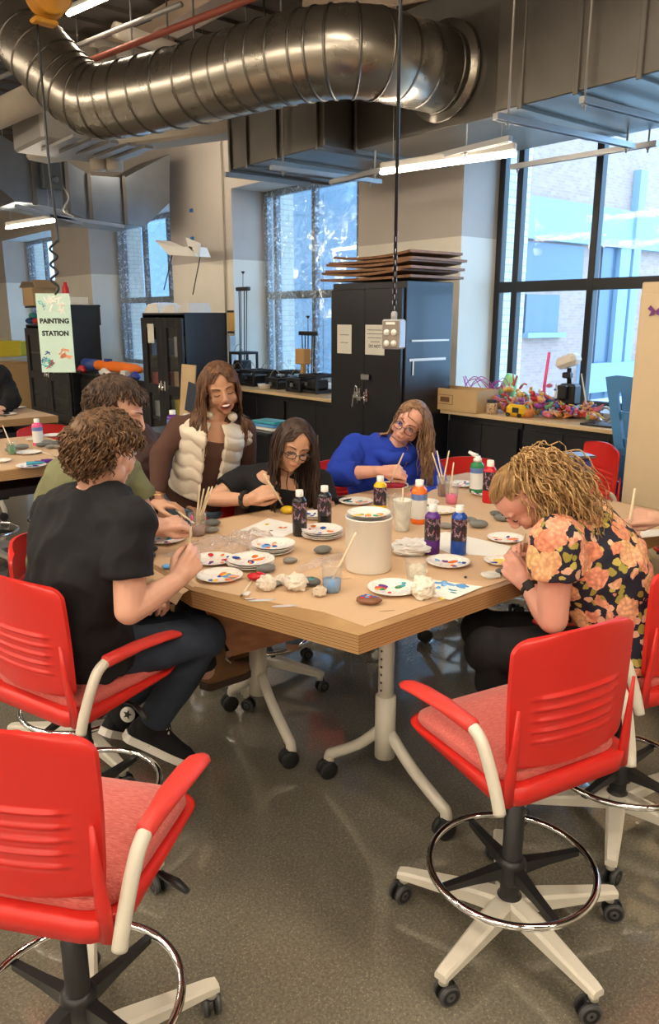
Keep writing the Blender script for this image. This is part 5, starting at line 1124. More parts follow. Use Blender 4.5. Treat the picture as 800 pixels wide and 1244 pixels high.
# pillar fittings
c = PX(276, 425, 6.33); t = thing('switch_box', 'grey electrical switch box with red and white lamps on the pillar', 'box', c); mb = MB(); mb.box(c, (.12, .32, .42), .01); mb.build('housing', M['grey'], t)
for k, m_ in enumerate((M['red'], M['white'], M['red'], M['black'], M['white'])): mb = MB(); mb.tube([c + V3((-.06, .07, .15 - k * .06)), c + V3((-.075, .07, .15 - k * .06))], .018, 12); mb.build('indicator', m_, t)
c = PX(281, 391, 6.37); t = thing('wall_notice', 'orange-yellow notice card on the pillar above the switch box', 'notice', c); mb = MB(); mb.box(c, (.02, .17, .30), .003); mb.build('card', mat('amber_card', (.72, .42, .12), .5), t); mb = MB(); mb.box(c + V3((-.012, 0, .15)), (.01, .17, .03)); mb.box(c + V3((-.012, 0, -.15)), (.01, .17, .03)); mb.build('edge_strip', M['black'], t)
mb = MB(); a = PX(269, 215, 6.37); b = PX(271, 440, 6.37); mb.tube([V3((6.37, a.y, 4.2)), V3((6.37, a.y, b.z))], .014, 8); tag(mb.build('wall_conduit', M['pipe_white']), 'thin vertical conduit on the pillar left of the middle window', 'conduit')
# board and dark screen leaning beside the glass cabinet
c = PX(228, 475, 4.6); mb = MB(); mb.box(c, (.02, .32, .62), .003, Matrix.Rotation(.1, 3, 'Y')); tag(mb.build('leaning_board', M['maple']), 'pale board leaning behind the standing person', 'board')
c = PX(236, 485, 4.5); mb = MB(); mb.box(c, (.02, .36, .34), .006, Matrix.Rotation(.12, 3, 'Y') @ Matrix.Rotation(.15, 3, 'X')); tag(mb.build('dark_panel', mat('slate_panel', (.04, .05, .08), .4)), 'dark slate panel leaning on the pale board', 'panel')
c = PX(303, 545, 4.4) ; c.z = .8
for k in range(3): small_box(V3((4.2, 5.95, .72 + k * .03)), (.2, .3, .025), (M['paper'], PM['lblue'], PM['teal'])[k], 'stacked_folder', ('white', 'light blue', 'teal')[k] + ' folder stacked behind the person in glasses', 'folder', .1 * k)
t = thing('folder_stool', 'dark stool holding folders behind the person in glasses', 'stool', (4.2, 5.95, 0)); mb = MB(); mb.box((4.2, 5.95, .7), (.35, .4, .03), .01); mb.build('seat', M['cab'], t)
for sx in (-.14, .14):
    for sy in (-.16, .16): mb = MB(); mb.box((4.2 + sx, 5.95 + sy, .345), (.03, .03, .69)); mb.build('leg', M['cab'], t)
# ================================================================ people
def skin_mat(name, c):
    m = mat(name, c, .48, var=.07, vs=25, bump=.03, bs=120); b = m.node_tree.nodes['Principled BSDF']
    b.inputs['Subsurface Weight'].default_value = .12; b.inputs['Subsurface Radius'].default_value = (.012, .005, .003); b.inputs['Subsurface Scale'].default_value = 1
    return m
SK1 = skin_mat('fair_skin', (.68, .38, .27)); SK2 = skin_mat('rosy_skin', (.70, .36, .27)); SK3 = skin_mat('tan_skin', (.52, .27, .16)); SK4 = skin_mat('warm_skin', (.60, .33, .21))
def cloth(name, c, var=.12, bump=.25, bs=30, rough=.85): return mat(name, c, rough, var=var, vs=6, bump=bump, bs=bs, spec=.25)
def denim(name, c): return ramp_mat(name, 'noise', 9, [(.3, tuple(v * .7 for v in c)), (.7, tuple(v * 1.35 for v in c))], .85, bump=.3, detail=8)
def hair_mat(name, a, b_):
    m, nt, b = _nt(name); N, L = nt.nodes, nt.links; tc = N.new('ShaderNodeTexCoord'); mp = N.new('ShaderNodeMapping'); mp.inputs['Scale'].default_value = (60, 60, 14)
    nz = N.new('ShaderNodeTexNoise'); nz.inputs['Scale'].default_value = 1.2; nz.inputs['Detail'].default_value = 5; L.new(tc.outputs['Object'], mp.inputs[0]); L.new(mp.outputs[0], nz.inputs['Vector'])
    r = N.new('ShaderNodeValToRGB'); r.color_ramp.elements[0].color = (*a, 1); r.color_ramp.elements[1].color = (*b_, 1); r.color_ramp.elements[0].position = .35; r.color_ramp.elements[1].position = .68
    L.new(nz.outputs[0], r.inputs[0]); L.new(r.outputs[0], b.inputs['Base Color']); b.inputs['Roughness'].default_value = .5; b.inputs['Specular IOR Level'].default_value = .35
    return m
def lerp(a, b, t): return a * (1 - t) + b * t
def hand(mb, w, d, n, side, curls=None, s=1., thumb=(.55, .75, .35), tb=.35, spread=.06):
    """w wrist, d toward knuckles, n back-of-hand normal, side=+1/-1 picks the thumb side"""
    d = V3(d).normalized(); n = (V3(n) - d * d.dot(V3(n))).normalized(); lat = d.cross(n) * side
    curls = curls or [(.5, .7, .4)] * 4
    K = []
    offs = (.030, .010, -.010, -.028); lens = (.068, .076, .070, .054); kd = (.088, .092, .087, .078)
    for i in range(4):
        k = w + d * kd[i] * s + lat * offs[i] * s
        mb.cap(w + lat * offs[i] * .55 * s + d * .012 * s, k, .0155 * s, .0105 * s, 10)
        dd = (d + lat * (offs[i] / .03) * spread).normalized(); ax = dd.cross(n) ; p = k; r = (.0092, .0095, .0090, .0080)[i] * s
        a = 0
        for j, (fr, c) in enumerate(zip((.45, .31, .24), curls[i])):
            a += c; v = dd * math.cos(a) - n * math.sin(a); q = p + v * lens[i] * fr * s; mb.cap(p, q, r, r * .9, 9); r *= .92; p = q
        K.append(p)
    b = w + d * .022 * s + lat * .024 * s - n * .006 * s; v = (d * thumb[0] + lat * thumb[1] - n * thumb[2]).normalized()
    p = b; q = p + v * .040 * s; mb.cap(w + lat * .01 * s, q, .016 * s, .0125 * s, 10)
    v2 = (v * (1 - tb) + (d - lat * .55 - n * .2).normalized() * tb * 1.4).normalized(); p2 = q + v2 * .030 * s; mb.cap(q, p2, .0115 * s, .0105 * s, 10)
    v3 = (v2 * (1 - tb) + (d * .8 - lat * .8 - n * .1).normalized() * tb).normalized(); p3 = p2 + v3 * .024 * s; mb.cap(p2, p3, .0105 * s, .0085 * s, 10)
    mb.cap(w - d * .02, w + d * .03 * s, .024 * s, .026 * s, 12)
    return K, p3
def ring(c, s, f, rx, ry, n=24, p=2.3):
    o = []
    for k in range(n):
        a = 2 * PI * k / n; x, y = math.cos(a), math.sin(a); e = 2 / p
        o.append(c + s * (math.copysign(abs(x) ** e, x) * rx) + f * (math.copysign(abs(y) ** e, y) * ry))
    return o
def torso(mb, J, inf=0., w=1., lo=-.10, hi=1., female=False, fat=1.):
    sp = cat_rom([J['pelvis'], J['belly'], J['chest'], J['neck']], 5); n = len(sp) - 1
    hs = (J['hip_r'] - J['hip_l']).normalized(); ss = (J['sh_r'] - J['sh_l']).normalized()
    prof = [(0, .165, .115), (.18, .155, .108), (.36, .140 if not female else .126, .100), (.52, .150 if not female else .136, .108), (.68, .165 if not female else .152, .116 if not female else .118), (.82, .165 if not female else .150, .100), (.92, .120, .078), (1, .062, .060)]
    def R(t):
        for a, b in zip(prof, prof[1:]):
            if t <= b[0]: u = (t - a[0]) / (b[0] - a[0]); return lerp(a[1], b[1], u) * w, lerp(a[2], b[2], u) * w * fat
        return prof[-1][1] * w, prof[-1][2] * w
    rings = []
    t0 = (sp[1] - sp[0]).normalized(); s = hs; f = t0.cross(s).normalized() * -1
    if lo < 0: rings += [ring(sp[0] + t0 * lo, s, f, .10 * w + inf, .08 * w + inf), ring(sp[0] + t0 * lo * .5, s, f, .155 * w + inf, .11 * w + inf)]
    for i, p in enumerate(sp):
        t = i / n
        if t > hi + 1e-6: break
        tt = (sp[min(i + 1, n)] - sp[max(i - 1, 0)]).normalized(); s = lerp(hs, ss, t); s = (s - tt * tt.dot(s)).normalized(); f = s.cross(tt)
        rx, ry = R(t); rings.append(ring(p, s, f, rx + inf, ry + inf))
    mb.loft(rings)
    if hi < .5: return
    ch = lerp(J['chest'], J['neck'], .45)
    for k in ('sh_l', 'sh_r'):
        sh = J[k]; mb.cap(lerp(ch, sh, .35), sh, .075 * w + inf, .054 * w + inf); mb.cap(lerp(J['neck'], sh, .16), sh, (.036 if inf == 0 else .042) * w + inf, .048 * w + inf)
        mb.cap(lerp(J['chest'], sh, .4), lerp(ch, sh, .8), .08 * w + inf, .06 * w + inf)
    if female:
        tt = (J['neck'] - J['chest']).normalized(); f = ss.cross(tt)
        if f.dot(J['fwd']) < 0: f = -f
        for q in (-1, 1): mb.ell(J['chest'] + tt * .02 + ss * q * .065 * w + f * .074 * w, (.046 + inf * .5,) * 3, None, 14, 10)
def limb(mb, pts, rs, n=14):
    for (a, b, r1, r2) in zip(pts, pts[1:], rs, rs[1:]): mb.cap(a, b, r1, r2, n)
def flatlimb(mb, pts, rs, n=18):
    mb.tube(pts, rs, n)
    for p, r in list(zip(pts, rs))[:-1]: mb.ell(p, (r, r, r), None, 12, 8)
class Head:
    def __init__(s, c, f, u, k=1.):
        s.c = V3(c); s.f = V3(f).normalized(); u = V3(u); s.u = (u - s.f * s.f.dot(u)).normalized(); s.r = s.f.cross(s.u); s.k = k
        s.M = Matrix((s.r, s.f, s.u)).transposed()
    def __call__(s, x, y, z): return s.c + s.M @ V3((x * s.k, y * s.k, z * s.k))
    def build(s, mb, neck, nr=.052):
        k = s.k; e = lambda c, r: mb.ell(s(*c), tuple(v * k for v in r), s.M, 20, 14)
        e((0, -.012, .028), (.074, .094, .086)); e((0, .020, -.020), (.061, .068, .085)); e((0, .034, -.064), (.046, .048, .038)); e((0, .066, -.088), (.019, .017, .016))
        for q in (-1, 1):
            e((q * .034, .056, -.030), (.024, .022, .027)); e((q * .0095, .094, -.026), (.0075, .009, .007)); e((q * .075, -.008, -.008), (.009, .017, .029)); e((q * .081, -.014, .004), (.006, .012, .018)); e((q * .055, .01, -.055), (.014, .03, .028))
            mb.cap(s(q * .044, .064, .027), s(q * .012, .077, .027), .009 * k, .009 * k)
        mb.cap(s(0, .084, .018), s(0, .101, -.018), .007 * k, .0105 * k); e((0, .101, -.023), (.010, .009, .008)); e((0, .084, -.052), (.022, .010, .012))
        mb.cap(s(0, -.022, -.055), neck, nr * k, nr * 1.08)
    def face(s, root, hm, mouth='closed', eyes='open', lip=(.45, .12, .11), glasses=None, brow=True):
        k = s.k; lm = mat('lip_tone', lip, .4)
        y0 = .0925
        if mouth == 'open':
            mb = MB(); mb.ell(s(0, .083, -.055), (.021 * k, .013 * k, .0125 * k), s.M); mb.build('mouth', mat('mouth_inside', (.10, .015, .015), .5), root)
            mb = MB(); mb.ell(s(0, .088, -.0495), (.017 * k, .010 * k, .0048 * k), s.M); mb.build('teeth', mat('teeth', (.85, .82, .75), .3), root)
            mb = MB(); mb.tube([s(.024 * math.cos(a), .090 - .008 * abs(math.cos(a)), -.055 + .0135 * math.sin(a)) for a in [2 * PI * i / 20 for i in range(20)]], .0032 * k, 8, close=True); mb.build('lips', lm, root)
        else:
            sm = .006 if mouth == 'smile' else .0; wd = .025 if mouth == 'smile' else .020
            for zz, r in ((-.0505, .0034), (-.0565, .0042)):
                mb = MB(); mb.tube([s(x * wd, y0 - .002 - .012 * x * x, zz + sm * x * x + (0 if zz > -.053 else .004 * x * x)) for x in [i / 5 - 1 for i in range(11)]], [r * k * (1 - .75 * abs(i / 5 - 1) ** 2) for i in range(11)], 8); mb.build('lips', lm, root)
        for q in (-1, 1):
            if eyes == 'open':
                mb = MB(); mb.ell(s(q * .031, .0755, .006), (.0145 * k, .0085 * k, .0075 * k), s.M, 14, 10); e = mb.build('eye', mat('eye_white', (.75, .72, .68), .25), root)
                mb = MB(); mb.ell(s(q * .031 + .001, .0805, .006), (.0065 * k, .0045 * k, .0068 * k), s.M, 12, 8); mb.build('iris', mat('iris', (.05, .03, .02), .2), root)
            lz = .0115 if eyes == 'open' else .002
            mb = MB(); mb.tube([s(q * (.018 + .026 * t), .0835 - .010 * t * t - .001, lz + (.004 if eyes == 'open' else -.004) * math.sin(PI * t) - .002 * t) for t in [i / 6 for i in range(7)]], .0021 * k, 6); mb.build('eyelash', mat('lash', (.03, .018, .012), .6), root)
            if brow: mb = MB(); mb.tube([s(q * (.014 + .034 * t), .0865 - .014 * t * t, .027 + .006 * math.sin(PI * t * .8)) for t in [i / 6 for i in range(7)]], [.0026 * k * (1 - .6 * (i / 6)) for i in range(7)], 6, flat=1.); mb.build('eyebrow', BROW, root)
        if glasses:
            mb = MB(); gm = mat('glasses_frame', glasses, .3)
            for q in (-1, 1):
                mb.tube([s(q * (.033 + .0235 * math.copysign(abs(math.cos(a)) ** .75, math.cos(a))), .104 - .006 * abs(.5 + .5 * q * math.cos(a) * q), .002 + .0185 * math.copysign(abs(math.sin(a)) ** .8, math.sin(a))) for a in [2 * PI * i / 24 for i in range(24)]], .0019 * k, 6, close=True)
                mb.tube([s(q * .057, .099, .006), s(q * .074, .08, .008), s(q * .080, -.005, .006)], .0017 * k, 6)
            mb.tube([s(-.0105, .105, .006), s(0, .107, .009), s(.0105, .105, .006)], .0017 * k, 6); g = mb.build('glasses', gm, root)
            for q in (-1, 1): mb = MB(); mb.tube([s(q * .033, .1025, .002), s(q * .033, .1035, .002)], .021 * k, 20); mb.build('lens', GL, g)
BROW = mat('brow_hair', (.045, .022, .012), 1., spec=.1)
GL = glass_mat('clear_lens', (.985, .985, 1), .02, -.5)
def hair(root, hd, m, roots, vel, length, name='hair', thick=.0032, steps=12, grav=1., stiff=.6, curl=0., cfreq=22., col=[], seed=0, capf=None, capk=1.06, jitter=.25, taper=.25, sides=4, pull=None):
    """grow locks from scalp points; roots: list of (x,y,z) directions in head space; vel(x,y,z)->local direction; length(x,y,z)"""
    rr = random.Random(seed); mb = MB(); k = hd.k
    ecol = ([(hd(0, .045, -.045), hd.M, (.070 * k, .070 * k, .105 * k))] if len(col) else [])
    ecol = [(hd(0, -.012, .028), hd.M, (.079 * k, .099 * k, .091 * k)), (hd(0, .012, -.02), hd.M, (.066 * k, .070 * k, .088 * k))] + ecol
    inv = hd.M.transposed()
    sgn = [1]
    def push(p):
        if len(col):
            q = inv @ (p - hd.c)
            if q.y > -.03 * k and abs(q.x) < .067 * k and -.14 * k < q.z < .055 * k and (q.x * sgn[0] > -.03): p = hd.c + hd.M @ V3((sgn[0] * .067 * k, q.y * .7, q.z))
        for c, Mx, r in ecol:
            q = inv @ (p - c); e = V3((q.x / r[0], q.y / r[1], q.z / r[2])); L = e.length
            if L < 1: e = e / max(L, 1e-4); p = c + Mx @ V3((e.x * r[0], e.y * r[1], e.z * r[2]))
        for a, b, r in col:
            ab = b - a; t = max(0, min(1, (p - a).dot(ab) / max(ab.length_squared, 1e-9))); q = a + ab * t; dlt = p - q
            if dlt.length < r: p = q + dlt.normalized() * r
        return p
    for (x, y, z) in roots:
        v = V3((x, y, z)).normalized(); sgn[0] = 1 if v.x > 0 else -1; p = ecol[0][0] + hd.M @ V3((v.x * .077 * k, v.y * .097 * k, v.z * .089 * k))
        L = length(v.x, v.y, v.z) * rr.uniform(.82, 1.12); st = L / steps
        dv = hd.M @ V3(vel(v.x, v.y, v.z)).normalized(); dv += V3((rr.uniform(-1, 1), rr.uniform(-1, 1), rr.uniform(-1, 1))) * jitter; dv.normalize()
        pts = [p]; ph = rr.uniform(0, 6.28); q = p
        for i in range(steps):
            u = (i + 1) / steps; g = V3((0, 0, -1))
            if pull is not None: g = pull(q, u, g)
            dv = (dv * stiff + g * grav * (1 - stiff) * (.3 + u)).normalized(); q = push(q + dv * st)
            w = q
            if curl:
                a = dv.orthogonal().normalized(); b = dv.cross(a); am = curl * min(1, u * 2); w = q + (a * math.cos(ph + cfreq * i * st * 10) + b * math.sin(ph + cfreq * i * st * 10)) * am
            nz = noise.noise(q * 18 + V3((seed, 0, 0))) * .004; pts.append(push(w + V3((nz, -nz, nz * .5))))
        th = thick * rr.uniform(.7, 1.25); n = len(pts)
        mb.tube(pts, [th * (1 if i < n * .6 else max(taper * .3, 1 - (i / n - .6) / .4 * (1 - taper))) for i in range(n)], sides)
    if capf:
        n, kk = 36, 26; vs = []; ok = []
        for i in range(kk + 1):
            b = -PI / 2 + PI * i / kk
            for j in range(n):
                a = 2 * PI * j / n; v = V3((math.cos(b) * math.cos(a), math.cos(b) * math.sin(a), math.sin(b))); vs.append(ecol[0][0] + hd.M @ V3((v.x * .074 * k * capk, v.y * .094 * k * capk, v.z * .086 * k * capk))); ok.append(capf(v.x, v.y, v.z))
        fs = [(i * n + j, i * n + (j + 1) % n, (i + 1) * n + (j + 1) % n, (i + 1) * n + j) for i in range(kk) for j in range(n)]
        mb.add(vs, [f for f in fs if all(ok[q] for q in f)])
    return mb.build(name, m, root)
def scalp(n, ok, seed=1):
    rr = random.Random(seed); o = []
    while len(o) < n:
        v = V3((rr.gauss(0, 1), rr.gauss(0, 1), rr.gauss(0, 1))).normalized()
        if ok(v.x, v.y, v.z): o.append((v.x, v.y, v.z))
    return o
def shoe(root, heel, toe, up=(0, 0, 1), m=None, sole=None, name='shoe', w=.042, hi=.09, laces=True, emblem=False, to=None):
    heel, toe, up = V3(heel), V3(toe), V3(up).normalized(); d = (toe - heel); L = d.length; d.normalize(); up = (up - d * up.dot(d)).normalized(); s = d.cross(up)
    mb = MB(); R = []
    for u, ww, h in ((.0, .022, .05), (.04, .030, .085), (.2, .034, .095), (.38, .038, .088), (.55, .043, .066), (.75, .045, .048), (.9, .038, .040), (1., .016, .028)):
        R.append([heel + d * u * L + s * (ww * math.cos(a) * w / .042) + up * (.022 + h * max(0, math.sin(a)) if math.sin(a) > 0 else .022) for a in [2 * PI * k / 20 for k in range(20)]])
    mb.loft(R); mb.cap(heel + d * .18 * L + up * .06, to or heel + d * .16 * L + up * (.06 + hi), .045, .050); sh = mb.build(name, m, root, fix=True)
    mb = MB(); R = []
    for u, ww in ((-.015, .02), (.03, .034), (.3, .036), (.6, .046), (.8, .047), (.94, .038), (1.02, .012)):
        R.append([heel + d * u * L + s * (x * ww * w / .042) + up * y for x, y in ((-1, 0), (1, 0), (1, .028), (-1, .028))])
    mb.loft(R, smooth=False); mb.build('sole', sole, sh, fix=True)
    if laces:
        mb = MB()
        for k in range(6): u = .30 + k * .055; h = .134 - k * .0125; mb.tube([heel + d * u * L + s * x * .024 + up * (h - abs(x) * .012) for x in (-1, 0, 1)], .0035, 6)
        mb.build('laces', M['white'], sh)
    if emblem:
        n = cdir(-.15, -1, .25); c = V3(emblem)
        Mx = frame(n, up); mb = MB(); mb.lathe([(.001, 0), (.028, 0), (.028, .0015), (.001, .0016)], 28, Mx, c); e = mb.build('ankle_patch', M['white'], sh)
        mb = MB(); mb.prism([((.018 if k % 2 == 0 else .0075) * math.cos(PI / 2 + k * PI / 5), (.018 if k % 2 == 0 else .0075) * math.sin(PI / 2 + k * PI / 5)) for k in range(10)], .001, Mx, c + n * .0018); st = mb.build('star_mark', M['black'], sh)
    return sh
def joints(J, D=None):
    o = {}
    for k, v in J.items(): o[k] = PD(*v) if not isinstance(v, V3) else v
    return o
def make_person(label, J, hd, skin, w=1., female=False, arms=1., hands=(), fat=1., legs=True, vox=.0042, group=None, nr=.052):
    root = thing('person', label, 'person', V3((J['pelvis'].x, J['pelvis'].y, 0)), group=group)
    mb = MB(); torso(mb, J, 0, w, female=female, fat=fat); hd.build(mb, J['neck'], nr)
    for s in 'lr':
        limb(mb, [J['sh_' + s], J['el_' + s], lerp(J['el_' + s], J['wr_' + s], .35), J['wr_' + s]], [.046 * arms, .038 * arms, .038 * arms, .025 * arms])
        limb(mb, [J['hip_' + s], J['kn_' + s]], [.066 * w * fat, .050]); limb(mb, [J['kn_' + s], lerp(J['kn_' + s], J['an_' + s], .35), J['an_' + s]], [.050, .050, .034])
    for h in hands: hand(mb, *h[:4], **h[4])
    b = mb.build('body', skin, root); remesh(b, vox, 3)
    return root
def shirt(root, J, m, inf=.014, w=1., female=False, fat=1., sleeve=.5, sr=(.066, .062), lo=-.06, hi=.94, name='shirt', wr=.006, seed=1., vox=.0062, long=False, extra=None, smooth=3, ws=9):
    mb = MB(); torso(mb, J, inf, w, lo=lo, hi=hi, female=female, fat=fat)
    for s in 'lr':
        a, b, c = J['sh_' + s], J['el_' + s], J['wr_' + s]
        if sleeve <= 0: continue
        if long: flatlimb(mb, [a, lerp(a, b, .5), b, lerp(b, c, .5), lerp(b, c, .95)], [sr[0], sr[0] * .92, sr[1], sr[1] * .86, sr[1] * .70])
        else: flatlimb(mb, [a, lerp(a, b, sleeve * .5), lerp(a, b, sleeve)], [sr[0] * .95, sr[0], sr[1]])
    if extra: extra(mb)
    o = mb.build(name, m, root); remesh(o, vox, smooth, wr, ws, seed=seed); return o
def trousers(root, J, m, inf=.014, w=1., fat=1., hem=.93, name='trousers', shin=(.068, .052), wr=.006, seed=2., thigh=None, hi=.22):
    mb = MB(); torso(mb, J, inf, w, lo=-.12, hi=hi, fat=fat) if True else None
    for s in 'lr':
        a, b, c = J['hip_' + s], J['kn_' + s], J['an_' + s]; th = (thigh or .094 * w * fat)
        flatlimb(mb, [a, lerp(a, b, .5), b, lerp(b, c, .3), lerp(b, c, hem)], [th, th * .88, shin[0], shin[0] * .95, shin[1]])
    o = mb.build(name, m, root); remesh(o, .0068, 3, wr, 8, seed=seed); return o
def torso_hi_only(mb, J, *a): pass
def below(J, k, z): return V3((J.x, J.y, z))
black_tee = cloth('black_cotton', (.014, .014, .016), .2); dark_jeans = denim('dark_denim', (.014, .022, .040)); blue_jeans = denim('washed_denim', (.13, .20, .28))
sole_w = mat('white_rubber_sole', (.72, .69, .62), .5); canvas = cloth('black_canvas', (.012, .012, .014))
def std(J): 
    J['belly'] = J.get('belly') or lerp(J['pelvis'], J['chest'], .5); return J
# ---- A: black tee, seated left
J = joints({'pelvis': (106, 790, 2.28), 'chest': (104, 670, 2.19), 'neck': (122, 597, 2.20), 'sh_r': (157, 634, 2.08), 'sh_l': (66, 628, 2.30), 'el_r': (157, 741, 2.02), 'wr_r': (214, 706, 2.14), 'el_l': (125, 730, 2.44), 'wr_l': (172, 722, 2.44),
            'hip_r': (120, 799, 2.22), 'hip_l': (92, 786, 2.38), 'kn_r': (248, 774, 2.38), 'kn_l': (240, 765, 2.48), 'an_r': (184, 880, 2.45), 'an_l': (150, 852, 2.56)})
J['belly'] = lerp(J['pelvis'], J['chest'], .5) - cdir(1, .2) * .035; J['fwd'] = cdir(.8, .5)
hd = Head(PD(127, 548, 2.2), cdir(.62, .75, -.22), cdir(.12, .1, 1)); hw = J['wr_r']
A = make_person('person in plain black tee and dark jeans, seated at left with back to the camera', J, hd, SK1, 1.08, hands=[(hw, cdir(.55, .5, .62), cdir(.45, -.75, .2), -1, dict(curls=[(.7, .9, .5), (.8, 1., .6), (.9, 1.1, .6), (1., 1.1, .6)], thumb=(.7, .35, .6))), (J['wr_l'], cdir(.8, -.5, .1), cdir(0, 0, 1), 1, dict(curls=[(.9, 1., .6)] * 4))], arms=1.12, nr=.056)
shirt(A, J, black_tee, .018, 1.10, sleeve=.62, sr=(.076, .074), wr=.015, seed=3, hi=1., ws=7); trousers(A, J, dark_jeans, w=1.0, fat=.95, seed=5, hem=.94, shin=(.074, .056))
def hair_short(v): return v
hA = hair_mat('tousled_brown_hair', (.050, .024, .011), (.20, .105, .048))
okA = lambda x, y, z: (z > -.62 and y < .55 and not (abs(x) > .8 and y > -.1 and z < -.05)) if z < .35 else True
okA2 = lambda x, y, z: z > -.55 - .25 * (y < -.3) and (y < .25 or z > .42) and not (abs(x) > .72 and y > -.15 and z < .02)
hair(A, hd, hA, scalp(1300, okA2, 2), lambda x, y, z: (x * .8 + .25 * math.sin(9 * z + 4 * y), y * .6 + (.5 if z > .3 else -.1), z * .5 - .25), lambda x, y, z: .052 + .024 * max(0, z) , thick=.0030, steps=8, grav=1.1, stiff=.66, curl=.006, cfreq=20, seed=2, capf=okA2, capk=1.09, jitter=.5)
hd.face(A, hA)
shoe(A, PD(150, 897, 2.44), PD(229, 930, 2.52), (.1, 0, 1), canvas, sole_w, to=lerp(J['an_r'], J['kn_r'], .14)); shoe(A, PD(124, 893, 2.55), PD(200, 905, 2.78), (0, 0, 1), canvas, sole_w, to=lerp(J['an_l'], J['kn_l'], .06), emblem=PD(155, 868, 2.485))
brush(PD(233, 625, 2.31), PD(228, 690, 2.30), 'brush held upright by the person in the plain black tee', wet='pink') 
mb = MB(); nk = J['neck']; mb.tube([nk + V3((0, 0, .03)) + cdir(1, 0) * .062 * math.cos(a) + cdir(0, 1) * .058 * math.sin(a) + V3((0, 0, -.012 * math.sin(a + .5))) for a in [2 * PI * i / 30 for i in range(30)]], .0014, 5, close=True); mb.build('necklace', mat('gold_chain', (.8, .55, .2), .25, 1.), A)
# ---- B: olive tee
J = joints({'pelvis': (88, 715, 2.66), 'chest': (98, 612, 2.70), 'neck': (122, 548, 2.72), 'sh_r': (92, 590, 2.56), 'sh_l': (148, 575, 2.86), 'el_r': (142, 652, 2.56), 'wr_r': (190, 640, 2.72), 'el_l': (184, 640, 2.86), 'wr_l': (214, 642, 2.98),
            'hip_r': (100, 720, 2.58), 'hip_l': (100, 705, 2.78), 'kn_r': (225, 705, 2.62), 'kn_l': (235, 695, 2.85), 'an_r': (250, 815, 2.72), 'an_l': (275, 790, 2.95)})
J['belly'] = lerp(J['pelvis'], J['chest'], .5) - cdir(1, .0) * .03; J['fwd'] = cdir(1, .1)
hd = Head(PD(140, 500, 2.72), cdir(.93, .02, -.38), cdir(.38, 0, .93), 1.05)
B = make_person('seated person in an olive tee with short dark brown hair, looking down', J, hd, SK1, 1.08, hands=[(J['wr_r'], cdir(.95, .2, .15), cdir(-.1, -.5, .8), 1, dict(curls=[(.6, .8, .5), (.8, .9, .5), (.9, 1., .5), (1., 1., .5)], thumb=(.8, .3, .5))), (J['wr_l'], cdir(.9, .2, -.1), cdir(0, 0, 1), -1, {})], arms=1.05)
olive = cloth('olive_cotton', (.17, .17, .085)); shirt(B, J, olive, .018, 1.12, sleeve=.55, sr=(.078, .076), wr=.009, seed=8); trousers(B, J, cloth('charcoal_trousers', (.02, .02, .024)), w=1.0)
c = lerp(J['chest'], J['sh_r'], .0)
mb = MB(); rr = random.Random(4)
for k in range(26): mb.box(J['chest'] + cdir(1, -.1) * .13 + cdir(.35, -1) * rr.uniform(-.02, .09) + V3((0, 0, rr.uniform(-.11, .05))), (.010, .012, rr.uniform(.008, .03)), 0, frame((0, 0, 1), cdir(.4, -1)))
mb.build('shirt_print', mat('dark_print', (.03, .035, .03), .8), B)
hB = hair_mat('dark_brown_short_hair', (.028, .015, .009), (.11, .06, .035)); okB = lambda x, y, z: z > -.45 - .2 * (y < -.3) and (y < .2 or z > .50) and not (abs(x) > .72 and y > -.15 and z < .05)
hair(B, hd, hB, scalp(800, okB, 5), lambda x, y, z: (x * .7, y * .6 + (.7 if z > .2 else -.1), z * .5 - .15), lambda x, y, z: .020 + .035 * max(0, z), thick=.0032, steps=6, grav=.9, stiff=.6, curl=.004, cfreq=14, seed=5, capf=okB, capk=1.08, jitter=.34)
hd.face(B, hB, eyes='down'); boot = mat('tan_leather', (.22, .11, .045), .6)
shoe(B, PD(248, 838, 2.78), PD(300, 818, 3.00), (0, 0, 1), boot, mat('brown_sole', (.05, .03, .02), .7), hi=.08); shoe(B, PD(262, 812, 3.0), PD(312, 795, 3.2), (0, 0, 1), boot, mat('brown_sole', (.05, .03, .02), .7), hi=.08)
brush(PD(211, 618, 2.84), PD(236, 636, 2.80), 'brush held low by the person in the olive tee')
# ---- C: brown hoodie
J = joints({'pelvis': (162, 640, 3.80), 'chest': (172, 574, 3.72), 'neck': (165, 531, 3.68), 'sh_r': (146, 556, 3.58), 'sh_l': (197, 553, 3.82), 'el_r': (160, 604, 3.48), 'wr_r': (190, 612, 3.36), 'el_l': (206, 600, 3.76), 'wr_l': (214, 612, 3.56),
            'hip_r': (160, 645, 3.74), 'hip_l': (178, 640, 3.86), 'kn_r': (205, 655, 3.46), 'kn_l': (222, 652, 3.58), 'an_r': (212, 735, 3.5), 'an_l': (230, 730, 3.62)})
J = std(J); J['fwd'] = cdir(.8, -.5); hd = Head(PD(150, 500, 3.62), cdir(.75, -.35, -.4), cdir(.4, -.2, .9), .98)
C = make_person('person in a brown hoodie mostly hidden behind the person in the olive tee', J, hd, SK4, 1.0, hands=[(J['wr_r'], cdir(1, .0, -.1), cdir(0, 0, 1), 1, {}), (J['wr_l'], cdir(1, -.2, -.1), cdir(0, 0, 1), -1, {})], vox=.006)
brown = cloth('brown_fleece', (.075, .042, .036)); 
def hood(mb): mb.ell(lerp(J['neck'], J['chest'], .1) - J['fwd'] * .07, (.10, .10, .06)); mb.cap(J['neck'] + cdir(.3, 0) * .02, J['chest'] + cdir(.5, 0) * .04, .07, .12)
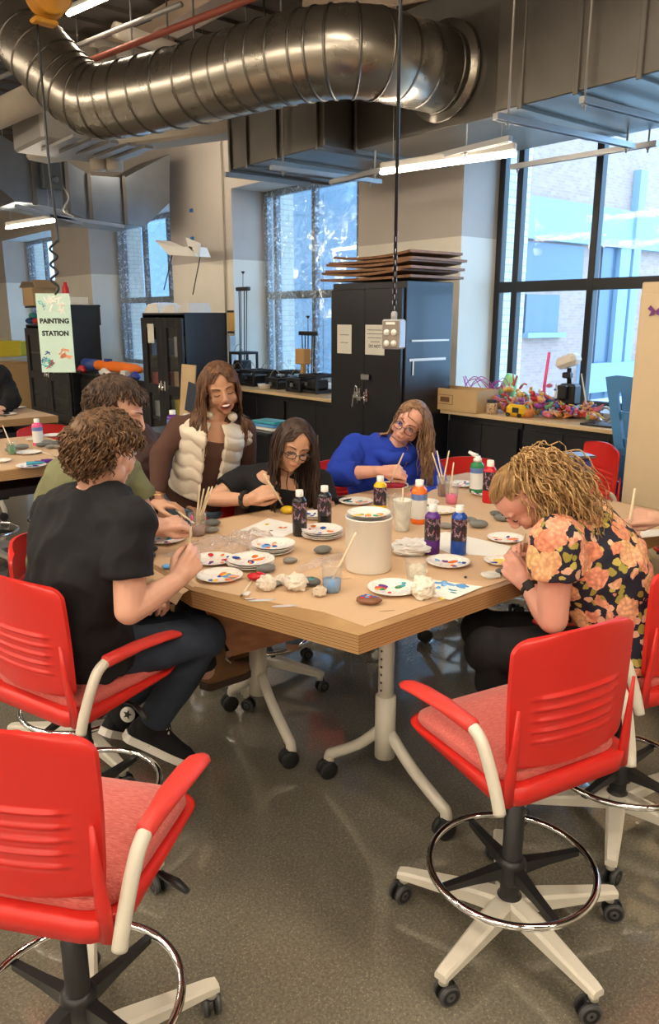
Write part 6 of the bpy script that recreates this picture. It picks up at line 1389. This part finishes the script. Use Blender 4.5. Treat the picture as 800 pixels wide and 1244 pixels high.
shirt(C, J, brown, .026, 1.08, sleeve=1, long=True, sr=(.084, .072), wr=.010, seed=14, name='hoodie', extra=hood, hi=.97); trousers(C, J, dark_jeans)
hC = hair_mat('brown_hair', (.05, .025, .012), (.14, .07, .035)); hair(C, hd, hC, scalp(350, okB, 6), lambda x, y, z: (x, y, z), lambda x, y, z: .03, thick=.0035, steps=5, seed=6, capf=okB, jitter=.4); hd.face(C, hC, eyes='down')
for s in 'lr': shoe(C, V3((*J['an_' + s].xy, .25)) - cdir(.5, 0) * .1, V3((*J['an_' + s].xy, .25)) + cdir(.7, -.7) * .15, (0, 0, 1), canvas, sole_w)
# ---- D: standing, cream puffer vest
D0 = 3.60
J = joints({'pelvis': (230, 628, D0 + .05), 'chest': (255, 545, D0), 'neck': (262, 508, D0 - .03), 'sh_r': (218, 519, D0 - .0), 'sh_l': (297, 522, D0 + .05), 'el_r': (194, 553, D0 - .12), 'wr_r': (192, 602, D0 - .22), 'el_l': (300, 590, D0 + .12), 'wr_l': (292, 632, D0),
            'hip_r': (220, 640, D0 + .02), 'hip_l': (256, 640, D0 + .10)})
J['belly'] = PD(243, 590, D0 + .02)
for s, dx in (('r', -.03), ('l', .03)): hp = J['hip_' + s]; J['kn_' + s] = V3((hp.x + dx, hp.y + .02, .48)); J['an_' + s] = V3((hp.x + dx, hp.y + .08, .09))
J['fwd'] = cdir(.62, -.78); hd = Head(PD(268, 471, D0 - .06), cdir(.28, -.90, -.30), cdir(-.12, -.25, .95), 1.0)
D_ = make_person('standing person with long brown hair, cream puffer vest over a brown top, laughing', J, hd, SK3, .92, True, arms=.9, hands=[(J['wr_r'], cdir(.15, -.1, -1), cdir(-.8, -.5, 0), 1, dict(curls=[(.3, .4, .3)] * 4)), (J['wr_l'], cdir(0, -.2, -1), cdir(.8, 0, 0), -1, {})], nr=.047)
btop = cloth('brown_knit', (.085, .040, .030)); shirt(D_, J, btop, .008, .93, True, sleeve=1, long=True, sr=(.056, .050), wr=.003, seed=21, name='long_sleeve_top', hi=.80)
trousers(D_, J, blue_jeans, w=.95, hem=.97, name='jeans', thigh=.098, shin=(.075, .065), hi=.20)
def vest():
    mb = MB(); sp = cat_rom([J['pelvis'], J['belly'], J['chest'], J['neck']], 8); n = len(sp) - 1; ss = (J['sh_r'] - J['sh_l']).normalized(); hs = (J['hip_r'] - J['hip_l']).normalized(); i0, i1 = 7, n
    rings = []; NN = 40
    for i in range(i0, i1 + 1):
        t = i / n; tt = (sp[min(i + 1, n)] - sp[max(i - 1, 0)]).normalized(); s = lerp(hs, ss, t); s = (s - tt * tt.dot(s)).normalized(); f = s.cross(tt); f = f if f.dot(J['fwd']) > 0 else -f
        rx = .153 if t < .85 else lerp(.153, .085, (t - .85) / .15); ry = .142 if t < .85 else lerp(.142, .088, (t - .85) / .15)
        if t < .42: rx, ry = .150, .132
        op = .26 + .10 * (t - .3); rr_ = []
        for k in range(NN + 1):
            a = op + (2 * PI - 2 * op) * k / NN; rr_.append(sp[i] + (f * math.cos(a) * ry + s * math.sin(a) * rx))
        rings.append(rr_)
    th = .026; ctr = [sum(r, V3()) / len(r) for r in rings]
    inner = [[c + (p - c) * .86 for p in r] for r, c in zip(rings, ctr)]
    R = [o + i[::-1] for o, i in zip(rings, inner)]; mb.loft(R)
    for s in 'lr': mb.cap(lerp(J['neck'], J['sh_' + s], .5) - V3((0, 0, .02)), lerp(J['neck'], J['sh_' + s], .9) - V3((0, 0, .03)), .058, .060)
    # collar
    nk = J['neck']; ff = J['fwd']; sd = ss
    for k in range(9): a = .8 + (2 * PI - 1.6) * k / 9; b = .8 + (2 * PI - 1.6) * (k + 1) / 9; q = lambda a_: nk + V3((0, 0, .012)) + ff * .072 * math.cos(a_) + sd * .070 * math.sin(a_); mb.cap(q(a), q(b), .018, .018)
    o = mb.build('puffer_vest', mat('cream_quilted_nylon', (.66, .58, .46), .55, sheen=.1), D_); remesh(o, .0058, 2)
    me = o.data; off = V3(D_.location)
    ns = [v.normal.copy() for v in me.vertices]
    for v, nn in zip(me.vertices, ns):
        p = v.co + off; z = (p - J['belly']).dot((J['neck'] - J['belly']).normalized()); ang = math.atan2((p - J['chest']).dot(sd), (p - J['chest']).dot(ff)); ph = (z / .060 + .18 * math.sin(ang * 5)) % 1
        v.co += nn * (.009 * abs(math.sin(PI * ph)) ** .5 - .005 + .0035 * noise.noise(p * 22))
    me.update()
vest()
hD = hair_mat('long_brown_hair', (.045, .019, .010), (.19, .085, .035)); okD = lambda x, y, z: z > -.55 and (y < .22 or z > .68) and not (abs(x) > .75 and y > .0)
colD = [(J['sh_l'], J['neck'], .062), (J['sh_r'], J['neck'], .062), (J['belly'], J['chest'], .145), (J['chest'], lerp(J['chest'], J['neck'], .6), .125)]
def vD(x, y, z): s = 1 if x > 0 else -1; return (s * (.75 if z > .55 else .15), -.3 if y < .3 else -.05, -.5 if z > .55 else -1)
hair(D_, hd, hD, scalp(760, okD, 8), vD, lambda x, y, z: .30 + .08 * max(0, z), thick=.0034, steps=18, grav=1.0, stiff=.5, seed=8, col=colD, capf=okD, capk=1.08, jitter=.10, curl=.003, cfreq=6)
hd.face(D_, hD, mouth='open', eyes='down', lip=(.42, .10, .08))
for s in 'lr': a = J['an_' + s]; shoe(D_, V3((a.x, a.y, .0)) - J['fwd'] * .05, V3((a.x, a.y, .0)) + J['fwd'] * .19, (0, 0, 1), canvas, sole_w)
mb = MB(); w_ = J['wr_r'] - V3((0, 0, -.01)); mb.tube([w_ + cdir(1, 0) * .03 * math.cos(a) + cdir(0, 1) * .03 * math.sin(a) for a in [2 * PI * i / 20 for i in range(20)]], .003, 6, close=True); mb.build('bracelet', mat('gold_bracelet', (.8, .6, .3), .3, 1.), D_)
# ---- E: black tee, glasses, painting
E0 = 3.45
J = joints({'pelvis': (335, 665, E0 + .22), 'belly': (338, 632, E0 + .17), 'chest': (338, 598, E0 + .08), 'neck': (346, 572, E0 + .02), 'sh_r': (297, 580, E0 + .07), 'sh_l': (388, 585, E0 + .10), 'el_r': (258, 606, E0 - .05), 'wr_r': (303, 607, E0 - .17), 'el_l': (402, 632, E0 - .02), 'wr_l': (372, 632, E0 - .2),
            'hip_r': (316, 668, E0 + .20), 'hip_l': (356, 668, E0 + .22), 'kn_r': (305, 682, E0 - .22), 'kn_l': (370, 682, E0 - .22)})
for s in 'lr': J['an_' + s] = V3((J['kn_' + s].x, J['kn_' + s].y + .1, .28))
J['fwd'] = cdir(.1, -1); hd = Head(PD(357, 540, E0 - .08), cdir(.20, -.88, -.40), cdir(.30, -.35, .88), .96)
E_ = make_person('person in black tee and dark glasses with long dark hair, painting a yellow stone', J, hd, SK4, .93, True, arms=.95, hands=[(J['wr_r'], cdir(.85, -.25, .45), cdir(-.3, -.75, .5), 1, dict(curls=[(.5, .7, .4), (.7, .9, .5), (.8, 1., .5), (.6, .6, .4)], thumb=(.75, .25, .6))), (J['wr_l'], cdir(-1, -.2, 0), cdir(0, 0, 1), -1, {})], nr=.045)
shirt(E_, J, black_tee, .012, .95, True, sleeve=.6, sr=(.064, .062), wr=.005, seed=31, hi=.93); trousers(E_, J, blue_jeans, w=.95)
hE = hair_mat('long_dark_hair', (.018, .010, .008), (.075, .040, .026)); colE = [(J['sh_l'], J['neck'], .060), (J['sh_r'], J['neck'], .060), (J['belly'], J['chest'], .13)]
hair(E_, hd, hE, scalp(760, okD, 9), vD, lambda x, y, z: .34 + .10 * max(0, z), thick=.0034, steps=18, grav=1.0, stiff=.5, seed=9, col=colE, capf=okD, capk=1.08, jitter=.10, curl=.003, cfreq=6)
hd.face(E_, hE, mouth='smile', eyes='down', glasses=(.02, .016, .016), lip=(.50, .14, .11))
mb = MB(); w_ = lerp(J['wr_r'], J['el_r'], .12); dx = (J['wr_r'] - J['el_r']).normalized(); a1 = dx.orthogonal().normalized(); a2 = dx.cross(a1); mb.tube([w_ + (a1 * math.cos(a) + a2 * math.sin(a)) * (.030 + .004 * math.sin(a * 9)) for a in [2 * PI * i / 40 for i in range(40)]], .010, 8, close=True); mb.build('hair_tie', M['rubber'], E_)
brush(PD(344, 615, 3.22), PD(320, 575, 3.17), 'long brush held over the bright yellow stone', r=.0042)
# ---- F: blue hoodie
F0 = 3.95
J = joints({'pelvis': (462, 645, F0 + .2), 'belly': (460, 618, F0 + .14), 'chest': (462, 582, F0 + .06), 'neck': (476, 548, F0), 'sh_r': (432, 546, F0 + .03), 'sh_l': (516, 562, F0 + .08), 'el_r': (412, 576, F0 - .15), 'wr_r': (464, 572, F0 - .28), 'el_l': (532, 606, F0 - .02), 'wr_l': (500, 604, F0 - .25),
            'hip_r': (445, 650, F0 + .18), 'hip_l': (482, 650, F0 + .20), 'kn_r': (440, 660, F0 - .2), 'kn_l': (490, 660, F0 - .2)})
for s in 'lr': J['an_' + s] = V3((J['kn_' + s].x, J['kn_' + s].y + .1, .28))
J['fwd'] = cdir(.1, -1); hd = Head(PD(497, 513, F0 - .05), cdir(-.38, -.86, -.20), cdir(.45, -.22, .86), .98)
F_ = make_person('person in a royal blue hoodie and thin glasses with tilted head, holding a brush', J, hd, SK2, 1.0, True, hands=[(J['wr_r'], cdir(.97, -.2, .0), cdir(-.1, -.75, .6), 1, dict(curls=[(.7, .9, .5), (.8, 1., .5), (.9, 1., .5), (1., 1., .5)], thumb=(.8, .2, .6))), (J['wr_l'], cdir(-1, -.2, 0), cdir(0, 0, 1), -1, {})], nr=.047)
hoodm = cloth('royal_blue_fleece', (.018, .050, .40), .15)
def hoodF(mb):
    nk = J['neck']; 
    for k in range(10): a = -.6 + (2 * PI - 1.2 + 1.2) * k / 10; b = -.6 + 2 * PI * (k + 1) / 10; q = lambda t: nk + V3((0, 0, .005 - .03 * math.cos(t))) + J['fwd'] * .085 * math.cos(t) + cdir(1, 0) * .10 * math.sin(t); mb.cap(q(a), q(b), .032, .032)
    mb.ell(nk - J['fwd'] * .10 + cdir(-1, 0) * .05 + V3((0, 0, .01)), (.11, .08, .07))
def slv(mb):
    hoodF(mb)
    for s, fr in (('r', .45), ('l', .8)): flatlimb(mb, [J['el_' + s], lerp(J['el_' + s], J['wr_' + s], fr * .5), lerp(J['el_' + s], J['wr_' + s], fr)], [.066, .062, .056])
shirt(F_, J, hoodm, .028, 1.05, True, sleeve=1.0, sr=(.082, .070), wr=.011, seed=41, name='hoodie', extra=slv, hi=.93, smooth=4); trousers(F_, J, dark_jeans)
hF = hair_mat('light_brown_hair', (.13, .068, .034), (.36, .21, .115)); colF = [(J['sh_l'], J['neck'], .095), (J['sh_r'], J['neck'], .09), (J['belly'], J['chest'], .17)]
okF = lambda x, y, z: z > -.55 and (y < .15 or z > .82) and not (abs(x) > .75 and y > -.1)
hair(F_, hd, hF, scalp(760, okF, 10), lambda x, y, z: ((1 if x > -.15 else -1) * (.75 if z > .55 else .15), -.35, -.5 if z > .55 else -1), lambda x, y, z: .32 + .08 * max(0, z), thick=.0036, steps=16, grav=1.0, stiff=.5, seed=10, col=colF, capf=okF, capk=1.08, jitter=.12, curl=.006, cfreq=7)
hd.face(F_, hF, glasses=(.12, .07, .05), lip=(.50, .17, .14))
mb = MB(); g = J['chest'] + J['fwd'] * .175 + cdir(1, 0) * .03
for a in range(28): pass
mb.tube([g + cdir(1, 0) * .085 * math.cos(2 * PI * i / 28) + V3((0, 0, .022 * math.sin(2 * PI * i / 28))) - J['fwd'] * .02 * abs(math.cos(2 * PI * i / 28)) for i in range(28)], .004, 6, close=True); mb.build('chest_emblem_outline', M['white'], F_)
mb = MB(); mb.ell(g - J['fwd'] * .018, (.02, .075, .019), frame((0, 0, 1), cdir(1, 0)) ); mb.build('chest_emblem', mat('crimson_print', (.45, .02, .06), .7), F_)
brush(PD(473, 589, 3.62), PD(490, 550, 3.60), 'thin white brush held by the person in the blue hoodie')
# ---- G: floral shirt, curly ponytail
G0 = 2.32
J = joints({'pelvis': (742, 792, G0 + .03), 'belly': (744, 745, G0 + .04), 'chest': (722, 685, G0 + .06), 'neck': (682, 632, G0 + .06), 'sh_l': (676, 658, G0 - .10), 'sh_r': (700, 640, G0 + .24), 'el_l': (671, 752, G0 - .10), 'wr_l': (642, 712, G0 + .02), 'el_r': (655, 735, G0 + .30), 'wr_r': (655, 682, G0 + .18),
            'hip_l': (722, 800, G0 - .06), 'hip_r': (722, 785, G0 + .14), 'kn_l': (592, 790, G0 - .06), 'kn_r': (585, 765, G0 + .22), 'an_l': (628, 905, G0 + .0), 'an_r': (640, 890, G0 + .22)})
J['fwd'] = cdir(-1, .1, -.3); hd = Head(PD(637, 604, G0 + .06), cdir(-.42, .05, -.88), cdir(-.88, -.08, .42), .98)
G_ = make_person('person in a floral shirt with a curly blond ponytail, bent over the table at right', J, hd, SK2, 1.0, True, arms=1.22, hands=[(J['wr_l'], cdir(-.62, .35, .62), cdir(-.1, -.95, .1), 1, dict(curls=[(.5, .7, .4), (.7, .8, .5), (.9, .9, .5), (1., .9, .5)], thumb=(.7, .3, .6))), (J['wr_r'], cdir(-.75, -.1, .45), cdir(-.3, .6, .6), -1, dict(curls=[(.6, .8, .4), (.7, .9, .5), (.9, 1., .5), (1., 1., .5)], thumb=(.7, .3, .6)))])
def floral():
    m, nt, b = _nt('floral_print_cotton'); N, L = nt.nodes, nt.links; tc = N.new('ShaderNodeTexCoord')
    nz = N.new('ShaderNodeTexNoise'); nz.inputs['Scale'].default_value = 24; nz.inputs['Detail'].default_value = 3; L.new(tc.outputs['Object'], nz.inputs['Vector'])
    wp = N.new('ShaderNodeMix'); wp.data_type = 'VECTOR'; wp.inputs[0].default_value = .035; L.new(tc.outputs['Object'], wp.inputs[4]); L.new(nz.outputs['Color'], wp.inputs[5])
    def vor(sc, feat='F1', src=None):
        v = N.new('ShaderNodeTexVoronoi'); v.inputs['Scale'].default_value = sc; v.feature = feat; L.new(wp.outputs[1], v.inputs['Vector']); return v
    V1 = vor(16); V2 = vor(33); V3_ = vor(75)
    def lt(sock, t): g = N.new('ShaderNodeMath'); g.operation = 'LESS_THAN'; g.inputs[1].default_value = t; L.new(sock, g.inputs[0]); return g.outputs[0]
    def mixc(f, a, c): x = N.new('ShaderNodeMix'); x.data_type = 'RGBA'; L.new(f, x.inputs[0]) ; (L.new(a, x.inputs[6]) if not isinstance(a, tuple) else setattr(x.inputs[6], 'default_value', a)); (L.new(c, x.inputs[7]) if not isinstance(c, tuple) else setattr(x.inputs[7], 'default_value', c)); return x.outputs[2]
    # petals: peach to yellow per flower, darker rings by small cells
    sp = N.new('ShaderNodeSeparateColor'); L.new(V1.outputs['Color'], sp.inputs[0])
    r = N.new('ShaderNodeValToRGB'); e = r.color_ramp.elements; e[0].color = (.84, .33, .20, 1); e[1].color = (.90, .62, .30, 1); q = e.new(.5); q.color = (.88, .44, .30, 1); L.new(sp.outputs[0], r.inputs[0])
    r2 = N.new('ShaderNodeValToRGB'); r2.color_ramp.elements[0].color = (1.15, 1.1, 1.0, 1); r2.color_ramp.elements[1].color = (.62, .45, .40, 1); r2.color_ramp.elements[0].position = .1; r2.color_ramp.elements[1].position = .75; L.new(V3_.outputs['Distance'], r2.inputs[0])
    pm = N.new('ShaderNodeMix'); pm.data_type = 'RGBA'; pm.blend_type = 'MULTIPLY'; pm.inputs[0].default_value = .8; L.new(r.outputs[0], pm.inputs[6]); L.new(r2.outputs[0], pm.inputs[7])
    s2 = N.new('ShaderNodeSeparateColor'); L.new(V2.outputs['Color'], s2.inputs[0]); r3 = N.new('ShaderNodeValToRGB'); r3.color_ramp.interpolation = 'CONSTANT'; e = r3.color_ramp.elements; e[0].color = (.36, .30, .05, 1); e[1].position = .5; e[1].color = (.75, .45, .30, 1); q = e.new(.75); q.color = (.55, .45, .10, 1); L.new(s2.outputs[0], r3.inputs[0])
    base = mixc(lt(V2.outputs['Distance'], .42), (.012, .012, .028, 1), r3.outputs[0]); col = mixc(lt(V1.outputs['Distance'], .56), base, pm.outputs[2])
    L.new(col, b.inputs['Base Color']); b.inputs['Roughness'].default_value = .8; return m
shirt(G_, J, floral(), .016, 1.14, True, fat=1.12, sleeve=.42, sr=(.086, .084), wr=.008, seed=51, name='floral_shirt', hi=.95); blackp = cloth('black_leggings', (.008, .008, .009), bump=.1)
trousers(G_, J, blackp, w=1.12, fat=1.05, thigh=.105, shin=(.078, .055), wr=.003, name='leggings')
for s in 'lr': shoe(G_, J['an_' + s] - cdir(-1, 0) * .05 - V3((0, 0, .09)), J['an_' + s] + cdir(-1, .1) * .18 - V3((0, 0, .09)), (0, 0, 1), canvas, sole_w)
hG = hair_mat('curly_blond_hair', (.24, .12, .045), (.66, .43, .19)); okG = lambda x, y, z: z > -.50 and (y < .35 or z > .66) and not (abs(x) > .78 and y > -.05 and z < .25)
tie = hd(0, -.075, .085)
def pullG(q, u, g): d = tie - q; return d.normalized() * 2.2 if d.length > .03 else V3((0, 0, 0)) + d * 5
inv = hd.M.transposed()
def vG(x, y, z): p = V3((x * .077, y * .097 - .012, z * .089 + .028)); return V3((0, -.075, .085)) - p
hGs = hair_mat('combed_blond_hair', (.17, .085, .032), (.42, .25, .10))
hair(G_, hd, hGs, scalp(520, okG, 12), vG, lambda x, y, z: max(.03, (V3((x * .077, y * .097 - .012, z * .089 + .028)) - V3((0, -.075, .085))).length * 1.1), thick=.0034, steps=9, stiff=.55, grav=1, seed=12, capf=okG, capk=1.07, jitter=.04, pull=pullG, taper=.6)
rr = random.Random(9); path0 = [tie, PD(650, 565, G0 + .02), PD(680, 580, G0 - .02), PD(705, 612, G0 - .03), PD(722, 648, G0 + .0)]
mb = MB(); main = cat_rom(path0, 8); nM = len(main)
for k in range(560):
    L = rr.uniform(.55, 1.0); n = int(nM * L); off = V3((rr.gauss(0, 1), rr.gauss(0, 1), rr.gauss(0, 1))); off = off * (.030 / max(.6, off.length) * rr.uniform(.4, 1.4)); ph = rr.uniform(0, 6.3); fq = rr.uniform(.75, 1.25); am = rr.uniform(.005, .011); pts = []
    side = rr.uniform(-1, 1)
    for i in range(n):
        u = i / (nM - 1); t = (main[min(i + 1, nM - 1)] - main[max(i - 1, 0)]).normalized(); a1 = t.orthogonal().normalized(); a2 = t.cross(a1); spd = .25 + 1.75 * min(1, u * 2.2)
        p = main[i] + off * spd * 1.25 + V3((0, 0, -1)) * (.055 * u * max(0, side)) + cdir(-1, 0) * (.09 * u * max(0, -side) * (1 - u * .2)) - V3((0, 0, 1)) * (.07 * u * max(0, -side))
        pts.append(p + (a1 * math.cos(ph + i * fq) + a2 * math.sin(ph + i * fq)) * am * min(1, .3 + u * 3))
    if n > 3: mb.tube(pts, [.0026 * (1 if i < n * .7 else .55) for i in range(n)], 4)
for k in range(30):  # flyaway wisps
    i = rr.randrange(2, nM - 4); p = main[i]; d = V3((rr.gauss(0, 1), rr.gauss(0, 1), abs(rr.gauss(0, 1)))).normalized(); mb.tube([p + d * (.03 + .02 * j) + V3((rr.uniform(-.006, .006), rr.uniform(-.006, .006), -.003 * j)) for j in range(4)], .0009, 3)
mb.build('ponytail', hG, G_); mb = MB(); td = (path0[1] - tie).normalized(); a1 = td.orthogonal().normalized(); a2 = td.cross(a1); mb.tube([tie + td * .01 + (a1 * math.cos(a) + a2 * math.sin(a)) * .020 for a in [2 * PI * i / 20 for i in range(20)]], .006, 8, close=True); mb.build('hair_tie', M['white'], G_)
hd.face(G_, hGs, eyes='down', lip=(.5, .18, .15))
mb = MB(); w_ = lerp(J['wr_l'], J['el_l'], .12); dx = (J['wr_l'] - J['el_l']).normalized(); a1 = cdir(0, -1); a1 = (a1 - dx * a1.dot(dx)).normalized(); a2 = dx.cross(a1); mb.tube([w_ + dx * (-.011), w_ + dx * .011], .034, 24); mb.box(w_ + a1 * .033, (.030, .036, .012), .004, frame(a1, dx)); mb.build('wrist_watch', M['rubber'], G_)
brush(PD(628, 690, G0 + .15), PD(638, 648, G0 + .13), 'thin brush held in the hands of the person in the floral shirt')
# ---- H: hand reaching in from the right edge
H0 = 2.86
J = joints({'pelvis': (930, 730, H0 + .1), 'chest': (930, 610, H0 + .05), 'neck': (925, 540, H0), 'sh_r': (880, 585, H0 - .1), 'sh_l': (960, 570, H0 + .25), 'el_r': (868, 640, H0 - .05), 'wr_r': (800, 630, H0), 'el_l': (930, 640, H0 + .3), 'wr_l': (880, 630, H0 + .3), 'hip_r': (915, 735, H0), 'hip_l': (935, 725, H0 + .2), 'kn_r': (850, 740, H0), 'kn_l': (850, 730, H0 + .2), 'an_r': (870, 840, H0), 'an_l': (880, 830, H0 + .2)})
J = std(J); J['fwd'] = cdir(-1, 0); hd = Head(PD(920, 485, H0), cdir(-1, 0, -.3), cdir(0, 0, 1))
H_ = make_person('person beyond the right edge of whom only a hand with a pale brush shows', J, hd, SK1, 1., hands=[(J['wr_r'], cdir(-.97, -.05, .12), cdir(.1, -.7, .65), -1, dict(curls=[(.5, .7, .4), (.7, .9, .4), (.9, 1., .5), (1., 1., .5)], thumb=(.8, .3, .4))), (J['wr_l'], cdir(-1, 0, 0), cdir(0, 0, 1), 1, {})])
shirt(H_, J, olive, sleeve=.6, name='shirt'); trousers(H_, J, dark_jeans); hair(H_, hd, hB, scalp(300, okB, 15), lambda x, y, z: (x, y, z), lambda x, y, z: .03, thick=.004, steps=5, capf=okB)
for s in 'lr': shoe(H_, J['an_' + s] - V3((0, 0, .09)) + cdir(1, 0) * .05, J['an_' + s] + cdir(-1, 0) * .18 - V3((0, 0, .09)), (0, 0, 1), canvas, sole_w)
hd.face(H_, hB)
brush(PD(762, 648, H0 - .04), PD(771, 593, H0), 'pale brush held by the hand at the right edge', r=.0046)
place(J['pelvis'].x + .04, J['pelvis'].y - .02, 124, 'red drafting chair beyond the right edge carrying the person whose hand shows')
# ---- I: dark figure far left
I0 = 7.2
J = joints({'pelvis': (-12, 500, I0), 'chest': (-14, 466, I0), 'neck': (-20, 444, I0 - .03), 'sh_r': (-44, 455, I0), 'sh_l': (4, 462, I0 + .1), 'el_r': (-30, 485, I0 - .1), 'wr_r': (-10, 500, I0 - .3), 'el_l': (15, 486, I0 - .1), 'wr_l': (2, 496, I0 - .25), 'hip_r': (-12, 505, I0), 'hip_l': (6, 505, I0), 'kn_r': (-12, 515, I0 - .45), 'kn_l': (6, 515, I0 - .45), 'an_r': (-12, 570, I0 - .4), 'an_l': (6, 570, I0 - .4)})
J = std(J); J['fwd'] = cdir(0, -1); hd = Head(PD(-30, 424, I0 - .05), cdir(-.2, -.9, -.3), cdir(0, 0, 1))
I_ = make_person('person in black seated at the far left edge behind the third table', J, hd, SK1, 1., hands=[(J['wr_r'], cdir(1, -.2, 0), cdir(0, 0, 1), 1, {}), (J['wr_l'], cdir(-1, -.2, 0), cdir(0, 0, 1), -1, {})], vox=.008)
shirt(I_, J, black_tee, .03, 1.1, sleeve=1, long=True, sr=(.09, .08), wr=.012, vox=.01, name='hoodie'); trousers(I_, J, black_tee); hair(I_, hd, hB, scalp(200, okB, 16), lambda x, y, z: (x, y, z), lambda x, y, z: .03, thick=.005, steps=4, capf=okB); hd.face(I_, hB)
# ================================================================ camera, light, view
cam = bpy.data.cameras.new('camera'); co = bpy.data.objects.new('camera', cam); COL.objects.link(co)
cam.sensor_fit = 'VERTICAL'; cam.sensor_height = 24; cam.sensor_width = 24; cam.lens = 24 * F / 1244; cam.clip_start = .05; cam.clip_end = 200
f = V3((SA * CP, CA * CP, -SP)); co.location = (0, 0, H); co.rotation_mode = 'QUATERNION'; co.rotation_quaternion = f.to_track_quat('-Z', 'Y')
SC.camera = co
w = bpy.data.worlds.new('overcast_sky'); SC.world = w; w.use_nodes = True; bg = w.node_tree.nodes['Background']; bg.inputs[0].default_value = (.38, .65, 1, 1); bg.inputs[1].default_value = 6.3
vs = SC.view_settings; SC.display_settings.display_device = 'sRGB'; vs.view_transform = 'Standard'; vs.look = 'None'; vs.gamma = 1; vs.use_curve_mapping = False; vs.exposure = 0.4
